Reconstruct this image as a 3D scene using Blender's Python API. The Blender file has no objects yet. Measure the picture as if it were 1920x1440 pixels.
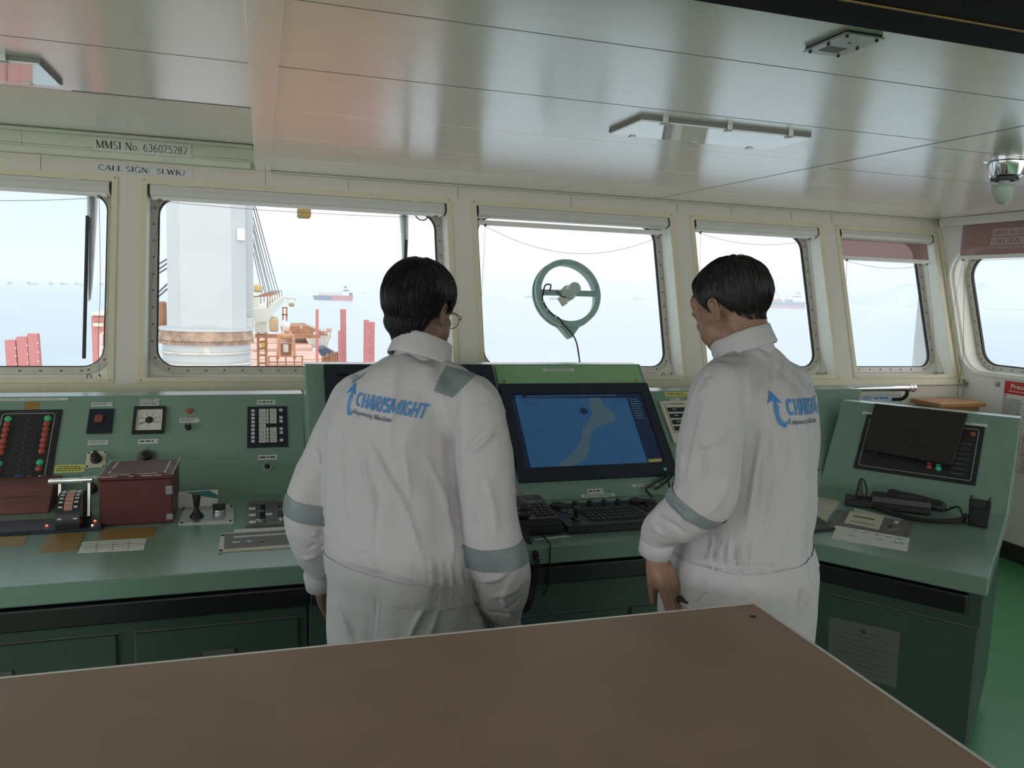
import bpy, bmesh, math, random
import numpy as np
from mathutils import Vector, Matrix, noise
from mathutils.bvhtree import BVHTree

SC = bpy.context.scene
COL = SC.collection
random.seed(7)
rng = np.random.default_rng(7)

# ------------------------------------------------------------------ camera
F_PX = 1460.0
YAW, PITCH, ROLL = math.radians(17.87), math.radians(6.79), math.radians(1.7776)
CAM = Vector((0, 0, 1.6))
def cam_axes():
    cy, sy, cp, sp = math.cos(YAW), math.sin(YAW), math.cos(PITCH), math.sin(PITCH)
    f = Vector((sy*cp, cy*cp, -sp)); r = Vector((cy, -sy, 0)); u = r.cross(f)
    c, s = math.cos(ROLL), math.sin(ROLL)
    return c*r + s*u, -s*r + c*u, f
CR, CU, CF = cam_axes()
cd = bpy.data.cameras.new('camera'); cam = bpy.data.objects.new('camera', cd); COL.objects.link(cam)
cd.sensor_fit = 'HORIZONTAL'; cd.sensor_width = 36; cd.lens = F_PX/1920*36; cd.clip_start = .02; cd.clip_end = 30000
m3 = Matrix((CR, CU, -CF)).transposed()
cam.matrix_world = Matrix.Translation(CAM) @ m3.to_4x4()
SC.camera = cam

# ------------------------------------------------------------------ sky, lights, exposure
W_SKY = 1.0
wd = bpy.data.worlds.new('sky'); SC.world = wd; wd.use_nodes = True
nt = wd.node_tree; N = nt.nodes; Lk = nt.links; N.clear()
wo = N.new('ShaderNodeOutputWorld'); bg = N.new('ShaderNodeBackground')
tc = N.new('ShaderNodeTexCoord')
def wdot(d, lo, hi):
    v = N.new('ShaderNodeVectorMath'); v.operation = 'DOT_PRODUCT'; v.inputs[1].default_value = Vector(d).normalized()
    Lk.new(tc.outputs['Generated'], v.inputs[0])
    mr = N.new('ShaderNodeMapRange'); mr.interpolation_type = 'SMOOTHSTEP'
    mr.inputs[1].default_value = lo; mr.inputs[2].default_value = hi
    Lk.new(v.outputs['Value'], mr.inputs[0]); return mr.outputs[0]
def wmix(fac, a, b):
    m = N.new('ShaderNodeMix'); m.data_type = 'RGBA'
    Lk.new(fac, m.inputs[0])
    for sock, x in ((m.inputs[6], a), (m.inputs[7], b)):
        if isinstance(x, tuple): sock.default_value = (*x, 1)
        else: Lk.new(x, sock)
    return m.outputs[2]
# thin bright overcast: bluish haze all round, a white glow ahead where the hidden sun is, brightest aft and overhead
c0 = wmix(wdot((.36, 1, .08), .87, .992), (.62, .735, .81), (1.0, .985, .97))
c1 = wmix(wdot((0, 0, 1), .30, .9), c0, (1.25, 1.33, 1.45))
c2 = wmix(wdot((-.1, -1, .25), .0, .7), c1, (1.35, 1.35, 1.35))
Lk.new(c2, bg.inputs[0]); bg.inputs[1].default_value = W_SKY
Lk.new(bg.outputs[0], wo.inputs[0])
def area(name, loc, target, sx, sy, power, col=(1, 1, 1), spread=180):
    l = bpy.data.lights.new(name, 'AREA'); l.shape = 'RECTANGLE'; l.size = sx; l.size_y = sy; l.energy = power; l.color = col
    l.spread = math.radians(spread)
    o = bpy.data.objects.new(name, l); COL.objects.link(o); o.location = loc
    o.rotation_euler = (Vector(target)-Vector(loc)).to_track_quat('-Z', 'Y').to_euler()
    return o
# daylight coming in through the aft and port windows of the wheelhouse
AFT = area('aft_window_daylight', (0.3, -3.9, 1.6), (0.3, 0, 1.55), 6.5, .9, 26, (1, .97, .93))
PORT = area('port_window_daylight', (-4.4, 0.6, 1.6), (0, .8, 1.5), 4.5, .9, 30, (.96, .98, 1))
SC.view_settings.view_transform = 'Standard'; SC.view_settings.look = 'None'
SC.view_settings.exposure = 0.42; SC.view_settings.gamma = 1; SC.view_settings.use_curve_mapping = False
SC.cycles.volume_bounces = 1

# ------------------------------------------------------------------ helpers
def ray_px(px, py):
    return ((px-960)/F_PX*CR - (py-720)/F_PX*CU + CF)
def on_plane(px, py, p0, n):
    d = ray_px(px, py); n = Vector(n); return CAM + d*((Vector(p0)-CAM).dot(n)/d.dot(n))
def at_z(px, py, z): return on_plane(px, py, (0, 0, z), (0, 0, 1))
def at_y(px, py, y): return on_plane(px, py, (0, y, 0), (0, 1, 0))
def at_x(px, py, x): return on_plane(px, py, (x, 0, 0), (1, 0, 0))
def at_d(px, py, d): return CAM + ray_px(px, py)*d

class Fr:
    """a flat reference frame: o + a*u + b*v + c*n"""
    def __init__(s, o, u, v):
        s.o = Vector(o); s.u = Vector(u).normalized(); v = Vector(v); v = v - s.u*v.dot(s.u); s.v = v.normalized(); s.n = s.u.cross(s.v)
    def w(s, a, b, c=0): return s.o + s.u*a + s.v*b + s.n*c
    def px(s, x, y, c=0):
        p = on_plane(x, y, s.o + s.n*c, s.n) - s.o
        return p.dot(s.u), p.dot(s.v)
    def rect(s, x0, y0, x1, y1):
        xm, ym = (x0+x1)/2, (y0+y1)/2
        return s.px(x0, ym)[0], s.px(x1, ym)[0], s.px(xm, y1)[1], s.px(xm, y0)[1]
    def shift(s, a, b, c=0): return Fr(s.w(a, b, c), s.u, s.v)

ORG = {}
def setp(o, **k):
    for a, b in k.items():
        if b is not None: o[a] = b
def thing(name, label, cat, loc, group=None):
    o = bpy.data.objects.new(name, None); COL.objects.link(o); o.location = loc; o.empty_display_size = .05
    setp(o, label=label, category=cat, group=group); ORG[o.name] = Vector(loc); return o
def obj(name, bm, mat, parent=None, smooth=False, label=None, cat=None, group=None, kind=None, auto=None):
    bm.verts.ensure_lookup_table()
    if parent is None:
        co = np.array([v.co for v in bm.verts]); lo, hi = co.min(0), co.max(0)
        org = Vector(((lo[0]+hi[0])/2, (lo[1]+hi[1])/2, lo[2]))
    else: org = ORG[parent.name]
    bmesh.ops.translate(bm, verts=bm.verts, vec=-org)
    me = bpy.data.meshes.new(name)
    if smooth:
        for f in bm.faces: f.smooth = True
    if auto is not None:
        for f in bm.faces: f.smooth = True
        for e in bm.edges:
            if len(e.link_faces) == 2 and e.calc_face_angle(0) > auto: e.smooth = False
    bm.to_mesh(me); bm.free()
    for m in (mat if isinstance(mat, (list, tuple)) else [mat]): me.materials.append(m)
    o = bpy.data.objects.new(name, me); COL.objects.link(o)
    if parent is None: o.location = org
    else: o.parent = parent
    ORG[o.name] = org
    setp(o, label=label, category=cat, group=group, kind=kind)
    return o
def B(): return bmesh.new()
def faces_of(ret): return list({f for v in ret for f in v.link_faces})
def add_pts(bm, pts, faces, mi=0):
    vs = [bm.verts.new(p) for p in pts]; out = []
    for f in faces:
        try:
            fc = bm.faces.new([vs[i] for i in f]); fc.material_index = mi; out.append(fc)
        except ValueError: pass
    return vs
BOXF = [(0, 3, 2, 1), (4, 5, 6, 7), (0, 1, 5, 4), (1, 2, 6, 5), (2, 3, 7, 6), (3, 0, 4, 7)]
def fbox(bm, fr, a0, a1, b0, b1, c0, c1, bev=0, mi=0, seg=1):
    t = B() if bev else bm
    vs = add_pts(t, [fr.w(a, b, c) for c in (c0, c1) for a, b in ((a0, b0), (a1, b0), (a1, b1), (a0, b1))], BOXF, mi)
    if bev:
        bmesh.ops.bevel(t, geom=t.edges[:], offset=bev, segments=seg, affect='EDGES', profile=.5)
        merge(bm, t, mi)
def merge(bm, t, mi=None):
    mp = {}
    for v in t.verts: mp[v] = bm.verts.new(v.co)
    for f in t.faces:
        try:
            g = bm.faces.new([mp[v] for v in f.verts]); g.material_index = f.material_index if mi is None else mi; g.smooth = f.smooth
        except ValueError: pass
    t.free()
WF = Fr((0, 0, 0), (1, 0, 0), (0, 1, 0))
def box(bm, x0, x1, y0, y1, z0, z1, bev=0, mi=0, seg=1): fbox(bm, WF, x0, x1, y0, y1, z0, z1, bev, mi, seg)
def prism(bm, pts_bottom, pts_top, mi=0, bev=0):
    t = B() if bev else bm
    n = len(pts_bottom)
    add_pts(t, list(pts_bottom)+list(pts_top), [tuple(reversed(range(n))), tuple(range(n, 2*n))] + [(i, (i+1) % n, n+(i+1) % n, n+i) for i in range(n)], mi)
    if bev:
        bmesh.ops.recalc_face_normals(t, faces=t.faces[:])
        bmesh.ops.bevel(t, geom=t.edges[:], offset=bev, segments=1, affect='EDGES'); merge(bm, t, mi)
def fprism(bm, fr, poly, c0, c1, mi=0, bev=0): prism(bm, [fr.w(a, b, c0) for a, b in poly], [fr.w(a, b, c1) for a, b in poly], mi, bev)
def perp(d):
    d = Vector(d).normalized(); a = Vector((0, 0, 1)) if abs(d.z) < .9 else Vector((1, 0, 0))
    u = d.cross(a).normalized(); return u, d.cross(u).normalized()
def cyl(bm, p0, p1, r0, r1=None, n=20, mi=0, cap=True):
    p0, p1 = Vector(p0), Vector(p1); r1 = r0 if r1 is None else r1
    u, v = perp(p1-p0)
    pts = [p+(u*math.cos(2*math.pi*i/n)+v*math.sin(2*math.pi*i/n))*r for p, r in ((p0, r0), (p1, r1)) for i in range(n)]
    fs = [(i, (i+1) % n, n+(i+1) % n, n+i) for i in range(n)]
    if cap: fs += [tuple(reversed(range(n))), tuple(range(n, 2*n))]
    add_pts(bm, pts, fs, mi)
def lathe(bm, o, ax, prof, n=28, mi=0):
    """prof: list of (r, h) along axis ax from o"""
    o = Vector(o); ax = Vector(ax).normalized(); u, v = perp(ax); pts = []; k = len(prof)
    for r, h in prof:
        for i in range(n):
            t = 2*math.pi*i/n; pts.append(o+ax*h+(u*math.cos(t)+v*math.sin(t))*max(r, 1e-5))
    fs = [(j*n+i, j*n+(i+1) % n, (j+1)*n+(i+1) % n, (j+1)*n+i) for j in range(k-1) for i in range(n)]
    fs += [tuple(reversed(range(n))), tuple(range((k-1)*n, k*n))]
    add_pts(bm, pts, fs, mi)
def smooth_path(pts, k=8):
    P = [Vector(p) for p in pts]; P = [P[0]*2-P[1]]+P+[P[-1]*2-P[-2]]; out = []
    for i in range(1, len(P)-2):
        a, b, c, d = P[i-1:i+3]
        for j in range(k):
            t = j/k; out.append(.5*((2*b)+(c-a)*t+(2*a-5*b+4*c-d)*t*t+(3*b-a-3*c+d)*t**3))
    return out+[P[-2]]
def tube(bm, pts, r, n=8, mi=0, closed=False):
    pts = [Vector(p) for p in pts]; m = len(pts); rs = r if isinstance(r, (list, tuple, np.ndarray)) else [r]*m
    u = None; V = []
    for i, p in enumerate(pts):
        d = (pts[min(i+1, m-1)]-pts[max(i-1, 0)])
        if closed: d = pts[(i+1) % m]-pts[i-1]
        if d.length < 1e-9: d = Vector((0, 0, 1))
        d.normalize()
        if u is None: u, _ = perp(d)
        u = (u-d*u.dot(d)).normalized(); v = d.cross(u)
        V += [p+(u*math.cos(2*math.pi*k/n)+v*math.sin(2*math.pi*k/n))*rs[i] for k in range(n)]
    fs = [(i*n+k, i*n+(k+1) % n, ((i+1) % m)*n+(k+1) % n, ((i+1) % m)*n+k) for i in range(m if closed else m-1) for k in range(n)]
    if not closed: fs += [tuple(reversed(range(n))), tuple(range((m-1)*n, m*n))]
    add_pts(bm, V, fs, mi)
def ball(bm, c, r, mi=0, seg=16, M=None):
    t = B(); bmesh.ops.create_uvsphere(t, u_segments=seg, v_segments=seg//2+2, radius=1)
    r = Vector(r) if not isinstance(r, (int, float)) else Vector((r, r, r))
    for v in t.verts:
        p = Vector((v.co.x*r.x, v.co.y*r.y, v.co.z*r.z)); v.co = (M @ p if M else p)+Vector(c)
    for f in t.faces: f.smooth = True
    merge(bm, t, mi)
def rrect(a0, a1, b0, b1, r, k=8):
    out = []
    for cx, cy, t0 in ((a1-r, b0+r, -90), (a1-r, b1-r, 0), (a0+r, b1-r, 90), (a0+r, b0+r, 180)):
        for i in range(k+1):
            t = math.radians(t0+90*i/k); out.append((cx+r*math.cos(t), cy+r*math.sin(t)))
    return out
def ring_prism(bm, fr, outer, inner, c0, c1, mi=0):
    n = len(outer)
    pts = [fr.w(*p, c) for c in (c0, c1) for L in (outer, inner) for p in L]
    fs = []
    for i in range(n):
        j = (i+1) % n
        fs += [(2*n+i, 2*n+j, 3*n+j, 3*n+i), (j, i, n+i, n+j), (i, j, 2*n+j, 2*n+i), (n+j, n+i, 3*n+i, 3*n+j)]
    add_pts(bm, pts, fs, mi)

# ------------------------------------------------------------------ materials
def pm(name, col, rough=.5, metal=0, var=.06, scale=12, bump=0, bscale=None, spec=.5, emit=None, estr=1, coat=0, stretch=None):
    m = bpy.data.materials.new(name); m.use_nodes = True; t = m.node_tree; b = t.nodes['Principled BSDF']
    b.inputs['Roughness'].default_value = rough; b.inputs['Metallic'].default_value = metal
    b.inputs['Specular IOR Level'].default_value = spec; b.inputs['Coat Weight'].default_value = coat
    tcn = t.nodes.new('ShaderNodeTexCoord'); nz = t.nodes.new('ShaderNodeTexNoise'); nz.inputs['Scale'].default_value = scale; nz.inputs['Detail'].default_value = 5
    src = tcn.outputs['Object']
    if stretch:
        mp = t.nodes.new('ShaderNodeMapping'); mp.inputs['Scale'].default_value = stretch; t.links.new(src, mp.inputs[0]); src = mp.outputs[0]
    t.links.new(src, nz.inputs['Vector'])
    rp = t.nodes.new('ShaderNodeValToRGB'); rp.color_ramp.elements[0].position = .3; rp.color_ramp.elements[1].position = .7
    rp.color_ramp.elements[0].color = (*[max(0, c*(1-var)) for c in col], 1); rp.color_ramp.elements[1].color = (*[min(1, c*(1+var)) for c in col], 1)
    t.links.new(nz.outputs['Fac'], rp.inputs[0]); t.links.new(rp.outputs[0], b.inputs['Base Color'])
    if bump:
        n2 = t.nodes.new('ShaderNodeTexNoise'); n2.inputs['Scale'].default_value = bscale or scale*4; n2.inputs['Detail'].default_value = 4
        t.links.new(src, n2.inputs['Vector'])
        bp = t.nodes.new('ShaderNodeBump'); bp.inputs['Strength'].default_value = bump; bp.inputs['Distance'].default_value = .01
        t.links.new(n2.outputs['Fac'], bp.inputs['Height']); t.links.new(bp.outputs[0], b.inputs['Normal'])
    if emit:
        b.inputs['Emission Color'].default_value = (*emit, 1); b.inputs['Emission Strength'].default_value = estr
    return m
def glass_mat(name, tint=(.97, .985, .98)):
    m = bpy.data.materials.new(name); m.use_nodes = True; t = m.node_tree; t.nodes.clear()
    o = t.nodes.new('ShaderNodeOutputMaterial'); mx = t.nodes.new('ShaderNodeMixShader'); fz = t.nodes.new('ShaderNodeFresnel'); fz.inputs[0].default_value = 1.35
    tr = t.nodes.new('ShaderNodeBsdfTransparent'); tr.inputs[0].default_value = (*tint, 1); gl = t.nodes.new('ShaderNodeBsdfGlossy'); gl.inputs['Roughness'].default_value = .02
    t.links.new(fz.outputs[0], mx.inputs[0]); t.links.new(tr.outputs[0], mx.inputs[1]); t.links.new(gl.outputs[0], mx.inputs[2]); t.links.new(mx.outputs[0], o.inputs[0])
    return m
M = {}
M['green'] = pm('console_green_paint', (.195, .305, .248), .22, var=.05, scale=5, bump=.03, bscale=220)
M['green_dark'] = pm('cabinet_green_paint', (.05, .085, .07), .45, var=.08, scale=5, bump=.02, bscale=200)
M['green_plate'] = pm('bright_green_plate', (.24, .43, .22), .4, var=.06, scale=6)
M['wall'] = pm('wall_laminate', (.70, .665, .585), .5, var=.05, scale=160, bump=.05, bscale=300)
M['wall_white'] = pm('side_wall_laminate', (.76, .76, .74), .45, var=.03, scale=90, bump=.03, bscale=200)
M['trim'] = pm('cream_trim_paint', (.69, .645, .48), .4, var=.04, scale=9)
M['reveal'] = pm('reveal_cream_paint', (.80, .80, .72), .4, var=.03, scale=6)
M['ceiling'] = pm('ceiling_gloss_panel', (.90, .815, .74), .24, var=.02, scale=3, bump=.008, bscale=9, spec=1.0, stretch=(1, 4, 1), coat=.7)  # warm base colour partly carries the tint of deck reflections
M['ceiling'].node_tree.nodes['Principled BSDF'].inputs['Coat Roughness'].default_value = .2
M['ceiling'].node_tree.nodes['Principled BSDF'].inputs['Coat IOR'].default_value = 1.8
M['seam'] = pm('seam_shadow_gap', (.17, .16, .15), .7)
M['fascia'] = pm('pale_green_fascia', (.56, .60, .47), .4, var=.04, scale=9)
M['ring'] = pm('brushed_window_ring', (.52, .49, .44), .4, metal=.3, var=.08, scale=30)
M['bolt'] = pm('dull_bolt_head', (.20, .19, .17), .5, metal=.4)
M['rubber'] = pm('black_rubber', (.015, .015, .017), .6)
M['black'] = pm('black_plastic', (.018, .019, .022), .42, var=.1, scale=40)
M['blacksatin'] = pm('black_satin_paint', (.012, .013, .015), .35)
M['navy'] = pm('dark_blue_black_bezel', (.012, .017, .032), .4)
M['glass'] = glass_mat('window_glass')
M['blind'] = pm('blind_housing_paint', (.62, .615, .575), .4, var=.03, scale=10)
M['blind_white'] = pm('blind_bottom_bar', (.78, .77, .74), .4, var=.02)
M['chrome'] = pm('chrome', (.75, .75, .77), .12, metal=1, var=.03)
M['steel'] = pm('brushed_steel', (.50, .50, .48), .32, metal=.8, var=.08, scale=50)
M['floor'] = pm('green_floor_paint', (.08, .30, .13), .3, var=.08, scale=4, bump=.03, bscale=60)
M['table'] = pm('brown_table_vinyl', (.34, .205, .155), .5, var=.07, scale=7, bump=.04, bscale=400)
M['alu'] = pm('aluminium_edge', (.72, .70, .66), .35, metal=.4, var=.05, scale=20)
M['darkwood'] = pm('dark_brown_header', (.010, .0075, .006), .7, var=.2, scale=14, spec=.15)
M['baseboard'] = pm('black_skirting', (.02, .022, .022), .5)
M['paper'] = pm('white_paper', (.72, .71, .68), .7, var=.03, scale=20)
M['ink'] = pm('black_ink', (.02, .02, .025), .7)
M['ink_grey'] = pm('grey_ink', (.12, .12, .13), .7)
M['ink_blue'] = pm('blue_marker_ink', (.08, .22, .50), .6)
M['plate'] = pm('engraved_plate_white', (.62, .64, .60), .45, var=.03)
M['yellow'] = pm('yellow_label', (.62, .60, .16), .55, var=.04)
M['brass'] = pm('brown_gold_sticker', (.30, .18, .055), .5, var=.12, scale=60)
M['red'] = pm('maroon_painted_wood', (.095, .014, .015), .45, var=.18, scale=14, bump=.05, bscale=50)
M['redwear'] = pm('worn_white_edge', (.60, .50, .50), .6, var=.2, scale=60)
M['redbrown'] = pm('red_brown_wood', (.125, .036, .030), .5, var=.22, scale=10, stretch=(1, 12, 6))
M['led_red'] = pm('red_lamp_cap', (.36, .07, .05), .35, var=.05)
M['led_green'] = pm('green_lamp_lit', (.05, .30, .15), .35, emit=(.05, .6, .25), estr=.08)
M['led_on'] = pm('red_led_lit', (.8, .1, .05), .4, emit=(1, .12, .06), estr=2.5)
M['led_white'] = pm('white_led_lit', (.9, .9, .9), .4, emit=(1, 1, .95), estr=1.5)
M['blue_cap'] = pm('blue_button_cap', (.03, .08, .30), .35)
M['brown_cap'] = pm('brown_button_cap', (.22, .07, .04), .35)
M['cream'] = pm('cream_plastic', (.60, .57, .46), .45, var=.04)
M['dial'] = pm('dial_white', (.68, .66, .60), .5, var=.02)
M['grey_panel'] = pm('grey_brown_panel', (.13, .125, .11), .45, var=.08, scale=20)
M['handset_tan'] = pm('handset_worn_grey', (.20, .17, .16), .4)
# ------------------------------------------------------------------ lettering
_cache = {}
def sans(s, bold=0, shear=0):
    key = (s, bold, shear)
    if key in _cache: return _cache[key]
    cu = bpy.data.curves.new('lettering', 'FONT'); cu.body = s; cu.offset = bold; cu.shear = shear; cu.resolution_u = 3
    o = bpy.data.objects.new('lettering', cu); COL.objects.link(o)
    dg = bpy.context.evaluated_depsgraph_get(); me = bpy.data.meshes.new_from_object(o.evaluated_get(dg))
    vs = np.array([v.co[:2] for v in me.vertices]) if len(me.vertices) else np.zeros((0, 2)); fs = [tuple(p.vertices) for p in me.polygons]
    bpy.data.objects.remove(o); bpy.data.curves.remove(cu); bpy.data.meshes.remove(me)
    lo, hi = vs.min(0), vs.max(0); vs = (vs-lo)/(hi-lo)
    _cache[key] = (vs, fs); return vs, fs
def arc(cx, cy, rx, ry, a0, a1, k=10): return [(cx+rx*math.cos(math.radians(a0+(a1-a0)*i/k)), cy+ry*math.sin(math.radians(a0+(a1-a0)*i/k))) for i in range(k+1)]
TK, TN = .14, .065
def SF(*xs, y=0, w=.2): return [([(x-w/2, y+.02), (x+w/2, y+.02)], .04) for x in xs]
GL = {  # serif letters as strokes: (advance, [(points, thickness)])
 'M': (.95, [([(.14, 0), (.14, 1)], TN), ([(.14, 1), (.46, .05)], TK), ([(.46, .05), (.8, 1)], TN), ([(.8, 1), (.8, 0)], TK)]+SF(.14, .8)+SF(.1, .84, y=.96)),
 'S': (.62, [(arc(.3, .74, .2, .24, 35, 270)+arc(.3, .26, .22, .24, 90, -145), .085)]),
 'I': (.4, [([(.2, 0), (.2, 1)], TK)]+SF(.2, w=.28)+SF(.2, y=.96, w=.28)),
 'N': (.85, [([(.16, 0), (.16, 1)], TN), ([(.16, 1), (.7, 0)], TK), ([(.7, 0), (.7, 1)], TN)]+SF(.16)+SF(.12, .7, y=.96)),
 'o': (.58, [(arc(.28, .32, .2, .3, 0, 360, 18), .075)]), '.': (.3, [([(.12, 0), (.12, .11)], .11)]), ':': (.3, [([(.12, 0), (.12, .11)], .11), ([(.12, .5), (.12, .61)], .11)]),
 '6': (.58, [(arc(.28, .3, .19, .29, 0, 360, 18), .08), (arc(.5, .36, .42, .62, 105, 180), .08)]),
 '3': (.58, [(arc(.26, .76, .17, .22, 150, -80)+arc(.26, .28, .21, .27, 80, -150), .08)]), '0': (.58, [(arc(.28, .49, .19, .49, 0, 360, 20), .08)]),
 '2': (.58, [(arc(.27, .74, .19, .24, 165, -25)+[(.08, .04), (.5, .04)], .085)]), '5': (.58, [([(.47, .96), (.17, .96), (.13, .55)]+arc(.24, .3, .22, .29, 100, -140), .08)]),
 '8': (.58, [(arc(.28, .75, .16, .23, 0, 360, 16), .08), (arc(.28, .27, .2, .27, 0, 360, 16), .08)]), '7': (.58, [([(.08, .95), (.5, .95), (.22, 0)], .085)]),
 'C': (.75, [(arc(.42, .5, .34, .5, 40, 320, 20), .085)]), 'G': (.8, [(arc(.42, .5, .34, .5, 40, 330, 20), .085), ([(.68, .05), (.68, .42)], TK)]+SF(.66, y=.4)),
 'A': (.8, [([(.1, 0), (.4, 1)], TN), ([(.4, 1), (.72, 0)], TK), ([(.2, .34), (.6, .34)], .045)]+SF(.1, .72)), 'L': (.66, [([(.18, 0), (.18, 1)], TK), ([(.18, .03), (.58, .03), (.6, .25)], .05)]+SF(.18, y=.96, w=.26)),
 'W': (1.05, [([(.1, 1), (.32, .02)], TK), ([(.32, .02), (.52, .95)], TN), ([(.52, .95), (.74, .02)], TK), ([(.74, .02), (.95, 1)], TN)]+SF(.1, .95, y=.96)),
 'R': (.75, [([(.17, 0), (.17, 1)], TK), ([(.17, .96), (.36, .96)]+arc(.36, .73, .2, .23, 90, -90)+[(.17, .5)], .07), ([(.34, .5), (.7, .02)], TK)]+SF(.17, .7)+SF(.12, y=.96)),
 'E': (.7, [([(.17, 0), (.17, 1)], TK), ([(.17, .97), (.6, .97), (.6, .8)], .055), ([(.17, .52), (.48, .52)], .05), ([(.17, .03), (.6, .03), (.63, .22)], .055)]),
 'm': (.88, [([(.14, 0), (.14, .62)], .1), (arc(.28, .42, .14, .19, 180, 0)+[(.42, 0)], .09), (arc(.57, .42, .14, .19, 180, 0)+[(.71, 0)], .09)]+SF(.14, .42, .71, w=.18)),
 'p': (.58, [([(.13, -.28), (.13, .62)], .1), (arc(.3, .32, .18, .3, 150, -150, 14), .08)]+SF(.13, y=-.28)), 'w': (.75, [([(.05, .62), (.22, .02)], .1), ([(.22, .02), (.38, .58)], .05), ([(.38, .58), (.54, .02)], .1), ([(.54, .02), (.7, .62)], .05)]),
 'e': (.52, [(arc(.27, .32, .19, .29, 15, 320, 14), .075), ([(.1, .36), (.44, .36)], .045)]), 'r': (.44, [([(.14, 0), (.14, .62)], .1), (arc(.3, .42, .15, .18, 180, 50), .08)]+SF(.14)),
 'i': (.3, [([(.14, 0), (.14, .62)], .1), ([(.14, .78), (.14, .9)], .11)]+SF(.14)), 'n': (.6, [([(.14, 0), (.14, .62)], .1), (arc(.3, .42, .16, .19, 180, 0)+[(.46, 0)], .09)]+SF(.14, .46, w=.18)),
 'g': (.55, [(arc(.25, .42, .16, .2, 0, 360, 14), .075), (arc(.25, -.08, .2, .18, 0, 360, 14), .06), ([(.38, .55), (.52, .6)], .05)]), 'a': (.52, [(arc(.24, .2, .15, .2, 0, 360, 14), .075), ([(.4, 0), (.4, .45)], .1), (arc(.24, .46, .16, .15, 0, 150), .07)]),
 't': (.38, [([(.16, .85), (.16, .1), (.24, .02), (.34, .06)], .09), ([(.02, .6), (.34, .6)], .05)]), ' ': (.35, [])}
BK = {'C': (.74, [(arc(.37, .5, .29, .41, 50, 310, 18), .195)]), 'H': (.80, [([(.15, 0), (.15, 1)], .20), ([(.63, 0), (.63, 1)], .20), ([(.15, .5), (.63, .5)], .175)]), 'A': (.82, [([(.09, 0), (.36, 1)], .195), ([(.44, 1), (.71, 0)], .195), ([(.33, .96), (.47, .96)], .09), ([(.2, .27), (.6, .27)], .19)]), 'R': (.78, [([(.15, 0), (.15, 1)], .20), ([(.15, .915), (.4, .915)]+arc(.4, .7, .2, .215, 90, -90, 8)+[(.15, .485)], .175), ([(.42, .48), (.66, 0)], .20)]), 'I': (.34, [([(.17, 0), (.17, 1)], .20)]), 'S': (.70, [(arc(.34, .715, .23, .2, 30, 260, 14)+arc(.36, .285, .24, .2, 80, -150, 14), .175)]), 'M': (1.08, [([(.13, 0), (.13, 1)], .18), ([(.17, .96), (.52, .12)], .125), ([(.52, .12), (.87, .96)], .125), ([(.91, 0), (.91, 1)], .18)]), 'G': (.80, [(arc(.38, .5, .3, .41, 48, 340, 18), .195), ([(.66, .12), (.66, .46)], .19), ([(.42, .46), (.73, .46)], .13)]), 'T': (.70, [([(.35, 0), (.35, 1)], .20), ([(.03, .915), (.67, .915)], .175)])}
def block(s, shear=.2):
    V, Fc = serif(s, BK); V[:, 0] += shear*(V[:, 1]-.5)*.35*len(s)/11*.25; lo, hi = V.min(0), V.max(0); return (V-lo)/(hi-lo), Fc
def serif(s, GL=GL):
    V, Fc = [], []; x = 0
    for ch in s:
        adv, st = GL.get(ch, (.35, []))
        for pts, w in st:
            P = np.array(pts, float); m = len(P); b = len(V)
            T = np.zeros_like(P); T[1:-1] = P[2:]-P[:-2]; T[0] = P[1]-P[0]; T[-1] = P[-1]-P[-2]
            T /= np.linalg.norm(T, axis=1)[:, None]+1e-9; Nn = np.stack([-T[:, 1], T[:, 0]], 1)*w/2
            for i in range(m): V.append((P[i][0]+Nn[i][0]+x, P[i][1]+Nn[i][1])); V.append((P[i][0]-Nn[i][0]+x, P[i][1]-Nn[i][1]))
            Fc += [(b+2*i, b+2*i+1, b+2*i+3, b+2*i+2) for i in range(m-1)]
        x += adv
    V = np.array(V); lo, hi = V.min(0), V.max(0); return (V-lo)/(hi-lo), Fc
def write(bm, fr, s, a0, a1, b0, b1, c=.0015, font='sans', bold=0, shear=0, mi=0):
    vs, fs = serif(s) if font == 'serif' else sans(s, bold, shear)
    add_pts(bm, [fr.w(a0+(a1-a0)*x, b0+(b1-b0)*y, c) for x, y in vs], fs, mi)
def dashes(bm, fr, a0, a1, b0, b1, rows=1, c=.0015, mi=0, fill=.8, seed=0):
    """tiny print too small to read, as broken ink lines"""
    r = random.Random(seed); h = (b1-b0)/rows
    for k in range(rows):
        y = b0+h*(k+.3); a = a0
        end = a1-(a1-a0)*r.random()*.25
        while a < end-.0005:
            L = h*.45*r.uniform(.8, 3.2); e = min(a+L, end)
            add_pts(bm, [fr.w(a, y, c), fr.w(e, y, c), fr.w(e, y+h*.45, c), fr.w(a, y+h*.45, c)], [(0, 1, 2, 3)], mi); a = e+h*.28
# ================================================================== the wheelhouse
ZC = 2.19            # ceiling
K = .2922            # outward rake of the front wall (dY/dZ)
WY = lambda z: 3.770+K*z
FW = Fr((0, WY(1.13), 1.13), (1, 0, 0), (0, K, 1))       # front wall: a = X, b up the slope, c into the room
XR, XL, YB = 4.53, -4.6, -4.1
bt = lambda z: (z-1.13)*math.sqrt(1+K*K)
OPN = [(-2.25, -.707), (-.546, .99), (1.164, 2.397), (2.569, 3.503), (3.67, 4.463)]
B0, B1 = 0.0, bt(2.078); BB, BC = bt(1.062), bt(ZC+.3)
# floor
bm = B(); box(bm, XL-.1, XR+.1, YB, 4.2, -.1, 0); obj('floor', bm, M['floor'], kind='structure')
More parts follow.
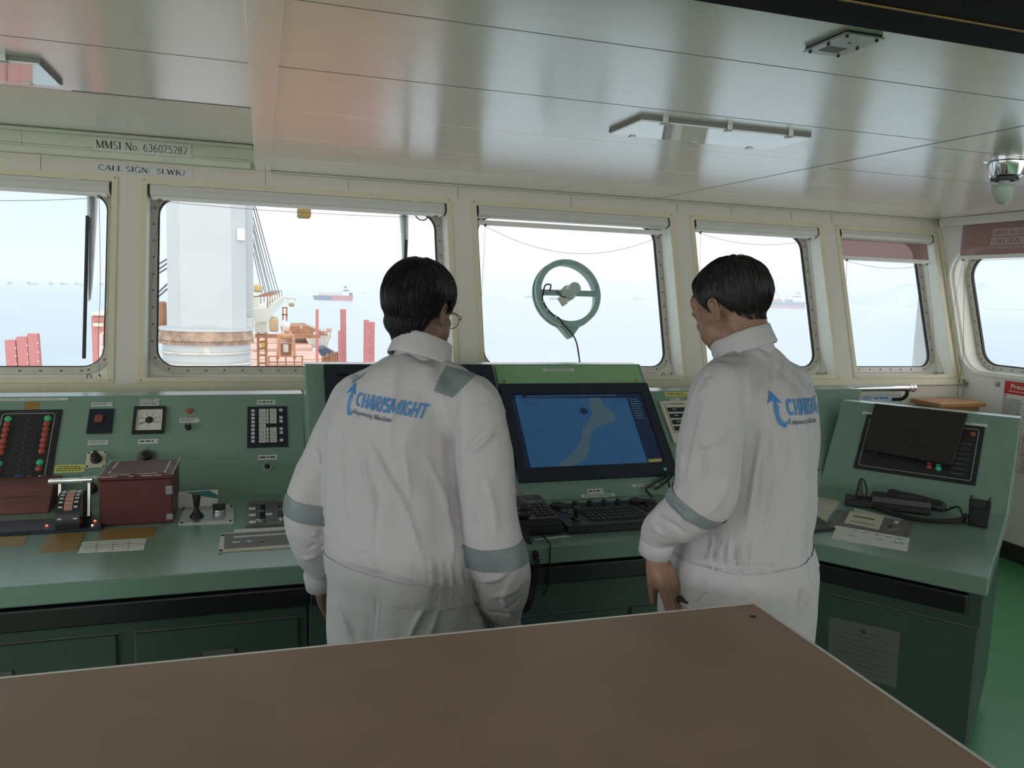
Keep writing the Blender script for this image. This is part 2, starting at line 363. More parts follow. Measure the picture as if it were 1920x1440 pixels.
# front wall: strips around the five openings, panel joints as thin dark seams
bm = B(); T = .03
fbox(bm, FW, XL, XR, B1+.012, BC, -T, 0); fbox(bm, FW, XL, XR, BB, B0-.012, -T, 0)
G_ = .012
xs = [XL]+[x for o in OPN for x in (o[0]-G_, o[1]+G_)]+[XR]
for i in range(0, len(xs), 2): fbox(bm, FW, xs[i], xs[i+1], B0-.012, B1+.012, -T, 0)
yb = WY(1.062); box(bm, XL, XR, yb, yb+.03, 0, 1.062)
for x in (-1.02, .02, .45, 1.06, 1.75, 2.46, 2.85, 3.3, 3.62): fbox(bm, FW, x-.0012, x+.0012, B1+.035, bt(ZC)+.01, 0, .0008, mi=1)
for x in (-1.0, -.46, .5, 1.9, 2.9): box(bm, x-.0015, x+.0015, yb-.001, yb, .6, 1.04, mi=1)
obj('wall_front', bm, [M['wall'], M['seam']], kind='structure')
# flat cream trims round each opening (one frame each), the sill band below
tn = 0
for i, (a0, a1) in enumerate(OPN):
    w = .028; bm = B()
    ring_prism(bm, FW, [(a0-w, B0-.024), (a1+w, B0-.024), (a1+w, B1+.032), (a0-w, B1+.032)], [(a0, B0), (a1, B0), (a1, B1), (a0, B1)], 0, .006)
    for p in ((a0-w/2, B1+.02), (a1+w/2, B1+.02), (a0-w/2, B0-.012), (a1+w/2, B0-.012)): lathe(bm, FW.w(*p, .006), FW.n, [(.004, 0), (.003, .0015)], 8, mi=1)
    tn += 1; obj(f'trim_{tn}', bm, [M['trim'], M['bolt']], kind='structure')
bm = B(); fbox(bm, FW, XL, XR, BB, B0-.026, 0, .004); fbox(bm, FW, XL, XR, BB-.003, BB+.001, 0, .006, mi=1)
tn += 1; obj(f'trim_{tn}', bm, [M['trim'], M['seam']], kind='structure')
# windows: reveal box, back plate with rounded hole, bolted ring, glass
GD = .137
def window(i, fr, a0, a1, b0, b1, gd, r_out=.135, mr='reveal', round_reveal=False, by=.040):
    root = thing(f'window_{i}', None, None, fr.w((a0+a1)/2, b0, -gd)); root['kind'] = 'structure'
    oa0, oa1, ob0, ob1 = a0, a1, b0+by, b1+.03
    if not round_reveal:
        bm = B(); P = [(a0, b0), (a1, b0), (a1, b1), (a0, b1)]
        ring_prism(bm, fr, [(a-.02*(1 if a == a0 else -1), b-.02*(1 if b == b0 else -1)) for a, b in P], P, -gd-.01, 0)
        outer = []; inn = rrect(oa0+.012, oa1-.012, ob0+.012, ob1-.012, r_out-.012)
        for x, y in inn:      # back plate: each hole vertex matched to the rectangle's rim
            outer.append((a0 if x < a0+r_out+.01 else a1 if x > a1-r_out-.01 else x, b0 if y < b0+r_out+.05 else b1+.05 if y > b1-r_out-.05 else y))
        ring_prism(bm, fr, outer, inn, -gd-.012, -gd-.004)
        bmesh.ops.recalc_face_normals(bm, faces=bm.faces[:]); obj('reveal', bm, M[mr], root)
    bm = B(); o_, n_ = rrect(oa0, oa1, ob0, ob1, r_out), rrect(oa0+.036, oa1-.036, ob0+.036, ob1-.036, r_out-.036)
    ring_prism(bm, fr, o_, n_, -gd-.006, -gd+.012)
    g_ = rrect(oa0+.043, oa1-.043, ob0+.043, ob1-.043, r_out-.043)
    ring_prism(bm, fr, n_, g_, -gd-.012, -gd+.004, mi=1)
    mid = rrect(oa0+.018, oa1-.018, ob0+.018, ob1-.018, r_out-.018, 6); mid.append(mid[0]); acc = 0
    for (x0, y0), (x1, y1) in zip(mid, mid[1:]):
        L = math.hypot(x1-x0, y1-y0); t = .088-acc if acc else .03
        while t < L:
            p = (x0+(x1-x0)*t/L, y0+(y1-y0)*t/L); lathe(bm, fr.w(*p, -gd+.012), fr.n, [(.0062, 0), (.0062, .002), (.004, .0035)], 8, mi=2); t += .088
        acc = (L-(t-.088))
    obj('window_frame', bm, [M['ring'], M['rubber'], M['bolt']], root, auto=.6)
    bm = B(); add_pts(bm, [fr.w(*p, -gd-.004) for p in g_], [tuple(range(len(g_)))]); obj('pane', bm, M['glass'], root)
    return root
for i, (a0, a1) in enumerate(OPN): window(i+1, FW, a0, a1, B0, B1, GD)
# starboard side wall with its own raked round-cornered window
SW = Fr((XR, 4.1, 0), (0, -1, 0), (0, 0, 1))            # a = forward -> aft distance, b = z, c into the room
def side_poly(off=0, k=9, back=1.75):
    """raked outline of the recess: leading edge parallel to the front wall"""
    z0, z1 = 1.165-off, 1.985+off; r = .17+off
    lead = lambda z: 4.1-(3.728+K*z)-off
    A0, A1, A2, A3 = (lead(z0), z0), (back+off, z0), (back-.25+off, z1), (lead(z1), z1)
    out = []
    for p, q, s in ((A3, A0, A1), (A0, A1, A2), (A1, A2, A3), (A2, A3, A0)):
        q = Vector(q); d0 = (Vector(p)-q).normalized(); d1 = (Vector(s)-q).normalized(); h = math.acos(d0.dot(d1))/2
        c = q+(d0+d1).normalized()*r/math.sin(h); t0 = q+d0*r/math.tan(h)-c; t1 = q+d1*r/math.tan(h)-c
        x0, x1 = math.atan2(t0.y, t0.x), math.atan2(t1.y, t1.x); dx = (x1-x0+math.pi) % (2*math.pi)-math.pi
        out += [tuple(c+Vector((math.cos(x0+dx*j/k), math.sin(x0+dx*j/k)))*r) for j in range(k+1)]
    return out
hole = side_poly()
bm = B(); n = len(hole); zlo, zhi, alo, ahi = 1.0, 2.1, -.42, 2.2
rim = [(alo if x < .35 and True else ahi if x > 1.5 else x, zlo if y < 1.4 else zhi if y > 1.8 else y) for x, y in hole]
# rim by angle: project every hole vertex radially onto the rectangle
cx_, cy_ = sum(x for x, _ in hole)/n, sum(y for _, y in hole)/n; rim = []
for x, y in hole:
    dx, dy = x-cx_, y-cy_; t = min(((ahi-cx_)/dx if dx > 0 else (alo-cx_)/dx) if abs(dx) > 1e-6 else 9, ((zhi-cy_)/dy if dy > 0 else (zlo-cy_)/dy) if abs(dy) > 1e-6 else 9)
    rim.append((cx_+dx*t, cy_+dy*t))
ring_prism(bm, SW, rim, hole, -.03, 0)
for c in ((alo, zlo), (ahi, zlo), (ahi, zhi), (alo, zhi)):   # corner fillers
    pts = sorted(rim, key=lambda p: math.hypot(p[0]-c[0], p[1]-c[1]))
    ex = min((p for p in rim if abs(p[1]-c[1]) < 1e-6), key=lambda p: abs(p[0]-c[0])); ey = min((p for p in rim if abs(p[0]-c[0]) < 1e-6), key=lambda p: abs(p[1]-c[1]))
    fprism(bm, SW, [c, ex, ey], -.03, 0)
fbox(bm, SW, alo, 8.3, 0, zlo, -.03, 0); fbox(bm, SW, alo, 8.3, zhi, ZC+.05, -.03, 0); fbox(bm, SW, ahi, 2.6, zlo, zhi, -.03, 0); fbox(bm, SW, 7.2, 8.3, zlo, zhi, -.03, 0)
for a in (.12, .93): fbox(bm, SW, a-.0012, a+.0012, 2.0, ZC, 0, .0008, mi=1)
bmesh.ops.recalc_face_normals(bm, faces=bm.faces[:]); obj('wall_right', bm, [M['wall_white'], M['seam']], kind='structure')
root = thing('window_6', None, None, SW.w(.8, 1.17, -.1)); root['kind'] = 'structure'
bm = B(); o2 = side_poly(.02)
ring_prism(bm, SW, o2, hole, -.15, .012); obj('reveal', bm, M['reveal'], root, auto=.5)
bm = B(); g0 = side_poly(-.003); g1 = side_poly(-.040); g2 = side_poly(-.048)
ring_prism(bm, SW, g0, g1, -.15, -.128); ring_prism(bm, SW, g1, g2, -.154, -.135, mi=1)
gm = side_poly(-.021, 5)
for (x0, y0), (x1, y1) in zip(gm, gm[1:]+gm[:1]):
    L = math.hypot(x1-x0, y1-y0)
    for j in range(max(1, int(L/.075))): t = (j+.5)/max(1, int(L/.075)); lathe(bm, SW.w(x0+(x1-x0)*t, y0+(y1-y0)*t, -.128), SW.n, [(.0062, 0), (.004, .003)], 8, mi=2)
obj('window_frame', bm, [M['ring'], M['rubber'], M['bolt']], root, auto=.6)
bm = B(); add_pts(bm, [SW.w(*p, -.145) for p in g2], [tuple(range(n))]); obj('pane', bm, M['glass'], root)
bm = B(); fbox(bm, SW, -.02, 8.2, 0, .11, 0, .02, bev=.004); obj('baseboard_right', bm, M['baseboard'], kind='structure')
bm = B(); fbox(bm, FW, XR-.022, XR, BB, bt(ZC), 0, .02, bev=.003); tn += 1; obj(f'trim_{tn}', bm, M['trim'], kind='structure')
# port and aft walls (behind the camera) with their window openings
bm = B(); box(bm, XL-.05, XL, YB, 4.4, 0, .95); box(bm, XL-.05, XL, YB, 4.4, 2.08, ZC+.3); box(bm, XL-.05, XL, 3.4, 4.4, .95, 2.08); box(bm, XL-.05, XL, -2.2, -1.9, .95, 2.08)
obj('wall_left', bm, M['wall'], kind='structure')
bm = B(); box(bm, XL, XR, YB-.05, YB, 0, .95); box(bm, XL, XR, YB-.05, YB, 2.1, ZC+.1); box(bm, -1, -.7, YB-.05, YB, .95, 2.1)
obj('wall_back', bm, M['wall'], kind='structure')
# ceiling: gloss panels with thin joints, the raised bay to port, the centre strip
YR = 2.885
bm = B()
box(bm, .045, XR, 1.415, 4.45, ZC, ZC+.04); box(bm, XL, -.03, 1.415, YR, ZC, ZC+.04); box(bm, XL, XR, YB, 1.43, ZC, ZC+.04)
for y in (1.77, 2.31): box(bm, XL, -.03, y-.0012, y+.0012, ZC-.0006, ZC+.001, mi=1); box(bm, .045, 2.34, y-.0012, y+.0012, ZC-.0006, ZC+.001, mi=1)
box(bm, -.572, -.034, YR-.012, YR-.002, ZC-.0008, ZC+.001, mi=1)
for y in (2.86, 3.40, 3.95): box(bm, .045, XR, y-.0008, y+.0008, ZC-.0004, ZC+.001, mi=0)
for y in (1.86, 2.41, 2.98): box(bm, 2.42, XR, y-.0011, y+.0011, ZC-.0006, ZC+.001, mi=1)
fprism(bm, WF, [(2.296, 4.43), (2.292, 4.43), (2.40, 1.42), (2.406, 1.42)], ZC-.0008, ZC+.001, mi=1)
obj('ceiling', bm, [M['ceiling'], M['seam']], kind='structure')
bm = B(); zr = 2.31
box(bm, XL, -.03, YR, 4.46, zr, zr+.03); box(bm, XL, -.03, YR-.02, YR, ZC+.012, zr); box(bm, XL, -.03, YR-.001, YR+.012, ZC-.001, ZC+.012, mi=1)
tn += 1; obj(f'trim_{tn}', bm, [M['ceiling'], M['blind_white']], kind='structure')
bm = B(); box(bm, -.032, .047, 1.42, 4.43, ZC-.004, zr+.02, bev=.002); tn += 1; obj(f'trim_{tn}', bm, M['ceiling'], kind='structure')
bm = B(); box(bm, XL, -.033, 4.372, 4.45, ZC-.002, zr-.002, bev=.003); box(bm, XL, -.05, 4.352, 4.375, ZC-.004, ZC+.03, bev=.004); box(bm, XL, -.04, 4.345, 4.375, zr-.022, zr-.003, bev=.006)
for x in (-1.09, -.52): box(bm, x-.001, x+.001, 4.3715, 4.373, ZC+.03, zr-.02, mi=1)
box(bm, XL, -.05, 4.3715, 4.373, ZC+.042, ZC+.044, mi=1)
tn += 1; obj(f'trim_{tn}', bm, [M['fascia'], M['seam']], kind='structure')
bm = B(); box(bm, .047, XR, 4.385, 4.425, ZC-.012, ZC-.001, bev=.003); tn += 1; obj(f'trim_{tn}', bm, M['fascia'], kind='structure')
# dark header across the room overhead, aft of the gloss ceiling
yl_ = at_z(1920, 58, ZC-.02).y
bm = B(); box(bm, .6, 3.4, .9, 1.412, ZC-.02, ZC-.001, bev=.003); box(bm, .6, 3.4, yl_-.002, yl_+.002, ZC-.0225, ZC-.0195, mi=1)
for x in (1.06, 1.29): box(bm, x, x+.03, 1.405, 1.418, ZC-.014, ZC-.002)
tn += 1; obj(f'trim_{tn}', bm, [M['darkwood'], M['brass']], kind='structure')

# ------------------------------------------------------------------ name plates on the wall
bm = B(); Fp = Fr((0, 4.3705, 0), (1, 0, 0), (0, 0, 1))
a0, b0 = Fp.px(180, 284); a1, b1 = Fp.px(351, 270)
fbox(bm, Fp, a0-.012, a1+.02, 2.222, 2.288, 0, .0012)
m_ = B(); write(m_, Fp, 'MMSI No. 636025287', a0, a1, 2.2345, 2.274, .002, font='serif')
r = thing('ship_number_sign', 'paper strip reading MMSI No. 636025287 on the fascia above left window', 'sign', Fp.w((a0+a1)/2, 2.22))
obj('backing_strip', bm, pm('strip_backing', (.60, .63, .54), .5, var=.02), r); obj('lettering', m_, M['ink'], r)
bm = B(); fc = FW.shift(0, 0, 0.0012); x0, b_hi = fc.px(178, 306); x1, b_lo = fc.px(362, 335)
fbox(bm, fc, -.785, -.334, bt(2.122), bt(2.169), 0, .0012)
m_ = B(); write(m_, fc, 'CALL SIGN:  5LWR7', -.768, -.368, bt(2.1315), bt(2.1605), .002, font='serif')
r = thing('call_sign_strip', 'white paper strip reading CALL SIGN 5LWR7 on the wall between left windows', 'sign', fc.w(-.56, bt(2.12)))
obj('paper_strip', bm, pm('strip_paper', (.66, .67, .65), .5, var=.02), r); obj('lettering', m_, M['ink'], r)

# ------------------------------------------------------------------ roller blinds
FAB = pm('translucent_mauve_blind', (.36, .20, .18), .6, var=.05, scale=30)
def sheer(name, col, a):
    m = bpy.data.materials.new(name); m.use_nodes = True; t = m.node_tree; b = t.nodes['Principled BSDF']; b.inputs['Base Color'].default_value = (*col, 1); b.inputs['Roughness'].default_value = .4
    o = t.nodes['Material Output']; tr = t.nodes.new('ShaderNodeBsdfTransparent'); tr.inputs[0].default_value = (.72, .60, .60, 1); mx = t.nodes.new('ShaderNodeMixShader')
    nz = t.nodes.new('ShaderNodeTexNoise'); nz.inputs['Scale'].default_value = 5; mr = t.nodes.new('ShaderNodeMapRange'); mr.inputs[3].default_value = a-.04; mr.inputs[4].default_value = a+.04
    t.links.new(nz.outputs['Fac'], mr.inputs[0]); t.links.new(mr.outputs[0], mx.inputs[0]); t.links.new(tr.outputs[0], mx.inputs[1]); t.links.new(b.outputs[0], mx.inputs[2]); t.links.new(mx.outputs[0], o.inputs[0]); return m
M['sheer'] = sheer('sheer_mauve_film', (.50, .33, .31), .5)
def sag(p, q, d, k=14): return [p.lerp(q, i/k)+Vector((0, 0, -d*4*(i/k)*(1-i/k))) for i in range(k+1)]
def blind(label, fr, a0, a1, bt_, drop, cord_sag, tail=True, h=.055, dep=.05, fabw=0, lead_off=0):
    r = thing('roller_blind', label, 'blind', fr.w((a0+a1)/2, bt_-h), 'roller blinds over the wheelhouse windows')
    bm = B(); e = .007
    prof = [(bt_, -dep), (bt_, .004), (bt_-h*.62, .008), (bt_-h*.9, -.002), (bt_-h, -dep*.5), (bt_-h*.95, -dep)]
    pts0 = [fr.w(a0+e, b, c) for b, c in prof]; pts1 = [fr.w(a1-e, b, c) for b, c in prof]; prism(bm, pts0, pts1)
    fbox(bm, fr, a0+e, a1-e, bt_-h*.36, bt_-h*.34, .0, .0078); fbox(bm, fr, a0+.1, a0+.16, bt_-.004, bt_+.001, -.01, .009); fbox(bm, fr, a1-.2, a1-.14, bt_-.004, bt_+.001, -.01, .009)
    bmesh.ops.recalc_face_normals(bm, faces=bm.faces[:]); obj('housing', bm, M['blind'], r)
    for x in (a0, a1-e):
        bm = B(); prism(bm, [fr.w(x, b, c+.001) for b, c in prof], [fr.w(x+e, b, c+.001) for b, c in prof]); bmesh.ops.recalc_face_normals(bm, faces=bm.faces[:]); obj('end_cap', bm, M['rubber'], r)
    yb_ = bt_-h-drop
    if drop > .05:
        bm = B(); fbox(bm, fr, a0+.02+fabw, a1-.03, yb_, bt_-h+.01, -.0275, -.0265); obj('fabric', bm, M['sheer'], r)
    if drop < .01: yb_ += .014
    bm = B(); fbox(bm, fr, a0+.012+fabw, a1-.02, yb_-.026, yb_, -.034, -.014, bev=.003); obj('bottom_bar', bm, M['blind_white'], r)
    p, q = fr.w(a0+.05+fabw, yb_-.03, -.024), fr.w(a1-.055, yb_-.03, -.024)
    for c in (p, q):
        bm = B(); lathe(bm, c+fr.v*.006, -fr.v, [(.012, 0), (.009, .006), (.004, .012), (.002, .014)], 10); obj('cord_guide', bm, M['bolt'], r)
    bm = B(); tube(bm, sag(p-fr.v*.004, q-fr.v*.004, cord_sag), .0013, 5)
    if tail: tube(bm, smooth_path([q-fr.v*.006, fr.w(a1-.045, (yb_+B0)/2, -.05), fr.w(a1-.05, B0+.2, -.06), fr.w(a1-.035, B0+.012, -.03)], 6), .0013, 5)
    tube(bm, [p-fr.v*.006, fr.w(a0+.012, .45, -.05), fr.w(a0+.012, B0+.01, -.05)], .0011, 5)
    obj('cord', bm, M['bolt'], r); return r
blind('pale roller blind rolled up over the left-edge window with red deck posts', FW, OPN[0][0]+.005, OPN[0][1]-.004, B1-.002, .0, .05)
blind('wide pale roller blind rolled up over the window showing the crane column', FW, OPN[1][0]+.005, OPN[1][1]-.004, B1-.002, .0, .015)
blind('pale roller blind let down one bar above the round clear-view screen', FW, OPN[2][0]+.005, OPN[2][1]-.004, B1-.002, .020, .13)
blind('pale roller blind rolled up over the window behind the right man', FW, OPN[3][0]+.005, OPN[3][1]-.004, B1-.002, .0, .05)
blind('roller blind with mauve film half let down over the narrow corner window', FW, OPN[4][0]+.005, OPN[4][1]-.004, B1-.002, .118, .035)
Fs = Fr((XR, 4.1, 0), (0, -1, 0), (0, 0, 1))
rb = blind('roller blind with mauve film carrying call sign strips over the side window', Fs, -.235, 1.7, ZC-.004, .200, .0, tail=False, h=.055, dep=-.06 if False else .0, fabw=.155)
rb.location = rb.location  # housing stands off the wall
for ch in rb.children: ch.location.x -= .065
fb = Fs.shift(0, 0, .0935)
bm = B(); fbox(bm, fb, .175, .56, 2.046, 2.094, -.0555, -.0545); fbox(bm, fb, .165, .56, 1.99, 2.038, -.0555, -.0545); st = obj('call_sign_strip', bm, sheer('sheer_strip', (.58, .43, .41), .75), rb); st.location.x -= .0
bm = B(); write(bm, fb, 'MMSI No. 636025287', .19, .52, 2.056, 2.084, -.054, font='serif'); write(bm, fb, 'CALL SIGN:  5LWR7', .18, .52, 2.0, 2.028, -.054, font='serif'); obj('lettering', bm, pm('faded_print', (.10, .07, .08), .6), rb)
# cleats and eyes on the sills for the blind cords
def cleat(p, n, up, label, group='cord cleats on the window sills'):
    r = thing('cord_cleat', label, 'cleat', p, group); n = Vector(n).normalized(); up = Vector(up).normalized(); s = n.cross(up)
    bm = B(); cyl(bm, p, Vector(p)+n*.003, .012, n=12); tube(bm, [Vector(p)+n*.003, Vector(p)+n*.012], .005, 8); obj('base', bm, M['steel'], r)
    bm = B(); tube(bm, smooth_path([Vector(p)+n*.014-s*.02+n*.004, Vector(p)+n*.013, Vector(p)+n*.014+s*.02+n*.004], 4), .004, 6); obj('horn', bm, M['bolt'], r)
for (a, lab) in ((-.745, 'small metal cleat on the sill of the left-edge window'), (2.33, 'small metal cleat on the sill right of the clear-view screen'), (3.44, 'small metal cleat on the sill behind the right man'), (4.40, 'small metal cleat with looped cord on the corner window sill')):
    cleat(FW.w(a, B0+.001, -.03), FW.v, FW.u, lab)
for (a, lab) in ((-.79, 'small cord eye left of the cleat on the left-edge window sill'), (2.28, 'small cord eye beside the cleat right of the clear-view screen'), (3.39, 'small cord eye beside the cleat behind the right man'), (4.35, 'small cord eye beside the looped cord in the corner window')):
    r = thing('cord_eye', lab, 'cord eye', FW.w(a, B0+.001, -.03), 'cord eyes on the window sills'); bm = B(); p = FW.w(a, B0+.001, -.03); cyl(bm, p, p+FW.v*.003, .010, n=12); obj('base', bm, M['steel'], r)
    bm = B(); tube(bm, [p+FW.v*(.012+.010*math.sin(t))+FW.u*.010*math.cos(t) for t in np.linspace(0, 6.283, 13)[:-1]], .003, 6, closed=True); obj('eye', bm, M['bolt'], r)
# ------------------------------------------------------------------ clear-view screen
gl = FW.shift(0, 0, -GD)
ca, cb = gl.px(1062, 551, .07); ra = .5*(gl.px(1122, 551, .07)[0]-gl.px(1012, 551, .07)[0]); 
R0 = .205
ca, cb = gl.px(1066, 549, .075)
cv = gl.shift(ca, cb, 0)
r = thing('clear_view_screen', 'round green clear-view screen with a motor on the middle window', 'clear-view screen', cv.w(0, -R0))
def circ(R, k=48): return [(R*math.cos(2*math.pi*i/k), R*math.sin(2*math.pi*i/k)) for i in range(k)]
M['cvgreen'] = pm('pale_teal_enamel', (.30, .45, .41), .35, var=.05)
bm = B(); ring_prism(bm, cv, circ(R0), circ(R0-.034), .055, .078); ring_prism(bm, cv, circ(R0-.004), circ(R0-.02), .0, .056); ring_prism(bm, cv, circ(R0+.004), circ(R0-.012), .018, .03)
for i in range(12): t = 2*math.pi*(i+.4)/12; lathe(bm, cv.w((R0-.017)*math.cos(t), (R0-.017)*math.sin(t), .078), cv.n, [(.004, 0), (.003, .002)], 8, mi=1)
obj('ring', bm, [M['cvgreen'], M['bolt']], r, auto=.6)
bm = B(); fbox(bm, cv, -R0+.03, R0-.03, -.017, .017, .06, .075, bev=.003); lathe(bm, cv.w(-.1, 0, .075), cv.n, [(.007, 0), (.007, .004), (.003, .006)], 10); obj('crossbar', bm, M['cvgreen'], r)
bm = B(); lathe(bm, cv.w(0, 0, .03), cv.n, [(.045, 0), (.045, .05), (.036, .058), (.035, .15), (.031, .154), (0, .154)], 28); obj('motor', bm, pm('pale_green_motor', (.45, .54, .48), .35, var=.03), r, auto=.6)
bm = B(); fprism(bm, cv, [(-.085, -R0+.035), (.085, -R0+.030), (.012, -R0-.060), (-.006, -R0-.060)], .004, .054, bev=.003); obj('drip_bracket', bm, M['cvgreen'], r)
bm = B(); tube(bm, smooth_path([cv.w(-.03, -.035, .10), cv.w(-.055, -.03, .10), cv.w(-.075, 0, .085), cv.w(-.078, .008, .078)], 6), .0035, 8)
tube(bm, smooth_path([cv.w(-.12, .005, .08), cv.w(-.115, .04, .09), cv.w(-.15, .035, .09), cv.w(-.165, -.02, .085)]+[cv.w((R0-.03)*math.cos(t), (R0-.03)*math.sin(t), .083) for t in np.radians([195, 212, 230, 246])]+[cv.w(-.045, -R0+.005, .085), cv.w(.01, -R0-.06, .085), cv.w(.03, -.36, .09), cv.w(.035, -.62, .1)], 6), .0045, 8)
obj('cable', bm, M['rubber'], r, smooth=True)
for t in (200, 216, 238):
    t = math.radians(t); c = cv.w((R0-.03)*math.cos(t), (R0-.03)*math.sin(t), .082); bm = B(); d = Vector((cv.u*-math.sin(t)+cv.v*math.cos(t))); cyl(bm, c-d*.004, c+d*.004, .0075, n=10); obj('cable_clip', bm, M['blind_white'], r)
bm = B(); tg = Fr(cv.w(-.055, -.055, .1), cv.u*.8+cv.v*.55, cv.v*.8-cv.u*.55); fprism(bm, tg, [(-.022, -.03), (.02, -.034), (.022, .022), (-.018, .026)], 0, .0012); obj('tag', bm, M['cream'], r)
# ------------------------------------------------------------------ ceiling fittings
def ceiling_light(label, x0, x1, y0, y1):
    r = thing('ceiling_light', label, 'ceiling light', ((x0+x1)/2, (y0+y1)/2, ZC-.04), 'flat ceiling lights'); z = ZC-.017
    bm = B(); P = [(x0, y0), (x1, y0), (x1, y1), (x0, y1)]
    ring_prism(bm, WF, P, [(x0+.012, y0+.012), (x1-.012, y0+.012), (x1-.012, y1-.012), (x0+.012, y1-.012)], z+.006, ZC-.0005); obj('frame', bm, pm('grey_light_frame', (.20, .20, .19), .5), r)
    bm = B(); box(bm, x0+.004, x1-.004, y0+.004, y1-.004, z, z+.006, bev=.001); obj('diffuser', bm, M['diff'], r)
    for x in (x0+.09, (x0+x1)/2, x1-.09):
        for y in (y0, y1):
            bm = B(); s = -1 if y == y0 else 1; box(bm, x-.01, x+.01, y-.006*(s < 0)-.002, y+.006*(s > 0)+.002, z-.003, z+.02, bev=.002); box(bm, x-.01, x+.01, min(y, y-s*.018), max(y, y-s*.018), z-.004, z-.0005); obj('clip', bm, M['steel'], r)
M['diff'] = pm('prismatic_diffuser', (.88, .90, .88), .07, var=.02, spec=.9, coat=.6)
ceiling_light('long flat ceiling light with clear diffuser above the right windows', 1.195, 1.87, 2.41, 2.66)
ceiling_light('long flat ceiling light cut by the left edge of the view', -1.27, -.572, 2.505, 2.757)
r = thing('ceiling_access_plate', 'small steel access plate held by six screws in the ceiling', 'access plate', (1.27, 1.55, ZC-.02))
bm = B(); x0, x1, y0, y1 = 1.216, 1.32, 1.475, 1.621; box(bm, x0, x1, y0, y1, ZC-.010, ZC-.006, bev=.001); box(bm, x0+.004, x1-.004, y0+.004, y1-.004, ZC-.006, ZC-.0005, mi=1); obj('plate', bm, [M['steel'], M['rubber']], r)
for i, (x, y) in enumerate(((.012, .012), (.092, .012), (.012, .072), (.092, .072), (.012, .134), (.092, .134))):
    bm = B(); lathe(bm, (x0+x, y0+y, ZC-.010), (0, 0, -1), [(.004, 0), (.004, .0025), (.002, .004)], 10); obj('screw', bm, M['rubber'], r)
bm = B(); box(bm, x0+.024, x0+.075, y0+.085, y0+.122, ZC-.0106, ZC-.010); obj('sticker', bm, M['grey_panel'], r)
bm = B(); box(bm, x0+.047, x0+.056, y0+.050, y0+.0525, ZC-.0106, ZC-.010); obj('slot', bm, M['rubber'], r)
# dome fitting at the right edge
p = at_z(1884, 300, ZC); p = Vector((2.62, 2.62, ZC)) if False else at_z(1889, 301, ZC)
r = thing('dome_camera', 'chrome-domed ceiling fitting with pale green cup under it by the side window', 'ceiling camera', p-Vector((0, 0, .17)))
bm = B(); lathe(bm, p, (0, 0, -1), [(.085, 0), (.085, .006), (.075, .010), (.072, .03), (.060, .062), (.048, .070), (0, .070)], 32); obj('dome_base', bm, M['chrome'], r, auto=.6)
q = p+Vector((-.005, -.0, -.07)); bm = B(); ring_prism(bm, Fr(q, (1, 0, 0), (0, 1, 0)), circ(.05), circ(.035), -.012, .002); obj('collar', bm, M['black'], r)
for s in (-1, 1): bm = B(); box(bm, q.x+s*.05-.012, q.x+s*.05+.012, q.y-.006, q.y+.006, q.z-.006, q.z+.006, bev=.002); obj('clip', bm, M['steel'], r)
bm = B(); lathe(bm, q+Vector((0, 0, -.012)), (0, 0, -1), [(.022, 0), (.022, .014), (.045, .016), (.046, .022), (.042, .025), (.040, .05), (.034, .072), (.022, .088), (.010, .094), (0, .095)], 28)
obj('cup', bm, pm('pale_green_cup', (.42, .49, .42), .35, var=.03), r, auto=.6)
# ------------------------------------------------------------------ starboard side details
M['wood'] = pm('orange_varnished_wood', (.46, .22, .09), .4, var=.14, scale=6, stretch=(2, 12, 12))
M['wood_side'] = pm('brown_wood_side', (.30, .16, .085), .45, var=.14, scale=6, stretch=(12, 12, 2))
r = thing('wooden_chest', 'orange varnished wooden box with hinged lid in the corner under the side window', 'box', (4.23, 3.9, .0))
zt = .985
bm = B(); box(bm, 4.075, 4.40, 3.81, 4.01, 0, zt-.03, bev=.004); obj('body', bm, M['wood_side'], r)
bm = B(); box(bm, 4.045, 4.425, 3.785, 4.025, zt-.03, zt, bev=.007, seg=2); obj('lid', bm, M['wood'], r)
bm = B(); box(bm, 4.042, 4.10, 3.778, 3.80, zt-.026, zt-.002, bev=.003); obj('handle', bm, M['wood'], r)
r = thing('safety_poster', 'white safety poster with red Precautions header on the side wall', 'poster', SW.w(.6, .58))
pa0, pa1, pb0, pb1 = .337, .78, .56, 1.136
bm = B(); fbox(bm, SW, pa0, pa1, pb0, pb1, 0, .0015); obj('sheet', bm, M['paper'], r)
bm = B(); fbox(bm, SW, pa0+.005, pa1-.005, pb1-.088, pb1-.006, .0015, .002); 
for a in (pa0+.005, (pa0+pa1)/2-.05, pa1-.008): fbox(bm, SW, a, a+.003, pb0+.006, pb1-.08, .0015, .002)
for b in (pb0+.006, pb1-.22, pb1-.36, pb1-.46): fbox(bm, SW, pa0+.005, pa1-.005, b, b+.003, .0015, .002)
for a, b in ((pa0+.012, pb1-.107), (pa0+.012, pb1-.24)): fbox(bm, SW, a, a+.012, b, b+.012, .0015, .0022)
obj('red_header', bm, pm('poster_red', (.55, .03, .035), .5), r)
bm = B(); write(bm, SW, 'Precautions', pa0+.05, pa0+.27, pb1-.052, pb1-.022, .0025, bold=.02); dashes(bm, SW, pa0+.04, pa0+.3, pb1-.075, pb1-.062, 1, .0025, seed=3); obj('header_print', bm, M['paper'], r)
bm = B()
for k, (b0, b1) in enumerate(((pb1-.215, pb1-.115), (pb1-.35, pb1-.245), (pb1-.455, pb1-.375), (pb0+.012, pb1-.475))):
    for j, (a0, a1) in enumerate(((pa0+.014, pa0+.16), (pa0+.185, pa1-.014))): dashes(bm, SW, a0, a1, b0, b1, 9, .002, seed=10*k+j)
obj('print', bm, M['ink_grey'], r)
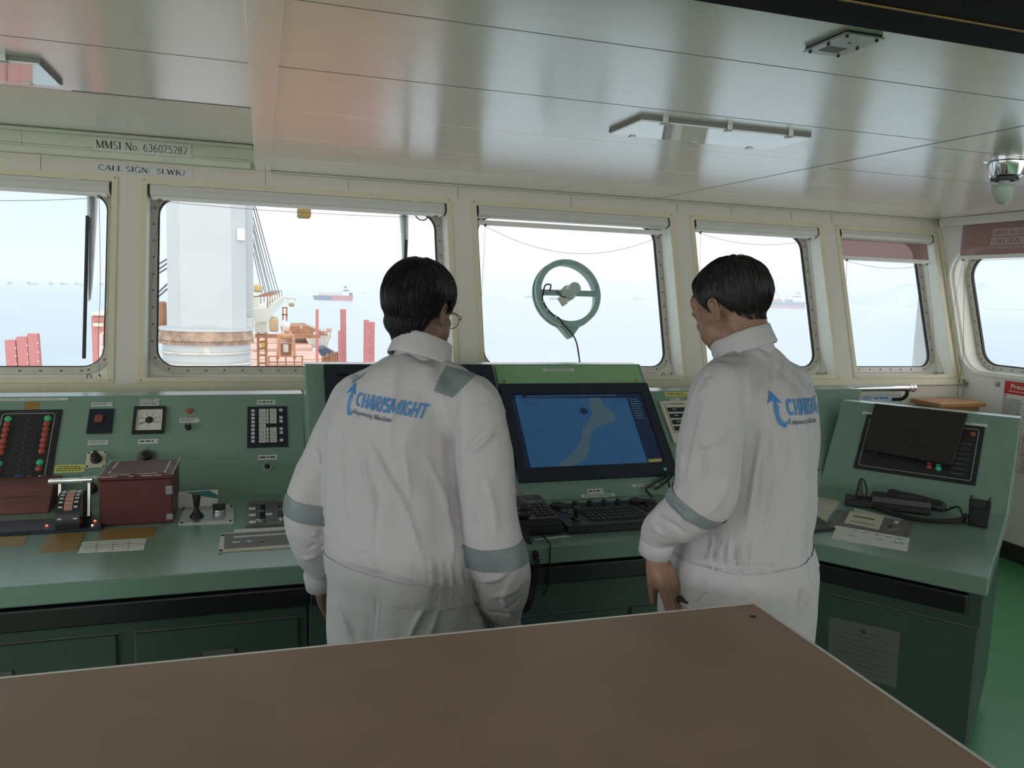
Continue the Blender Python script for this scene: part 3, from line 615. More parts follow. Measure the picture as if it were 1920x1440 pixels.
r = thing('wall_fitting', 'small round grey knob on the white side wall left of the poster', 'wall fitting', SW.w(.25, 1.06)); 
ka, kb = SW.px(1871, 720); bm = B(); lathe(bm, SW.w(ka, kb), SW.n, [(.017, 0), (.017, .006), (.012, .010), (0, .011)], 20); obj('cap', bm, pm('grey_blue_plastic', (.30, .34, .37), .4), r, auto=.6)
ka, kb = SW.px(1814, 719); r0 = thing('wall_cleat', 'dark cleat with a hanging blind cord on the side wall in the corner', 'cleat', SW.w(ka, kb))
bm = B(); cyl(bm, SW.w(ka, kb), SW.w(ka, kb, .02), .008, n=10); tube(bm, [SW.w(ka-.012, kb+.026, .022), SW.w(ka, kb, .018), SW.w(ka+.012, kb-.026, .022)], .006, 8); obj('horn', bm, M['bolt'], r0)
bm = B(); tube(bm, smooth_path([Fs.w(-.02+.0, 1.955, .04), SW.w(.02, 1.6, .05), SW.w(.045, 1.25, .04), SW.w(.02, 1.06, .03), SW.w(.03, .97, .03), SW.w(ka, .98, .03), SW.w(ka, kb, .03)], 6), .0018, 5); obj('cord', bm, M['bolt'], r0)
# chrome grab rail on the wall under the right windows, whiteboard below it
yr = 3.98; zrl = at_y(1690, 728, yr).z; xr = at_y(1708, 728, yr).x
r = thing('grab_rail', 'chrome grab rail on wall brackets under the right-hand windows', 'handrail', (3.2, yr, zrl))
bm = B(); cyl(bm, (1.95, yr, zrl), (xr, yr, zrl), .019, n=20); lathe(bm, (xr, yr, zrl), (1, 0, 0), [(.021, -.02), (.022, -.02), (.022, .006), (.026, .008), (.026, .026), (.018, .036), (0, .038)], 20); obj('bar', bm, M['chrome'], r, auto=.6)
for x in (xr-.03, 2.7): 
    bm = B(); tube(bm, smooth_path([(x, yr, zrl-.01), (x, yr, zrl-.045), (x-.01, yr+.03, zrl-.075), (x-.03, yr+.085, zrl-.085)], 5), .012, 10); obj('bracket', bm, M['rubber'], r, smooth=True)
    bm = B(); cyl(bm, (x-.03, yb-.012, zrl-.085), (x-.03, yb, zrl-.085), .026, n=18); obj('bracket_flange', bm, M['chrome'], r)
wb = Fr((0, yb-.012, 0), (1, 0, 0), (0, 0, 1))
xa, xb_ = wb.px(1500, 760)[0], wb.px(1686, 752)[0]; zt_ = wb.px(1640, 741)[1]
r = thing('whiteboard', 'small whiteboard with faint blue marker writing below the chrome grab rail', 'whiteboard', (xb_-.4, yb-.012, zt_-.4))
bm = B(); fbox(bm, wb, xa-.6, xb_, zt_-.42, zt_, 0, .008); obj('board', bm, pm('whiteboard_enamel', (.60, .69, .76), .3, var=.03), r)
bm = B(); ring_prism(bm, wb, rrect(xa-.61, xb_+.012, zt_-.43, zt_+.012, .012, 3), rrect(xa-.6, xb_-.002, zt_-.42, zt_-.002, .006, 3), -.002, .012); obj('frame', bm, M['alu'], r)
bm = B(); u0, v0 = wb.px(1598, 751); u1, v1 = wb.px(1668, 742); write(bm, wb, 'LAST PORT', u0, u0+(u1-u0)*.5, v0, v1, .0095); dashes(bm, wb, u0+(u1-u0)*.55, u1, v0, v1, 1, .0095, fill=.9, seed=5); dashes(bm, wb, u0-.3, u0-.05, v0-.004, v1-.004, 1, .0095, seed=6); obj('marker_writing', bm, M['ink_blue'], r)
# ================================================================== bridge consoles
ZD = .76
LF = Fr((0, 3.205, ZD), (1, 0, 0), (0, .931, 1))          # port console face
CFm = Fr((0, 2.88, ZD), (1, 0, 0), (0, .94, 1))           # centre console face
J1, J2 = Vector((2.424, 2.891, ZD)), Vector((2.865, 2.305, ZD)); WU = (J2-J1).normalized(); WN = Vector((-WU.y, WU.x, 0))
WFm = Fr(J1, WU, WN*.94+Vector((0, 0, 1)))                # starboard wing face
DK = Fr((0, 0, ZD), (1, 0, 0), (0, 1, 0))                 # desk plane
YF = 2.345                                                # desk front edge
def flat(fr, quad, c0=.0004, c1=.0014): 
    bm = B(); fprism(bm, fr, [fr.px(*q) for q in quad], c0, c1); return bm
def desk_px(quad, c0=.0004, c1=.0014): return flat(DK, quad, c0, c1)
def nameplate(parent, fr, x0, y0, x1, y1, rows=2, seed=0, screws=True, text=None, mat='plate'):
    a0, a1, b0, b1 = fr.rect(x0, y0, x1, y1)
    bm = B(); fbox(bm, fr, a0, a1, b0, b1, 0, .0025, bev=.0006); o = obj('nameplate', bm, M[mat], parent)
    m = B(); e = .10*(a1-a0)
    if text: write(m, fr, text, a0+e, a1-e, b0+.25*(b1-b0), b1-.25*(b1-b0), .003)
    else: dashes(m, fr, a0+e, a1-e, b0+.15*(b1-b0), b1-.15*(b1-b0), rows, .003, seed=seed)
    if screws:
        for a in (a0+.005, a1-.005): lathe(m, fr.w(a, (b0+b1)/2, .0025), fr.n, [(.0022, 0), (.0015, .001)], 8)
    obj('engraving', m, M['ink'], o); return o
def knob(parent, fr, a, b, r, h, mat='black', name='knob', base=None, ptr=True, c=0):
    bm = B()
    if base: lathe(bm, fr.w(a, b, c), fr.n, [(base, 0), (base, .003), (base*.8, .004), (0, .004)], 20, mi=1)
    lathe(bm, fr.w(a, b, c), fr.n, [(r, 0), (r, h*.4), (r*.86, h*.5), (r*.8, h), (r*.6, h+.001), (0, h+.001)], 20)
    if ptr: fbox(bm, fr, a-.0012, a+.0012, b, b+r*.75, c+h, c+h+.0018, mi=2)
    return obj(name, bm, [M[mat], M['steel'], M['plate']], parent, auto=.6)
def lamp(parent, fr, a, b, r, mat, name='lamp', c=0):
    bm = B(); lathe(bm, fr.w(a, b, c), fr.n, [(r*1.2, 0), (r*1.2, .003), (r, .0035), (r*.95, .008), (r*.6, .0105), (0, .011)], 16); return obj(name, bm, M[mat], parent, auto=.7)
# ---- port console
r = thing('port_console', 'long pale green console with gauges running along the left behind the red box', 'console', (-1.2, 3.0, 0))
X0, X1 = -2.6, .128
bm = B(); prism(bm, [(X0, YF, ZD-.06), (X1, YF, ZD-.06), (X1, 3.22, ZD-.06), (X0, 3.22, ZD-.06)], [(X0, YF, ZD), (X1, YF, ZD), (X1, 3.22, ZD), (X0, 3.22, ZD)], bev=.004); obj('worktop', bm, M['green'], r)
ax1 = .166; bm = B(); LH = .492
fprism(bm, LF, [(X0, 0), (ax1, 0), (ax1, LH), (X0, LH)], -.02, 0); box(bm, X0, ax1, LF.w(0, LH).y-.001, 3.66, 1.10, LF.w(0, LH).z); obj('instrument_face', bm, M['green'], r)
bm = B(); box(bm, X0, ax1, 3.63, 3.66, .1, 1.1); box(bm, ax1-.02, ax1, 3.25, 3.66, .1, .76); obj('back_panel', bm, M['green'], r)
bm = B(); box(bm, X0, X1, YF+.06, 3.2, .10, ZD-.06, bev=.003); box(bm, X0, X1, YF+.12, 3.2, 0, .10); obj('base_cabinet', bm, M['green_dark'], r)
YC = YF+.06; CB = Fr((0, YC, 0), (1, 0, 0), (0, 0, 1))
def rail(parent, x0, x1): 
    bm = B(); fbox(bm, CB, x0, x1, .628, .692, .012, .062, bev=.006, seg=2); o = obj('handrail', bm, M['blacksatin'], parent); return o
rail(r, X0, X1)
for k, (x0p, x1p, yp) in enumerate(((None, 221, 1185), (252, 560, 1170))):
    a1 = CB.px(x1p, 1190 if k == 0 else 1156)[0]; a0 = a1-.62 if k == 0 else CB.px(252, 1184)[0]; b1 = CB.px(x1p, 1186 if k == 0 else 1155)[1]
    bm = B(); fbox(bm, CB, a0+.003, a1-.003, .14, b1-.003, .0, .012, bev=.002); ring_prism(bm, CB, [(a0, .137), (a1, .137), (a1, b1), (a0, b1)], [(a0+.003, .14), (a1-.003, .14), (a1-.003, b1-.003), (a0+.003, b1-.003)], .0005, .002, mi=1)
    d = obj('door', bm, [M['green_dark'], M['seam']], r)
    am = (a0+a1)/2; bm = B(); fbox(bm, CB, am-.045, am+.045, b1-.100, b1-.076, .012, .018, bev=.002); obj('label_holder', bm, M['grey_panel'], d)
a0, a1, b0, b1 = LF.rect(-42, 747, 127, 751.5)
bm = B(); fbox(bm, LF, a0, a1, b0, b1, .0004, .0015); s_ = obj('label_strip', bm, M['plate'], r); m_ = B(); write(m_, LF, 'STEERING GEAR MOTOR PANEL', a0+.02, a1-.03, b0+.003, b1-.003, .002); obj('print', m_, M['ink_grey'], s_)
a0, a1, b0, b1 = LF.rect(46, 754, 73, 768); bm = B(); fbox(bm, LF, a0, a1, b0, b1, .0004, .0016); obj('brass_plate', bm, M['brass'], r)
for i, (x0, y0, x1, y1, rows) in enumerate(((172, 755, 211, 762, 2), (165, 826, 203, 834, 2), (156, 893, 183, 899, 1), (263, 748, 299, 753, 1), (263, 755, 299, 761, 1), (259, 824, 297, 832, 1), (337, 785, 374, 792.5, 2), (482, 750.5, 517, 758.5, 1), (484, 853.5, 520, 862.5, 1))): nameplate(r, LF, x0, y0, x1, y1, rows, i)
a0, a1, b0, b1 = LF.rect(103, 872, 159, 886); bm = B(); fbox(bm, LF, a0, a1, b0, b1, .0004, .0014); s_ = obj('yellow_label', bm, M['yellow'], r); m_ = B(); dashes(m_, LF, a0+.006, a1-.006, b0+.004, b1-.004, 3, .002, seed=21); obj('print', m_, M['ink'], s_)
lamp(r, LF, *LF.px(356, 771), .011, 'led_red', 'indicator_lamp'); knob(r, LF, *LF.px(353, 803), .0135, .024, base=.016); knob(r, LF, *LF.px(501, 876), .011, .022, base=.019); knob(r, LF, *LF.px(173, 918), .019, .03, ptr=False)
# selector switch on a cream plate
a0, a1, b0, b1 = LF.rect(162, 847, 199, 877)
t = thing('selector_switch', 'black rotary selector on a cream square plate above the yellow label', 'switch', LF.w((a0+a1)/2, b0))
bm = B(); fbox(bm, LF, a0, a1, b0, b1, 0, .003, bev=.001); obj('plate', bm, M['cream'], t)
for a in (a0+.006, a1-.006):
    for b in (b0+.006, b1-.006): bm = B(); lathe(bm, LF.w(a, b, .003), LF.n, [(.004, 0), (.003, .002)], 8); obj('screw', bm, M['rubber'], t)
bm = B(); c_ = LF.w((a0+a1)/2, (b0+b1)/2, .003); lathe(bm, c_, LF.n, [(.021, 0), (.021, .006), (.017, .010), (.016, .03), (.012, .032), (0, .032)], 20); fbox(bm, LF, (a0+a1)/2-.005, (a0+a1)/2+.005, (b0+b1)/2-.019, (b0+b1)/2+.019, .02, .042, bev=.002); obj('knob', bm, M['black'], t, auto=.6)
# square push button
a0, a1, b0, b1 = LF.rect(165, 768, 212, 814)
t = thing('push_button_unit', 'square dark blue-black unit with one brown-red push button left of the gauge', 'push button', LF.w((a0+a1)/2, b0))
bm = B(); fbox(bm, LF, a0, a1, b0, b1, 0, .008, bev=.002); obj('plate', bm, M['navy'], t)
x0, x1, y0, y1 = LF.rect(179, 783, 194, 796); bm = B(); fbox(bm, LF, x0-.004, x1+.004, y0-.004, y1+.004, .008, .012, bev=.001); obj('bezel', bm, M['black'], t); bm = B(); fbox(bm, LF, x0, x1, y0, y1, .012, .022, bev=.002); obj('button', bm, M['brown_cap'], t)
# load gauge
a0, a1, b0, b1 = LF.rect(250, 765, 310, 814)
t = thing('load_gauge', 'square white dial gauge in a black frame above the red box', 'gauge', LF.w((a0+a1)/2, b0)); ac, bc = (a0+a1)/2, (b0+b1)/2; wg = (a1-a0)/2; hg = (b1-b0)/2
bm = B(); ring_prism(bm, LF, [(a0, b0), (a1, b0), (a1, b1), (a0, b1)], [(a0+.011, b0+.011), (a1-.011, b0+.011), (a1-.011, b1-.011), (a0+.011, b1-.011)], 0, .014); obj('bezel', bm, M['black'], t)
bm = B(); fbox(bm, LF, a0+.009, a1-.009, b0+.009, b1-.009, .001, .006); dial = obj('dial', bm, M['dial'], t)
bm = B()
for k in range(31):
    th = math.radians(200-220*k/30); R1, R2 = .043, .039 if k % 6 else .035
    tube(bm, [LF.w(ac+R1*math.cos(th), bc+R1*math.sin(th), .0065), LF.w(ac+R2*math.cos(th), bc+R2*math.sin(th), .0065)], .0006, 4)
for k, s in enumerate(('0', '20', '40', '60', '80', '100')): th = math.radians(200-220*k/5); write(bm, LF, s, ac+.029*math.cos(th)-.0025*len(s), ac+.029*math.cos(th)+.0025*len(s), bc+.029*math.sin(th)-.004, bc+.029*math.sin(th)+.004, .0065)
write(bm, LF, '%', ac-.004, ac+.004, bc-.035, bc-.026, .0065); obj('scale', bm, M['ink_grey'], dial)
bm = B(); tube(bm, [LF.w(ac, bc, .0085), LF.w(ac-.038, bc-.023, .0085)], .0011, 5); obj('needle', bm, M['ink'], t)
bm = B(); lathe(bm, LF.w(ac, bc, .006), LF.n, [(.015, 0), (.015, .005), (.013, .006), (0, .006)], 20); obj('hub', bm, M['ink'], t, auto=.6)
# round dial half hidden by the red box
a, b = LF.px(275, 857); t = thing('rotary_dimmer', 'round dark rotary dial half hidden behind the red box', 'dial', LF.w(a, b))
bm = B(); lathe(bm, LF.w(a, b), LF.n, [(.036, 0), (.036, .002), (.03, .004), (0, .004)], 28); obj('scale_ring', bm, M['grey_panel'], t, auto=.6); bm = B(); lathe(bm, LF.w(a, b, .004), LF.n, [(.02, 0), (.018, .016), (.016, .018), (0, .018)], 24); obj('knob', bm, M['black'], t, auto=.6)
bm = B(); lathe(bm, LF.w(a, b+.041), LF.n, [(.003, 0), (.003, .001)], 8); obj('index_mark', bm, M['ink'], t)
# black alarm panel
a0, a1 = LF.px(-5, 769)[0], LF.px(117.5, 769)[0]; b1 = LF.px(60, 769.5)[1]; b0 = LF.px(50, 905.5)[1]
t = thing('alarm_panel', 'tall black alarm panel with columns of red and green lamps at the left edge', 'alarm panel', LF.w((a0+a1)/2, b0))
bm = B(); fbox(bm, LF, a0, a1, b0, b1, 0, .006, bev=.0015); obj('panel', bm, M['black'], t)
ia0, ia1, ib0, ib1 = a0+.022, a1-.022, b0+.008, b1-.018; bm = B(); ring_prism(bm, LF, rrect(ia0, ia1, ib0, ib1, .012, 4), rrect(ia0+.0015, ia1-.0015, ib0+.0015, ib1-.0015, .0105, 4), .006, .0066); obj('border_line', bm, M['plate'], t)
bm = B(); write(bm, LF, 'STEERING GEAR ALARM PANEL', a0+.05, a1-.045, b1-.0145, b1-.0065, .0065)
ys = [788.5, 799, 810, 820, 830.5, 841.5, 852, 862.5, 873, 884]
obj('heading', bm, M['ink_grey'], t)
for k, y in enumerate(ys):
    aL, bm_ = ia0+.058, LF.px(54, y)[1]; aR = ia1-.058; bm = B(); ring_prism(bm, LF, [(aL, bm_-.009), (aR, bm_-.009), (aR, bm_+.009), (aL, bm_+.009)], [(aL+.0006, bm_-.0084), (aR-.0006, bm_-.0084), (aR-.0006, bm_+.0084), (aL+.0006, bm_+.0084)], .006, .0063)
    dashes(bm, LF, aL+.03, aR-.03, bm_-.005, bm_+.005, 1, .0064, seed=40+k); obj('legend', bm, M['ink_grey'], t)
cols = ['led_green']+['led_red']*6+[None, 'led_green', 'led_red']
yl = [787, 797, 807, 817, 827.5, 838, 848.5, 0, 869.5, 881]
for side in (0, 1):
    for m, y in zip(cols, yl):
        if m: lamp(t, LF, (ia0+.024) if side == 0 else (ia1-.024), LF.px(54, y)[1], .0105, m, c=.006)
lamp(t, LF, *LF.px(36, 899.5), .016, 'blue_cap', 'push_button', .006); lamp(t, LF, *LF.px(56, 898.5), .0105, 'brown_cap', 'push_button', .006); lamp(t, LF, *LF.px(76, 897), .007, 'plate', 'push_button', .006)
# keypad
a0, a1, b0, b1 = LF.rect(463.5, 763, 539, 839.5)
t = thing('keypad_panel', 'dark keypad with white keys on the console beside the left man', 'keypad', LF.w((a0+a1)/2, b0)); wk, hk = a1-a0, b1-b0
bm = B(); fbox(bm, LF, a0, a1, b0, b1, 0, .006, bev=.0015); obj('panel', bm, M['navy'], t)
def key(u, v, w, h, n='key', mat='plate', pr=None):
    bm = B(); fbox(bm, LF, a0+u*wk, a0+(u+w)*wk, b1-(v+h)*hk, b1-v*hk, .006, .0085, bev=.0006); k = obj(n, bm, M[mat], t)
    if pr: m = B(); dashes(m, LF, a0+(u+.15*w)*wk, a0+(u+.85*w)*wk, b1-(v+.75*h)*hk, b1-(v+.3*h)*hk, 1, .009, seed=int(v*999)); obj('print', m, M['ink_grey'], k)
for k in range(9): key(.10, .085+.0925*k, .085, .062); key(.29, .075+.0925*k, .17, .08, 'legend_key', pr=1)
for k in range(9): 
    if k != 4: key(.475, .075+.0925*k, .055, .08, 'legend_strip')
for k in (0, 1, 2, 3, 5, 6, 7, 8): key(.56, .075+.0925*k, .17, .08, 'legend_key', pr=1)
for k in (0, 2, 3, 5, 6, 8): key(.80, .078+.0925*k, .085, .062)
# red-brown wooden cover block
q0, q1 = at_z(-70, 972, ZD), at_z(91, 962, ZD); t = thing('wooden_cover', 'red-brown wooden cover block below the alarm panel at the left edge', 'cover', q0.lerp(q1, .5))
bm = B(); zt = at_y(100, 906, q1.y+.045).z; p1 = [(-1.3, q1.y, ZD+.0005), (q1.x, q1.y, ZD+.0005), (q1.x, q1.y+.17, ZD+.0005), (-1.3, q1.y+.17, ZD+.0005)]; p2 = [(-1.3, q1.y+.045, zt), (q1.x+.012, q1.y+.045, zt), (q1.x+.012, q1.y+.17, zt), (-1.3, q1.y+.17, zt)]; prism(bm, p1, p2, bev=.003); obj('block', bm, M['redbrown'], t)
fw = Fr(Vector(p1[0]), (1, 0, 0), Vector(p2[0])-Vector(p1[0])); bm = B(); fbox(bm, fw, .02, .54, .062, .0635, 0, .0008); obj('joint_line', bm, M['rubber'], t)
# engine telegraph
b_l, b_r = at_z(0, 1004, ZD), at_z(190, 995, ZD); yb0, yb1 = b_r.y, at_z(150, 969, ZD).y
t = thing('engine_telegraph', 'black engine telegraph with white-marked drum and chrome bail handle beside the red box', 'telegraph', ((b_l.x+b_r.x)/2, yb0, ZD))
bm = B(); box(bm, -1.25, b_r.x, yb0, 2.97, ZD, ZD+.012, bev=.002); bx = at_z(75, 990, ZD+.012).x; box(bm, bx-.001, bx+.001, yb0-.0005, 2.97, ZD+.0115, ZD+.0125, mi=1); obj('base_plate', bm, [M['navy'], M['seam']], t)
dl, dr = at_z(104, 994, ZD+.012), at_z(150, 991, ZD+.012); dy = dl.y+.005; Rd = .085; ax_y, ax_z = dy+Rd*.92, ZD+.034
bm = B(); k = 28; prof = [(ax_y-Rd*math.cos(th), ax_z+Rd*math.sin(th)) for th in np.radians(np.linspace(-12, 180, k))]+[(ax_y+Rd, ZD+.012), (ax_y-Rd*.97, ZD+.012)]
prism(bm, [(dl.x, y, z) for y, z in prof], [(dr.x, y, z) for y, z in prof]); bmesh.ops.recalc_face_normals(bm, faces=bm.faces[:]); obj('drum', bm, M['black'], t, auto=.5)
wD = dr.x-dl.x
def drum_patch(x0, x1, t0, t1, name, mat, lift=.0012):
    bm = B(); kk = 6; 
    ths = np.radians(np.linspace(t0, t1, kk)); pts = [(x, ax_y-(Rd+l)*math.cos(th), ax_z+(Rd+l)*math.sin(th)) for l in (-.002, lift) for th in ths for x in (x0, x1)]
    n2 = 2*kk; fs = [(2*i, 2*i+1, 2*i+3, 2*i+2) for i in range(kk-1)]; fs += [tuple(n2+j for j in reversed(f)) for f in fs]+[(0, n2, n2+1, 1), (n2-2, n2-1, 2*n2-1, 2*n2-2)]+[(2*i, 2*i+2, n2+2*i+2, n2+2*i) for i in range(kk-1)]+[(2*i+1, n2+2*i+1, n2+2*i+3, 2*i+3) for i in range(kk-1)]
    add_pts(bm, pts, fs); return obj(name, bm, M[mat], t)
M['pinkscale'] = pm('faded_pink_scale', (.46, .20, .16), .5, var=.05)
cs = drum_patch(dl.x+.33*wD, dl.x+.68*wD, 28, 118, 'centre_scale', 'pinkscale')
for k in range(7): drum_patch(dl.x+.36*wD, dl.x+.65*wD, 33+12*k, 33.8+12*k, 'scale_line', 'plate', .0018)
for k, (t0, t1) in enumerate(((8, 11), (34, 38), (46, 50), (57, 61), (68, 72), (80, 108))):
    for x0, x1 in ((.10, .26), (.74, .90)): drum_patch(dl.x+x0*wD, dl.x+x1*wD, t0, t1, 'position_mark', 'plate', .0018)
hp = at_y(91, 903, ax_y+.02); hq = at_y(175, 903, ax_y+.02); hz = hp.z; hy = ax_y+.02
bm = B(); box(bm, hp.x, hq.x, hy-.011, hy+.011, hz-.009, hz+.009, bev=.005, seg=2); obj('handle_bar', bm, M['chrome'], t, auto=.6)
for x in (hp.x+.035, hq.x-.012):
    bm = B(); prism(bm, [(x-.004, ax_y-.012, ax_z), (x+.004, ax_y-.012, ax_z), (x+.004, ax_y+.014, ax_z), (x-.004, ax_y+.014, ax_z)], [(x-.004, hy-.008, hz), (x+.004, hy-.008, hz), (x+.004, hy+.008, hz), (x-.004, hy+.008, hz)]); obj('lever_arm', bm, M['steel'], t)
bm = B(); cyl(bm, (hp.x+.03, ax_y, ax_z), (hq.x-.006, ax_y, ax_z), .012, n=14); obj('axle', bm, M['black'], t)
for (px_, py_, m, nm) in ((87.5, 986, 'led_on', 'red_led'), (178, 977, 'led_on', 'orange_led'), (173, 985.5, 'led_white', 'white_led')):
    p = at_z(px_, py_, ZD+.0125); bm = B(); lathe(bm, p, (0, 0, 1), [(.0045 if m == 'led_on' else .003, 0), (.003, .003), (0, .0035)], 10); obj(nm, bm, M[m], t)
# red box
f0, f1 = at_z(190, 984, ZD), at_z(322.5, 983.5, ZD); k0 = at_z(346, 952, ZD)
yf, xf0, xf1 = (f0.y+f1.y)/2, f0.x, f1.x; hz = at_y(321, 889.5, yf).z; yk = yf+.245
t = thing('red_box', 'maroon painted wooden box with worn white edges standing on the left console', 'box', ((xf0+xf1)/2, yf+.12, ZD))
bm = B(); box(bm, xf0, xf1, yf, yk, ZD+.001, hz-.014, bev=.003); obj('body', bm, M['red'], t)
bm = B(); box(bm, xf0-.004, xf1+.004, yf-.004, yk+.004, hz-.014, hz, bev=.003); box(bm, xf0+.022, xf1-.022, yf+.02, yk-.02, hz, hz+.002, bev=.001); obj('lid', bm, M['red'], t)
bm = B(); rr = random.Random(4); e = .0012
def worn(p, q, w):
    p, q = Vector(p), Vector(q); x = 0; L = (q-p).length; d = (q-p)/L
    while x < L:
        l = rr.uniform(.006, .03); s = p+d*x; 
        if rr.random() < .8: ww = w*rr.uniform(.4, 1.2); box(bm, min(s.x, (s+d*l).x)-ww, max(s.x, (s+d*l).x)+ww, min(s.y, (s+d*l).y)-ww, max(s.y, (s+d*l).y)+ww, s.z-e, s.z+.0006)
        x += l*rr.uniform(.8, 1.5)
worn((xf0, yf-.003, hz), (xf1, yf-.003, hz), .0016); worn((xf0-.002, yf, hz), (xf0-.002, yk, hz), .0015); worn((xf1+.002, yf, hz), (xf1+.002, yk, hz), .002)
worn((xf0+.025, yf+.03, hz+.002), (xf0+.025, yk-.03, hz+.002), .003); worn((xf1-.025, yf+.03, hz+.002), (xf1-.025, yk-.03, hz+.002), .0035); worn((xf0+.03, yf+.02, hz+.002), (xf1-.05, yf+.02, hz+.002), .001)
obj('chipped_paint', bm, M['redwear'], t)
for z0, z1 in ((hz-.07, hz-.04), (hz-.16, hz-.14)):
    bm = B(); box(bm, xf1-.02, xf1+.0006, yf-.0006, yf+.01, z0, z1); obj('tape_patch', bm, pm('grey_tape', (.30, .28, .30), .5), t)
# folded card leaning on the face
cf = Fr(at_z(346, 957, ZD)+Vector((0, .03, 0)), (1, 0, 0), (0, .55, 1)); a0 = 0; a1 = cf.px(408, 935)[0]; ht = cf.px(380, 919)[1]
t = thing('folded_card', 'white card with a teal printed top propped behind the joystick plate', 'card', cf.o); bm = B(); fprism(bm, cf, [(-.08, .001), (a1, .001), (a1+.002, ht), (-.08, ht-.004)], 0, .0015); obj('card', bm, M['paper'], t)
bm = B(); fprism(bm, cf, [(.0, ht-.008), (a1-.03, ht-.003), (a1, ht-.022), (a1, ht-.036), (.05, ht-.022)], .0015, .002); obj('printed_band', bm, pm('teal_print', (.03, .20, .22), .5), t)
# joystick plate
t = thing('joystick_plate', 'steel control plate with a black joystick right of the red box', 'joystick panel', at_z(386, 967, ZD)); quad = ((347, 951.6), (438, 947), (438, 980), (334, 983.5)); obj('plate', desk_px(quad, 0, .004), M['steel'], t)
for q in ((345, 953), (434, 949), (432, 977), (341, 981)): bm = B(); lathe(bm, at_z(*q, ZD+.004), (0, 0, 1), [(.0055, 0), (.0045, .003), (0, .003)], 10); obj('screw', bm, M['rubber'], t)
p = at_z(369, 969.5, ZD+.004); bm = B(); lathe(bm, p, (0, 0, 1), [(.024, 0), (.023, .006), (.016, .016), (.009, .022), (.012, .026), (.007, .03), (.006, .04)], 18); obj('boot', bm, M['rubber'], t, smooth=True)
bm = B(); lathe(bm, p, (0, .05, 1), [(.006, .035), (.010, .04), (.014, .075), (.0145, .08), (.011, .084), (0, .085)], 18); obj('stick', bm, M['black'], t, auto=.7)
p = at_z(411, 962, ZD+.004); bm = B(); lathe(bm, p, (0, 0, 1), [(.024, 0), (.024, .006), (.021, .010), (.020, .014), (0, .014)], 20, mi=1); fr = Fr(p, (1, .15, 0), (-.15, 1, 0)); fbox(bm, fr, -.022, .022, -.009, .009, .014, .036, bev=.003); obj('rotary_knob', bm, [M['black'], M['steel']], t, auto=.6)
obj('label', desk_px(((398, 949), (426, 948), (430, 953), (399, 955)), .004, .005), M['plate'], t); bm = B(); fr = DK; a, b = DK.px(350, 979); a2, _ = DK.px(432, 975); dashes(bm, DK, a, a2, b-.001, b+.006, 1, .0045, seed=9); obj('print', bm, M['ink'], t)
# switch plate
t = thing('switch_plate', 'dark plate with white keys and stacked black knobs by the left man elbow', 'switch panel', at_z(500, 967, ZD)); obj('plate', desk_px(((462, 944), (556, 940), (560, 985), (460, 990.5)), 0, .010), M['grey_panel'], t)
obj('inlay', desk_px(((468, 948), (552, 944), (556, 981), (466, 986.5)), .010, .0108), pm('dark_brown_inlay', (.05, .045, .038), .4), t)
for q in ((473, 955), (474, 967), (474, 980), (504, 965.5)): p = at_z(*q, ZD+.011); bm = B(); box(bm, p.x-.012, p.x+.012, p.y-.011, p.y+.011, p.z, p.z+.005, bev=.001); obj('key', bm, M['plate'], t)
for q in ((489, 962), (489, 977), (530, 959), (530, 974)):
    p = at_z(*q, ZD+.011); bm = B(); lathe(bm, p, (0, 0, 1), [(.017, 0), (.017, .012), (.015, .014), (0, .014)], 18, mi=1); lathe(bm, p, (0, 0, 1), [(.0165, .012), (.0155, .036), (.012, .038), (0, .038)], 18); obj('knob', bm, [M['black'], M['steel']], t, auto=.6)
bm = B(); a, b = DK.px(468, 988); a2, _ = DK.px(550, 984); dashes(bm, DK, a, a2, b-.001, b+.006, 1, .0112, seed=19); obj('print', bm, M['plate'], t)
# long flat plate near the desk edge
t = thing('thruster_plate', 'long flat brown panel with cream ends near the left desk edge', 'control panel', at_z(480, 1020, ZD)); obj('plate', desk_px(((414, 1002.5), (560, 993), (566, 1025.5), (409, 1036)), 0, .005), M['cream'], t)
obj('dark_field', desk_px(((421, 1004), (560, 995), (564, 1022), (420, 1032.5)), .005, .0056), pm('brown_field', (.10, .085, .07), .45), t); obj('white_strip', desk_px(((439, 996), (540, 990.5), (541, 995), (439, 1001)), .0004, .0064), M['plate'], t); obj('light_band', desk_px(((438, 1008.5), (545, 1002), (545, 1004.5), (438, 1011.5)), .0056, .006), M['cream'], t)
for i, (x, y) in enumerate(((443, 1017.5), (468, 1016), (492, 1015))): p = at_z(x, y, ZD+.0056); bm = B(); box(bm, p.x-.011+.003*(i == 1), p.x+.011-.003*(i == 1), p.y-.005, p.y+.005, p.z, p.z+.003, bev=.001); obj('button', bm, M['plate'] if i < 2 else M['handset_tan'], t)
for q in ((417, 1004), (414, 1032.5)): bm = B(); lathe(bm, at_z(*q, ZD+.005), (0, 0, 1), [(.006, 0), (.005, .003), (0, .003)], 10); obj('screw', bm, M['rubber'], t)
for i, (quad, lab) in enumerate((([(-40, 1008), (54, 1004), (44, 1022.5), (-50, 1028)], 'brown-gold instruction sticker cut by the left edge of the view'), ([(93, 1002.5), (160, 998.5), (144, 1032.5), (72.5, 1037.5)], 'square brown-gold sticker on the desk in front of the engine telegraph'), ([(191, 993.5), (292.5, 987.5), (286.5, 1007.5), (181.5, 1013.5)], 'brown-gold sticker on the desk right in front of the red box'))):
    bm = desk_px(quad, 0, .0012); obj('desk_sticker', bm, M['brass'], label=lab, cat='sticker', group='brown stickers on the desk')
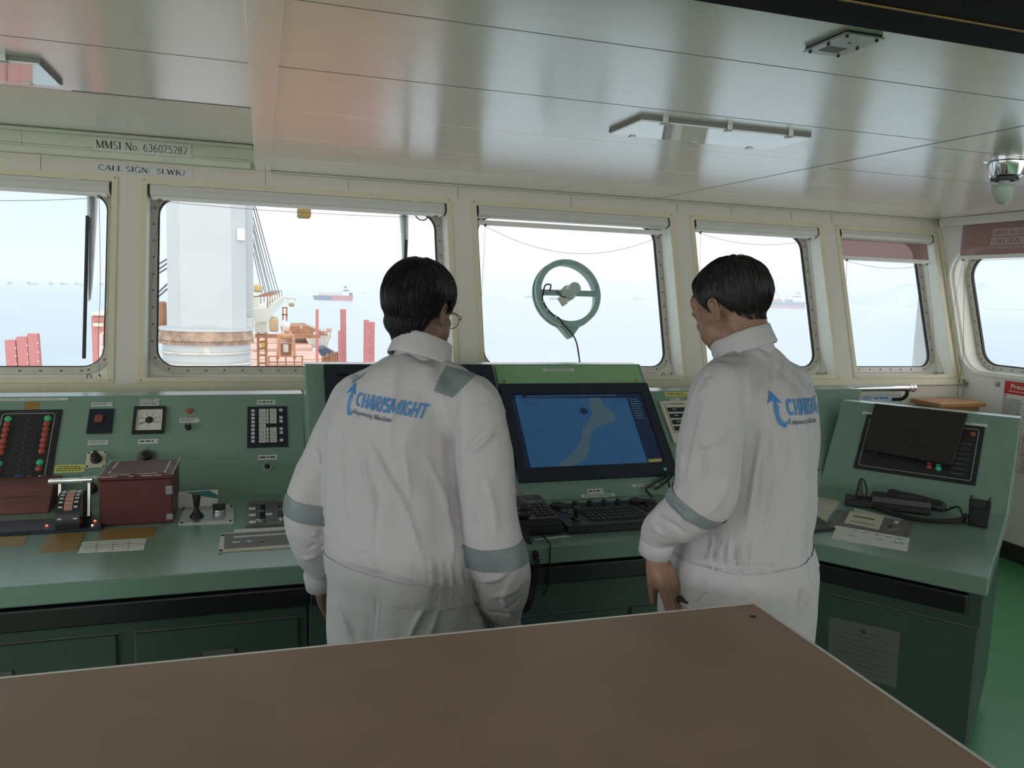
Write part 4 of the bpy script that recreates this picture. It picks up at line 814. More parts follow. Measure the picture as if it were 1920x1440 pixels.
t = thing('table_sheet', 'white printed table sheet on the desk below the red box', 'sheet', at_z(210, 1023, ZD)); obj('sheet', desk_px([(155, 1016.5), (275, 1010), (269, 1031), (146, 1037.5)], 0, .0009), M['paper'], t)
bm = B()
for q in ([(183.5, 1017), (184.5, 1017), (179.5, 1036), (178.5, 1036)], [(214.5, 1015), (215.5, 1015), (210, 1034), (209, 1034)], [(243.5, 1013), (244.5, 1013), (240, 1032), (239, 1032)], [(152, 1024.5), (272, 1018), (271.7, 1018.8), (151.7, 1025.3)]): fprism(bm, DK, [DK.px(*p) for p in q], .0009, .0012)
for i, (x, y) in enumerate(((158, 1019), (158, 1027), (188, 1017.5), (188, 1026), (219, 1016), (219, 1024), (247, 1014), (247, 1022))): a, b = DK.px(x, y); dashes(bm, DK, a, a+.05, b-.014, b-.002, 2, .001, seed=60+i)
obj('print', bm, M['ink_grey'], t)

# ---- centre console
r = thing('centre_console', 'raised green centre console holding the two large screens between the men', 'console', (1.0, 2.9, 0))
bm = B(); X0, X1 = .132, 1.70; fl = J1-WN*.903; 
top = [(X0, YF), (fl.x-.004, YF), (J1.x-.004, J1.y), (2.30, 2.95), (X0, 2.95)]
prism(bm, [(x, y, ZD-.06) for x, y in top], [(x, y, ZD) for x, y in top], bev=.004); obj('worktop', bm, M['green'], r)
XA, XB = .168, 1.728; CH = CFm.px(900, 683)[1]
bm = B(); sec = [CFm.w(0, 0), CFm.w(0, CH), CFm.w(0, CH)+Vector((0, .10, 0)), Vector((0, 3.46, ZD))]; prism(bm, [(XA, p.y, p.z) for p in sec], [(XB, p.y, p.z) for p in sec], bev=.004); bmesh.ops.recalc_face_normals(bm, faces=bm.faces[:]); obj('screen_housing', bm, M['green'], r)
hb = CFm.px(1250, 733)[1]; sec = [CFm.w(0, 0), CFm.w(0, hb), CFm.w(0, hb)+Vector((0, .12, 0)), Vector((0, 3.40, ZD))]
bm = B(); e1, e2 = J1.x-.004, WFm.w(0, WFm.px(1573, 750)[1]).x-.004; prism(bm, [(XB+.001, p.y, p.z) for p in sec], [(J1.x+.05, sec[0].y, sec[0].z), (2.95, sec[1].y, sec[1].z), (2.95, sec[2].y, sec[2].z), (2.80, 3.40, ZD)]); bmesh.ops.recalc_face_normals(bm, faces=bm.faces[:]); obj('side_face', bm, M['green'], r)
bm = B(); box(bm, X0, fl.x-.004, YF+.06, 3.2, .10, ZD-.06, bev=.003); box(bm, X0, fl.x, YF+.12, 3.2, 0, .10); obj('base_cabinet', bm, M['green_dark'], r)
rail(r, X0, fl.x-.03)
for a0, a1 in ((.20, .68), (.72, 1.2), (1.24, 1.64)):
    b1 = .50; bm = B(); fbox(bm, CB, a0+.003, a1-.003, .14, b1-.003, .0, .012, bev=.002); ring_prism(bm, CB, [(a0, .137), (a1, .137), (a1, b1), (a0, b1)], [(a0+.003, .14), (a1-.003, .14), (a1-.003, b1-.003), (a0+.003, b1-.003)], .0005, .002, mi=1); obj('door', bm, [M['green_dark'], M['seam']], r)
gp0, gp1 = CFm.px(921, 684)[0], CFm.px(1206, 700)[0]; gb0, gb1 = CFm.px(1060, 722)[1], CFm.px(1060, 687)[1]
bm = B(); fbox(bm, CFm, .992, gp1-.02, gb0+.004, gb1, 0, .006, bev=.003); obj('cover_plate', bm, M['green_plate'], r)
for x, y in ((946, 721), (1192, 719)): a, b = CFm.px(x, y); bm = B(); lathe(bm, CFm.w(a, b+.012, .006), CFm.n, [(.007, 0), (.006, .004), (0, .005)], 10); obj('screw', bm, M['brass'], r)
nameplate(r, CFm.shift(0, 0, .006), 1017, 691.5, 1076, 696.5, screws=False, text='MAIN ECDIS')
nameplate(r, CFm, 1101, 917, 1131, 925.5, 1, 3); nameplate(r, CFm, 1089, 926.5, 1153, 933, screws=False, text='MAIN ECDIS'); nameplate(r, CFm, 1185, 907, 1236, 912, 1, 4, screws=False)
nameplate(r, DK, 1160, 985.5, 1195, 991.5, 1, 5); nameplate(r, CFm, 1256, 747, 1275, 751, 1, 6, screws=True)
a0, a1, b0, b1 = CFm.rect(1247, 735.5, 1292, 743.5); bm = B(); fbox(bm, CFm, a0, a1, b0, b1, .0004, .0014); s_ = obj('yellow_label', bm, M['yellow'], r); m_ = B(); dashes(m_, CFm, a0+.01, a1-.01, b0+.003, b1-.003, 2, .002, seed=31); obj('print', m_, M['ink'], s_)
p = at_z(1529, 884, ZD) if False else None
a, b = CFm.px(1527, 882); bm = B(); fbox(bm, CFm, a-.012, a+.014, b-.012, b+.03, 0, .02, bev=.004); obj('latch', bm, M['black'], r)
# screens
def bezel(fr, a0, a1, b0, b1, s, c): 
    bm = B(); ring_prism(bm, fr, rrect(a0, a1, b0, b1, .006, 3), rrect(*s, .002, 3), 0, c); fbox(bm, fr, s[0]-.01, s[1]+.01, s[2]-.01, s[3]+.01, 0, c*.7); bmesh.ops.recalc_face_normals(bm, faces=bm.faces[:]); return bm
M['screen_off'] = pm('dark_screen_glass', (.006, .008, .014), .15, var=.02, coat=.4)
def scr(name, c, e): 
    m = pm(name, c, .12, var=.05, scale=25, emit=c, estr=e); return m
M['chart_sea'] = scr('chart_sea_blue', (.03, .105, .23), .20); M['chart_land'] = scr('chart_shallow_grey', (.075, .13, .18), .20); M['chart_side'] = scr('chart_side_dark', (.010, .018, .05), .25); M['chart_mark'] = scr('chart_mark_navy', (.02, .06, .16), .4); M['chart_lit'] = scr('chart_text_cyan', (.06, .16, .25), .3); M['chart_yellow'] = scr('chart_yellow_bar', (.22, .20, .05), .3)
t = thing('chart_display', 'large black bezel screen showing a blue chart between the two men', 'monitor', CFm.w(1.35, .1))
a0, a1 = .990, 1.712; b0, b1 = CFm.px(1110, 900)[1], CFm.px(1070, 725)[1]
sTL, sTR, sBR, sBL = CFm.px(951.7, 741, .02), CFm.px(1203, 736, .02), CFm.px(1243.8, 868, .02), CFm.px(990.3, 878, .02)
s = ((sTL[0]+sBL[0])/2, (sTR[0]+sBR[0])/2, (sBL[1]+sBR[1])/2, (sTL[1]+sTR[1])/2)
obj('bezel', bezel(CFm, a0, a1, b0, b1, s, .026), M['navy'], t)
sf = CFm.shift(s[0], s[2], .0186); sw, sh = s[1]-s[0], s[3]-s[2]
bm = B(); fbox(bm, sf, 0, sw, 0, sh, -.001, .0); scn = obj('screen', bm, M['chart_side'], t)
def spoly(n, m, pts, c=.0008): bm = B(); fprism(bm, sf, [(x*sw, y*sh) for x, y in pts], c-.0004, c); return obj(n, bm, M[m], scn)
spoly('chart_area', 'chart_sea', [(.035, .0), (.875, .0), (.875, .93), (.035, .95)])
spoly('shallow_band', 'chart_land', [(.20, .0), (.31, .0), (.43, .09), (.49, .27), (.53, .46), (.62, .54), (.74, .60), (.74, .72), (.68, .80), (.67, .94), (.585, .94), (.575, .75), (.55, .66), (.53, .60), (.47, .50), (.44, .36), (.38, .23), (.29, .10)], .0012)
bm = B(); ring_prism(bm, sf, [(.35*sw+.02*math.cos(x), .75*sh+.02*math.sin(x)) for x in np.linspace(0, 6.28, 25)[:-1]], [(.35*sw+.0192*math.cos(x), .75*sh+.0192*math.sin(x)) for x in np.linspace(0, 6.28, 25)[:-1]], .0012, .0016); obj('range_circle', bm, M['chart_mark'], scn)
bm = B(); lathe(bm, sf.w(.515*sw, .735*sh, .0012), sf.n, [(.036, 0), (.036, .0004), (0, .0004)], 24); obj('buoy_zone', bm, M['chart_mark'], scn); 
bm = B(); lathe(bm, sf.w(.515*sw, .745*sh, .0017), sf.n, [(.017, 0), (.017, .0004), (0, .0004)], 20); obj('buoy_core', bm, M['chart_side'], scn)
spoly('info_box', 'chart_mark', [(.08, .85), (.21, .85), (.21, .93), (.08, .93)], .0012); spoly('info_box', 'chart_mark', [(.75, .85), (.865, .85), (.865, .93), (.75, .93)], .0012); spoly('top_tab', 'chart_sea', [(.04, .955), (.085, .955), (.085, .99), (.04, .99)], .0012)
spoly('yellow_bar', 'chart_yellow', [(.885, .015), (.985, .02), (.985, .06), (.885, .055)], .0012)
bm = B(); 
for k in range(9): dashes(bm, sf, .895*sw, .975*sw, (.9-.035*k)*sh, (.925-.035*k)*sh, 1, .0012, seed=70+k)
dashes(bm, sf, .12*sw, .84*sw, .958*sh, .985*sh, 1, .0012, seed=80); obj('readouts', bm, M['chart_lit'], scn)
bm = B(); 
for k in range(26): x, y = random.uniform(.06, .85), random.uniform(.03, .9); dashes(bm, sf, x*sw, (x+.03)*sw, y*sh, (y+.014)*sh, 1, .0016, seed=90+k)
obj('soundings', bm, M['chart_mark'], scn)
hk = thing('hand_microphone', 'black hand microphone with looped cable beside the right man sleeve', 'microphone', at_z(1222, 945, ZD)); p = at_z(1222, 950, ZD+.03); bm = B(); ball(bm, p, (.026, .04, .03)); obj('body', bm, M['black'], hk, smooth=True)
bm = B(); tube(bm, smooth_path([CFm.w(*CFm.px(x, y), .02) for x, y in ((1220, 936), (1208, 922), (1222, 912), (1243, 900), (1252, 890), (1256, 897), (1240, 912), (1225, 922))], 6), .005, 7); obj('cable', bm, M['rubber'], hk, smooth=True)
a, b = CFm.px(1247, 880, .026); bm = B(); lathe(bm, CFm.w(a, b, .026), CFm.n, [(.008, 0), (.008, .003), (0, .003)], 14); obj('power_button', bm, M['led_green'], t)
bm = B(); tube(bm, smooth_path([CFm.w(a, b-.01, .03), CFm.w(a-.005, b-.05, .03), CFm.w(a-.01, b-.09, .03)], 5), .004, 6); obj('cable', bm, M['rubber'], t)
t = thing('radar_display', 'dark switched-off screen mostly hidden behind the left man', 'monitor', CFm.w(.6, .2)); a0, a1 = .242, .972; b1 = CFm.px(905, 691)[1]; b0 = b1-.53
obj('bezel', bezel(CFm, a0, a1, b0, b1, (a0+.05, a1-.05, b0+.07, b1-.05), .03), M['navy'], t); bm = B(); fbox(bm, CFm, a0+.05, a1-.05, b0+.07, b1-.05, .021, .0225); obj('screen', bm, M['screen_off'], t)
# keyboard with trackball
kf = [at_z(*q, ZD+.03) for q in ((1023, 946), (1209, 935), (1213, 979), (1060, 988))]; kx0, kx1, ky0, ky1 = (kf[0].x+kf[3].x)/2-.004, kf[1].x+.02, kf[3].y, kf[0].y; kt = ZD+.03
t = thing('control_keyboard', 'black console keyboard with knobs and joystick under the chart screen', 'keyboard', ((kx0+kx1)/2, ky0, ZD)); KF = Fr((kx0, ky0, kt), (1, 0, 0), (0, 1, 0)); kw, kh = kx1-kx0, ky1-ky0
bm = B(); fbox(bm, KF, 0, kw, 0, kh, -.0295, 0, bev=.004); obj('body', bm, M['black'], t)
M['keycap'] = pm('dark_keycap', (.035, .035, .037), .5)
for i, u in enumerate((.27, .40, .53, .655)): knob(t, KF, u*kw, .86*kh, .012, .018, ptr=False, c=0)
for u in (.115, .83): bm = B(); lathe(bm, KF.w(u*kw, .84*kh), KF.n, [(.03, 0), (.03, .012), (.026, .014), (0, .014)], 24); obj('dial_wheel', bm, M['black'], t, auto=.6)
bm = B(); fbox(bm, KF, .22*kw, .74*kw, .12*kh, .68*kh, 0, .002, bev=.001); obj('key_field', bm, M['grey_panel' if False else 'keycap'], t)
for row in range(4):
    for c_ in range(11): bm = B(); x = (.235+c_*.0455)*kw; y = (.15+row*.13)*kh; fbox(bm, KF, x, x+.036*kw, y, y+.1*kh, .002, .007, bev=.0012); obj('key', bm, M['keycap'], t)
for row in range(4):
    for c_ in range(3): bm = B(); x = (.79+c_*.06)*kw; y = (.14+row*.14)*kh; fbox(bm, KF, x, x+.042*kw, y, y+.085*kh, 0, .006, bev=.0012); obj('function_key', bm, M['keycap'], t); 
for q in ((.09, .60), (.15, .60), (.12, .50)): bm = B(); fbox(bm, KF, q[0]*kw, (q[0]+.05)*kw, q[1]*kh, (q[1]+.06)*kh, 0, .005, bev=.001); obj('function_key', bm, M['grey_panel'], t)
bm = B(); lathe(bm, KF.w(.135*kw, .28*kh), KF.n, [(.02, 0), (.018, .008), (.009, .012), (.009, .026), (.014, .032), (.013, .046), (0, .048)], 18); obj('joystick', bm, M['black'], t, auto=.6)
bm = B(); ring_prism(bm, KF, [(.06*kw, .1*kh), (.2*kw, .1*kh), (.2*kw, .45*kh), (.06*kw, .45*kh)], [(.063*kw, .12*kh), (.197*kw, .12*kh), (.197*kw, .43*kh), (.063*kw, .43*kh)], 0, .001); obj('outline', bm, M['grey_panel'], t)
obj('small_note', desk_px([(1193, 981.5), (1212, 980), (1216, 990), (1200, 992)], 0, .001), M['paper'], label='small white paper note at the right end of the console keyboard', cat='note')
# telephone
pb = [at_z(*q, ZD) for q in ((1057, 1002), (1010, 962))]; px1, py0 = pb[0].x, pb[0].y
t = thing('desk_telephone', 'black desk telephone with worn handset and coiled cord beside the left man', 'telephone', (px1-.1, py0, ZD)); PF = Fr((px1-.21, py0, ZD), (1, 0, 0), (0, 1, .14))
bm = B(); fbox(bm, PF, 0, .21, 0, .235, .001, .032, bev=.006); prism(bm, [PF.w(.0, 0.006, .03), PF.w(.204, .006, .03), PF.w(.204, .23, .03), PF.w(0, .23, .03)], [PF.w(.004, .012, .058), PF.w(.194, .012, .058), PF.w(.194, .225, .058), PF.w(.004, .225, .058)], bev=.004); obj('base', bm, M['black'], t)
for row in range(5):
    for c_ in range(3): bm = B(); x, y = .115+c_*.026, .04+row*.022; fbox(bm, PF, x, x+.019, y, y+.013, .058, .0625, bev=.001); obj('key', bm, M['keycap'], t)
bm = B(); dashes(bm, PF, .1, .185, .155, .17, 1, .059, seed=8); dashes(bm, PF, .1, .17, .2, .206, 1, .059, seed=9); obj('print', bm, M['plate'], t)
bm = B(); hs = [PF.w(.075, .222, .085), PF.w(.073, .19, .095), PF.w(.07, .12, .105), PF.w(.067, .05, .097), PF.w(.065, .018, .085)]; tube(bm, smooth_path(hs, 4), [.024, .025, .024, .021, .018, .017, .017, .017, .017, .017, .017, .018, .021, .024, .026, .027, .024][:17], 14); ball(bm, PF.w(.075, .205, .078), (.03, .03, .022)); ball(bm, PF.w(.065, .032, .078), (.03, .03, .022)); obj('handset', bm, M['black'], t, smooth=True)
bm = B(); tube(bm, smooth_path([PF.w(.073, .17, .1065), PF.w(.07, .12, .1145), PF.w(.068, .07, .108)], 5), [.006, .010, .012, .013, .0135, .0135, .0135, .013, .012, .010, .006], 10); obj('worn_grip', bm, M['handset_tan'], t, smooth=True)
base_ = smooth_path([PF.w(.05, .01, .06), PF.w(.06, -.01, .03), PF.w(.06, -.035, .01), PF.w(.062, -.08, .0), Vector((px1-.145, YF-.012, ZD-.03)), Vector((px1-.15, YF-.014, ZD-.11)), Vector((px1-.165, YF-.012, ZD-.19)), Vector((px1-.175, YF+.02, ZD-.22))], 12); coil = []
for i, p in enumerate(base_[:-1]):
    d = (base_[i+1]-p); u_, v_ = perp(d)
    for j in range(6): th = 2*math.pi*(j/6+i*1.0)*.5*1.0+math.pi*(i % 2); th = 2*math.pi*(i*6+j)/9; coil.append(p+d*j/6+(u_*math.cos(th)+v_*math.sin(th))*.009)
bm = B(); tube(bm, coil, .0028, 6); obj('coiled_cord', bm, M['rubber'], t, smooth=True)
bm = B(); tube(bm, smooth_path([PF.w(.12, .0, .01), Vector((px1-.085, py0-.08, ZD+.004)), Vector((px1-.095, YF-.006, ZD-.005)), Vector((px1-.10, YF-.008, ZD-.13)), Vector((px1-.10, YF+.03, ZD-.18))], 6), .0028, 6); obj('line_cord', bm, M['rubber'], t)
obj('white_label_strip', desk_px([(1000, 1010), (1062, 1004), (1072, 1006), (1004, 1014)], 0, .0009), M['plate'], label='narrow white label strip on the desk in front of the telephone', cat='label strip')
# push-button unit right of the chart screen
a0, b1 = CFm.px(1234, 754); a1 = a0+.17; b0 = CFm.px(1262, 832)[1]
t = thing('cream_button_unit', 'cream panel with four dark button rows partly behind the right man', 'button panel', CFm.w((a0+a1)/2, b0)); bm = B(); fbox(bm, CFm, a0, a1, b0, b1, 0, .012, bev=.003); obj('panel', bm, M['cream'], t); bm = B(); ring_prism(bm, CFm, [(a0+.018, b0+.05), (a1-.018, b0+.05), (a1-.018, b1-.02), (a0+.018, b1-.02)], [(a0+.02, b0+.052), (a1-.02, b0+.052), (a1-.02, b1-.022), (a0+.02, b1-.022)], .012, .013); dashes(bm, CFm, a0+.05, a1-.05, b1-.026, b1-.014, 2, .0135, seed=4); dashes(bm, CFm, a0+.04, a1-.03, b0+.015, b0+.045, 3, .0135, seed=5); obj('outline', bm, M['ink_grey'], t)
hh = (b1-b0-.09)/4
for k in range(4): y = b0+.06+hh*k; bm = B(); fbox(bm, CFm, a0+.026, a1-.026, y, y+hh*.68, .012, .016, bev=.001); kk = obj('button_row', bm, M['navy'], t); m_ = B(); dashes(m_, CFm, a0+.05, a0+.075, y+hh*.2, y+hh*.5, 1, .0165, seed=k); obj('print', m_, M['plate'], kk)

# ---- starboard wing console
r = thing('wing_console', 'angled green wing console at the right end with a black covered panel', 'console', (2.3, 2.4, 0)); WL = (J2-J1).length; DD = .903
WD = Fr(J1-WN*DD, WU, WN)     # desk frame: a along the front, b towards the face
bm = B(); fprism(bm, WD, [(0, 0), (WL, 0), (WL, DD+.02), (0, DD+.02)], -.06, 0, bev=.004); obj('worktop', bm, M['green'], r)
wh = .36*math.sqrt(1+.94**2); bm = B(); sec = [(0, 0), (.94*.36, .36), (.94*.36+.08, .36), (.94*.36+.08, -.06), (0, -.06)]
e0 = [J1+WN*y+Vector((0, 0, z)) for y, z in sec]; e1 = [J2+WN*y+Vector((0, 0, z)) for y, z in sec]; prism(bm, e0, e1, bev=.003); bmesh.ops.recalc_face_normals(bm, faces=bm.faces[:]); obj('instrument_face', bm, M['green'], r)
WC = Fr(WD.w(0, .06, -ZD), WU, (0, 0, 1)); bm = B(); fbox(bm, WC, 0, WL-.012, .10, ZD-.06, -DD+.06, 0, bev=.003); fbox(bm, WC, .02, WL-.04, 0, .10, -DD+.1, -.06); obj('base_cabinet', bm, M['green_dark'], r)
bm = B(); fbox(bm, WC, .01, WL-.05, .628, .692, .014, .062, bev=.006, seg=2); fbox(bm, WC, WL-.11, WL-.05, .63, .69, -.002, .016); hr = obj('handrail', bm, M['blacksatin'], r)
a0, a1, b1 = .03, WC.px(1836, 1177)[0], WC.px(1700, 1146)[1]; bm = B(); fbox(bm, WC, a0+.003, a1-.003, .08, b1-.003, 0, .010, bev=.002); ring_prism(bm, WC, [(a0, .077), (a1, .077), (a1, b1), (a0, b1)], [(a0+.003, .08), (a1-.003, .08), (a1-.003, b1-.003), (a0+.003, b1-.003)], .0005, .002, mi=1); dr_ = obj('door', bm, [M['green_dark'], M['seam']], r)
bm = B(); fc = WC.shift(0, 0, .010); fprism(bm, fc, [fc.px(1555, 1156), fc.px(1688, 1185), fc.px(1680, 1289), fc.px(1551, 1252)], 0, .001); t = thing('posted_notice', 'dim printed notice taped to the wing console door', 'notice', fc.w(*fc.px(1620, 1280))); obj('sheet', bm, pm('dimmed_notice_sheet', (.13, .145, .14), .6), t)  # the notice's dim look is put into its dark sheet colour
bm = B(); 
for k in range(9): a, b = fc.px(1570, 1172+9*k); dashes(bm, fc, a, a+.19, b-.004, b, 1, .0014, seed=k)
lathe(bm, fc.w(*fc.px(1619, 1184), .001), fc.n, [(.008, 0), (.008, .0004)], 10); obj('print', bm, pm('dimmed_notice_print', (.06, .065, .063), .6), t)  # print kept close to the darkened sheet for the same dim look
sa, sb = WFm.px(1618, 770), WFm.px(1852, 799); bm = B(); fbox(bm, WFm, sa[0], sb[0], sb[1]-.006, sb[1]+.008, .0004, .0015); s_ = obj('label_strip', bm, M['plate'], r); bm = B(); write(bm, WFm, 'PANEL', sb[0]-.12, sb[0]-.05, sb[1]-.003, sb[1]+.005, .002); obj('print', bm, M['ink_grey'], s_)
c4 = [WFm.px(*q) for q in ((1623.6, 777.7), (1845.6, 800.6), (1831.4, 911), (1601.7, 879.4))]; a0, a1 = (c4[0][0]+c4[3][0])/2, (c4[1][0]+c4[2][0])/2; b0, b1 = (c4[2][1]+c4[3][1])/2, (c4[0][1]+c4[1][1])/2
t = thing('wing_alarm_panel', 'wide black alarm panel on the wing console half hidden under a black board', 'alarm panel', WFm.w((a0+a1)/2, b0)); bm = B(); fbox(bm, WFm, a0, a1, b0, b1, 0, .006, bev=.0015); obj('panel', bm, M['black'], t)
bm = B(); i_ = (a0+.018, a1-.02, b0+.018, b1-.02); ring_prism(bm, WFm, rrect(*i_, .01, 4), rrect(i_[0]+.0016, i_[1]-.0016, i_[2]+.0016, i_[3]-.0016, .0085, 4), .006, .0066); obj('border_line', bm, M['plate'], t)
for x, y, m in ((1626, 843, 'led_red'), (1642, 846.5, 'led_green'), (1743, 868.5, 'led_red'), (1760, 871, 'led_green'), (1742, 877.5, 'led_red'), (1759.5, 880.5, 'led_green'), (1824, 816, 'led_red')): lamp(t, WFm, *WFm.px(x, y), .0095, m, c=.006)
for k in range(7): a, b = WFm.px(1804-3*k, 833+9.2*k); bm = B(); dashes(bm, WFm, a-.01, a+.05, b-.006, b+.004, 1, .0066, seed=k+5); obj('legend', bm, M['ink_grey'], t)
c4 = [WFm.px(*q, .03) for q in ((1640, 755.8), (1815, 774.4), (1784.4, 871.7), (1618, 840))]; bm = B(); fprism(bm, WFm, c4, .012, .03, bev=.002); obj('cover_board', bm, pm('matt_black_board', (.018, .016, .015), .55), label='matt black board resting over the wing console alarm panel', cat='board')
# VHF handset set
def wd(x, y, c=0): p = on_plane(x, y, (0, 0, ZD+c), (0, 0, 1))-WD.o; return p.dot(WD.u), p.dot(WD.v)
p0, p1 = wd(1584, 948), wd(1745, 968); da = Vector((p1[0]-p0[0], p1[1]-p0[1])); L = da.length; VF = Fr(WD.w(*p0), WD.u*da.x+WD.v*da.y, WD.v*da.x-WD.u*da.y)
t = thing('radio_telephone', 'black radio telephone with handset in its cradle on the wing console', 'radio telephone', VF.w(L/2, .05)); bm = B(); fprism(bm, VF, [(0, 0), (L, 0), (L, .10), (0, .10)], .001, .03, bev=.004); prism(bm, [VF.w(.3*L, .0, .028), VF.w(L, .0, .028), VF.w(L, .1, .028), VF.w(.3*L, .1, .028)], [VF.w(.32*L, .006, .055), VF.w(L-.005, .006, .055), VF.w(L-.005, .095, .055), VF.w(.32*L, .095, .055)], bev=.003); obj('base', bm, M['black'], t)
bm = B(); dashes(bm, VF, .6*L, .93*L, .02, .08, 4, .056, seed=2); obj('print', bm, M['ink_grey'], t)
for u in (.42, .53): bm = B(); fbox(bm, VF, u*L, u*L+.03, .03, .07, .055, .061, bev=.002); obj('button', bm, M['rubber'], t)
bm = B(); prism(bm, [VF.w(.12*L, .06, .028), VF.w(.22*L, .06, .028), VF.w(.22*L, .1, .028), VF.w(.12*L, .1, .028)], [VF.w(.155*L, .07, .105), VF.w(.185*L, .07, .105), VF.w(.185*L, .09, .105), VF.w(.155*L, .09, .105)], bev=.004); obj('cradle_post', bm, M['black'], t)
bm = B(); tube(bm, smooth_path([VF.w(.17*L, .08, .104), VF.w(.21*L, .075, .10), VF.w(.25*L, .06, .07), VF.w(.26*L, .05, .03), VF.w(.34*L, .03, .045)], 6), .0035, 6); obj('cable', bm, M['rubber'], t)
h0, h1 = on_plane(1668, 934, VF.w(0, .13), VF.v), on_plane(1768, 955, VF.w(0, .13), VF.v)
bm = B(); tube(bm, smooth_path([h0+Vector((0, 0, .004)), h0.lerp(h1, .12)+Vector((0, 0, .014)), h0.lerp(h1, .5)+Vector((0, 0, .016)), h0.lerp(h1, .88)+Vector((0, 0, .004)), h1-Vector((0, 0, .008))], 5), [x_*1.2 for x_ in (.02, .026, .027, .026, .024, .022, .020, .019, .019, .019, .019, .020, .021, .022, .024, .026, .027, .026, .024, .022, .018)], 14); 
for p, q in ((h0, .1), (h1, .9)): ball(bm, h0.lerp(h1, q)-Vector((0, 0, .018)), (.03, .03, .022))
bm2 = bm; obj('handset', bm2, M['black'], t, smooth=True)
cc = smooth_path([h1+Vector((0, 0, -.01)), on_plane(1795, 950, WD.w(0, 0, .03), (0, 0, 1)), on_plane(1804, 963, WD.w(0, 0, .02), (0, 0, 1)), on_plane(1808, 968, WD.w(0, 0, .012), (0, 0, 1))], 6); bm = B(); tube(bm, cc, .004, 7); obj('cord_end', bm, M['rubber'], t, smooth=True)
cc = smooth_path([on_plane(x, y, WD.w(0, 0, .014), (0, 0, 1)) for x, y in ((1812, 966), (1800, 975), (1770, 978), (1720, 974), (1670, 962), (1642, 950), (1630, 940))], 10); coil = []
for i, p in enumerate(cc[:-1]):
    d = cc[i+1]-p; u_, v_ = perp(d)
    for j in range(8): th = 2*math.pi*(i*8+j)/5; coil.append(p+d*j/8+(u_*math.cos(th)+v_*math.sin(th))*.0085)
bm = B(); tube(bm, coil, .003, 5); obj('coiled_cord', bm, M['rubber'], t, smooth=True)
# square black holder
p = on_plane(1834, 985, WD.o, (0, 0, 1)); HF = Fr(p, WU, WN); t = thing('handset_charger', 'small upright black charger box at the right end of the wing console', 'charger', p)
bm = B(); prism(bm, [HF.w(-.033, -.03, .001), HF.w(.033, -.03, .001), HF.w(.033, .03, .001), HF.w(-.033, .03, .001)], [HF.w(-.034, -.032, .075), HF.w(.034, -.032, .075), HF.w(.036, .034, .098), HF.w(-.036, .034, .098)], bev=.004); obj('case', bm, M['blacksatin'], t)
for s in (-1, 1): bm = B(); fbox(bm, HF, s*.03-.006, s*.03+.006, -.03, .034, .07, .108, bev=.003); obj('side_guide', bm, M['blacksatin'], t)
bm = B(); fbox(bm, HF, -.02, .02, -.0335, -.032, .058, .066, bev=.0005); obj('front_clip', bm, M['black'], t)
# card-slot plate and papers on the wing desk
t = thing('card_slot_plate', 'dark plate with a cream slotted cover set in the wing console desk', 'control panel', at_z(1633, 983, ZD)); obj('plate', desk_px(((1570, 957), (1715.5, 982), (1704.6, 1008), (1551.4, 982)), 0, .004), M['grey_panel'], t); obj('cream_cover', desk_px(((1594, 961), (1657.5, 971), (1647.7, 995), (1583, 982)), .004, .007), M['cream'], t); obj('slot', desk_px(((1600, 970), (1640, 976.5), (1639, 978.5), (1599, 971.5)), .007, .0074), M['ink'], t); obj('engraved_frame', desk_px(((1594, 979), (1641, 988), (1640, 989), (1593.5, 980)), .007, .0074), M['ink_grey'], t)
for q in ((1571, 959), (1708, 982.5), (1699, 1004.5), (1556, 979)): bm = B(); lathe(bm, at_z(*q, ZD+.004), (0, 0, 1), [(.005, 0), (.004, .003), (0, .003)], 10); obj('screw', bm, M['rubber'], t)
obj('white_key', desk_px(((1678, 978.5), (1686, 980), (1684, 984), (1676, 982.5)), .004, .006), M['plate'], t); obj('socket', desk_px(((1666, 986), (1674, 987.5), (1672, 992), (1664, 990.5)), .004, .005), M['ink'], t); bm = B(); a, b = DK.px(1662, 994); dashes(bm, DK, a, a+.06, b-.02, b-.004, 2, .0045, seed=3); obj('print', bm, M['plate'], t)
t = thing('checklist_sheet', 'cream printed checklist sheet on the wing desk beside the right man', 'sheet', at_z(1545, 950, ZD)); obj('sheet', desk_px(((1500, 927), (1576.6, 939.4), (1549, 978), (1480, 967)), 0, .001), pm('cream_paper', (.56, .55, .46), .6), t)
bm = B()
for k in range(6): a, b = DK.px(1512-3*k, 934+6*k); fr = Fr(WD.w(*wd(1520-4*k, 934+6*k)), at_z(1576.6, 939.4, ZD)-at_z(1516, 929.5, ZD), (0, 0, 1)); f2 = Fr(fr.o, fr.u, Vector((0, 0, 1)).cross(fr.u)); dashes(bm, f2, .0, .10, -.003, .004, 1, .0014, seed=k)
obj('print', bm, M['ink_grey'], t)
t = thing('laminated_strip', 'white strip sheet with blue ship symbols along the wing desk front', 'sheet', at_z(1640, 1008, ZD)); obj('sheet', desk_px(((1566, 985), (1706, 1009.5), (1701, 1034), (1560, 1010)), 0, .001), M['paper'], t)
bm = B()
for x, y, s in ((1597, 1005, .012), (1644, 1003, .016), (1664, 1007, .014), (1686, 1011, .016), (1650, 1012, .014), (1680, 1018, .022), (1690, 1019, .02), (1622, 999, .01), (1603, 996, .01)):
    f2 = Fr(at_z(x, y, ZD), (1, -.6, 0), (.6, 1, 0)); fprism(bm, f2, [(-s, -.0022), (s, -.0022), (s*1.15, .0), (s, .0022), (-s, .0022)], .001, .0014); fprism(bm, f2, [(-.002, -s*.6), (.002, -s*.6), (.002, s*.6), (-.002, s*.6)], .001, .0015)
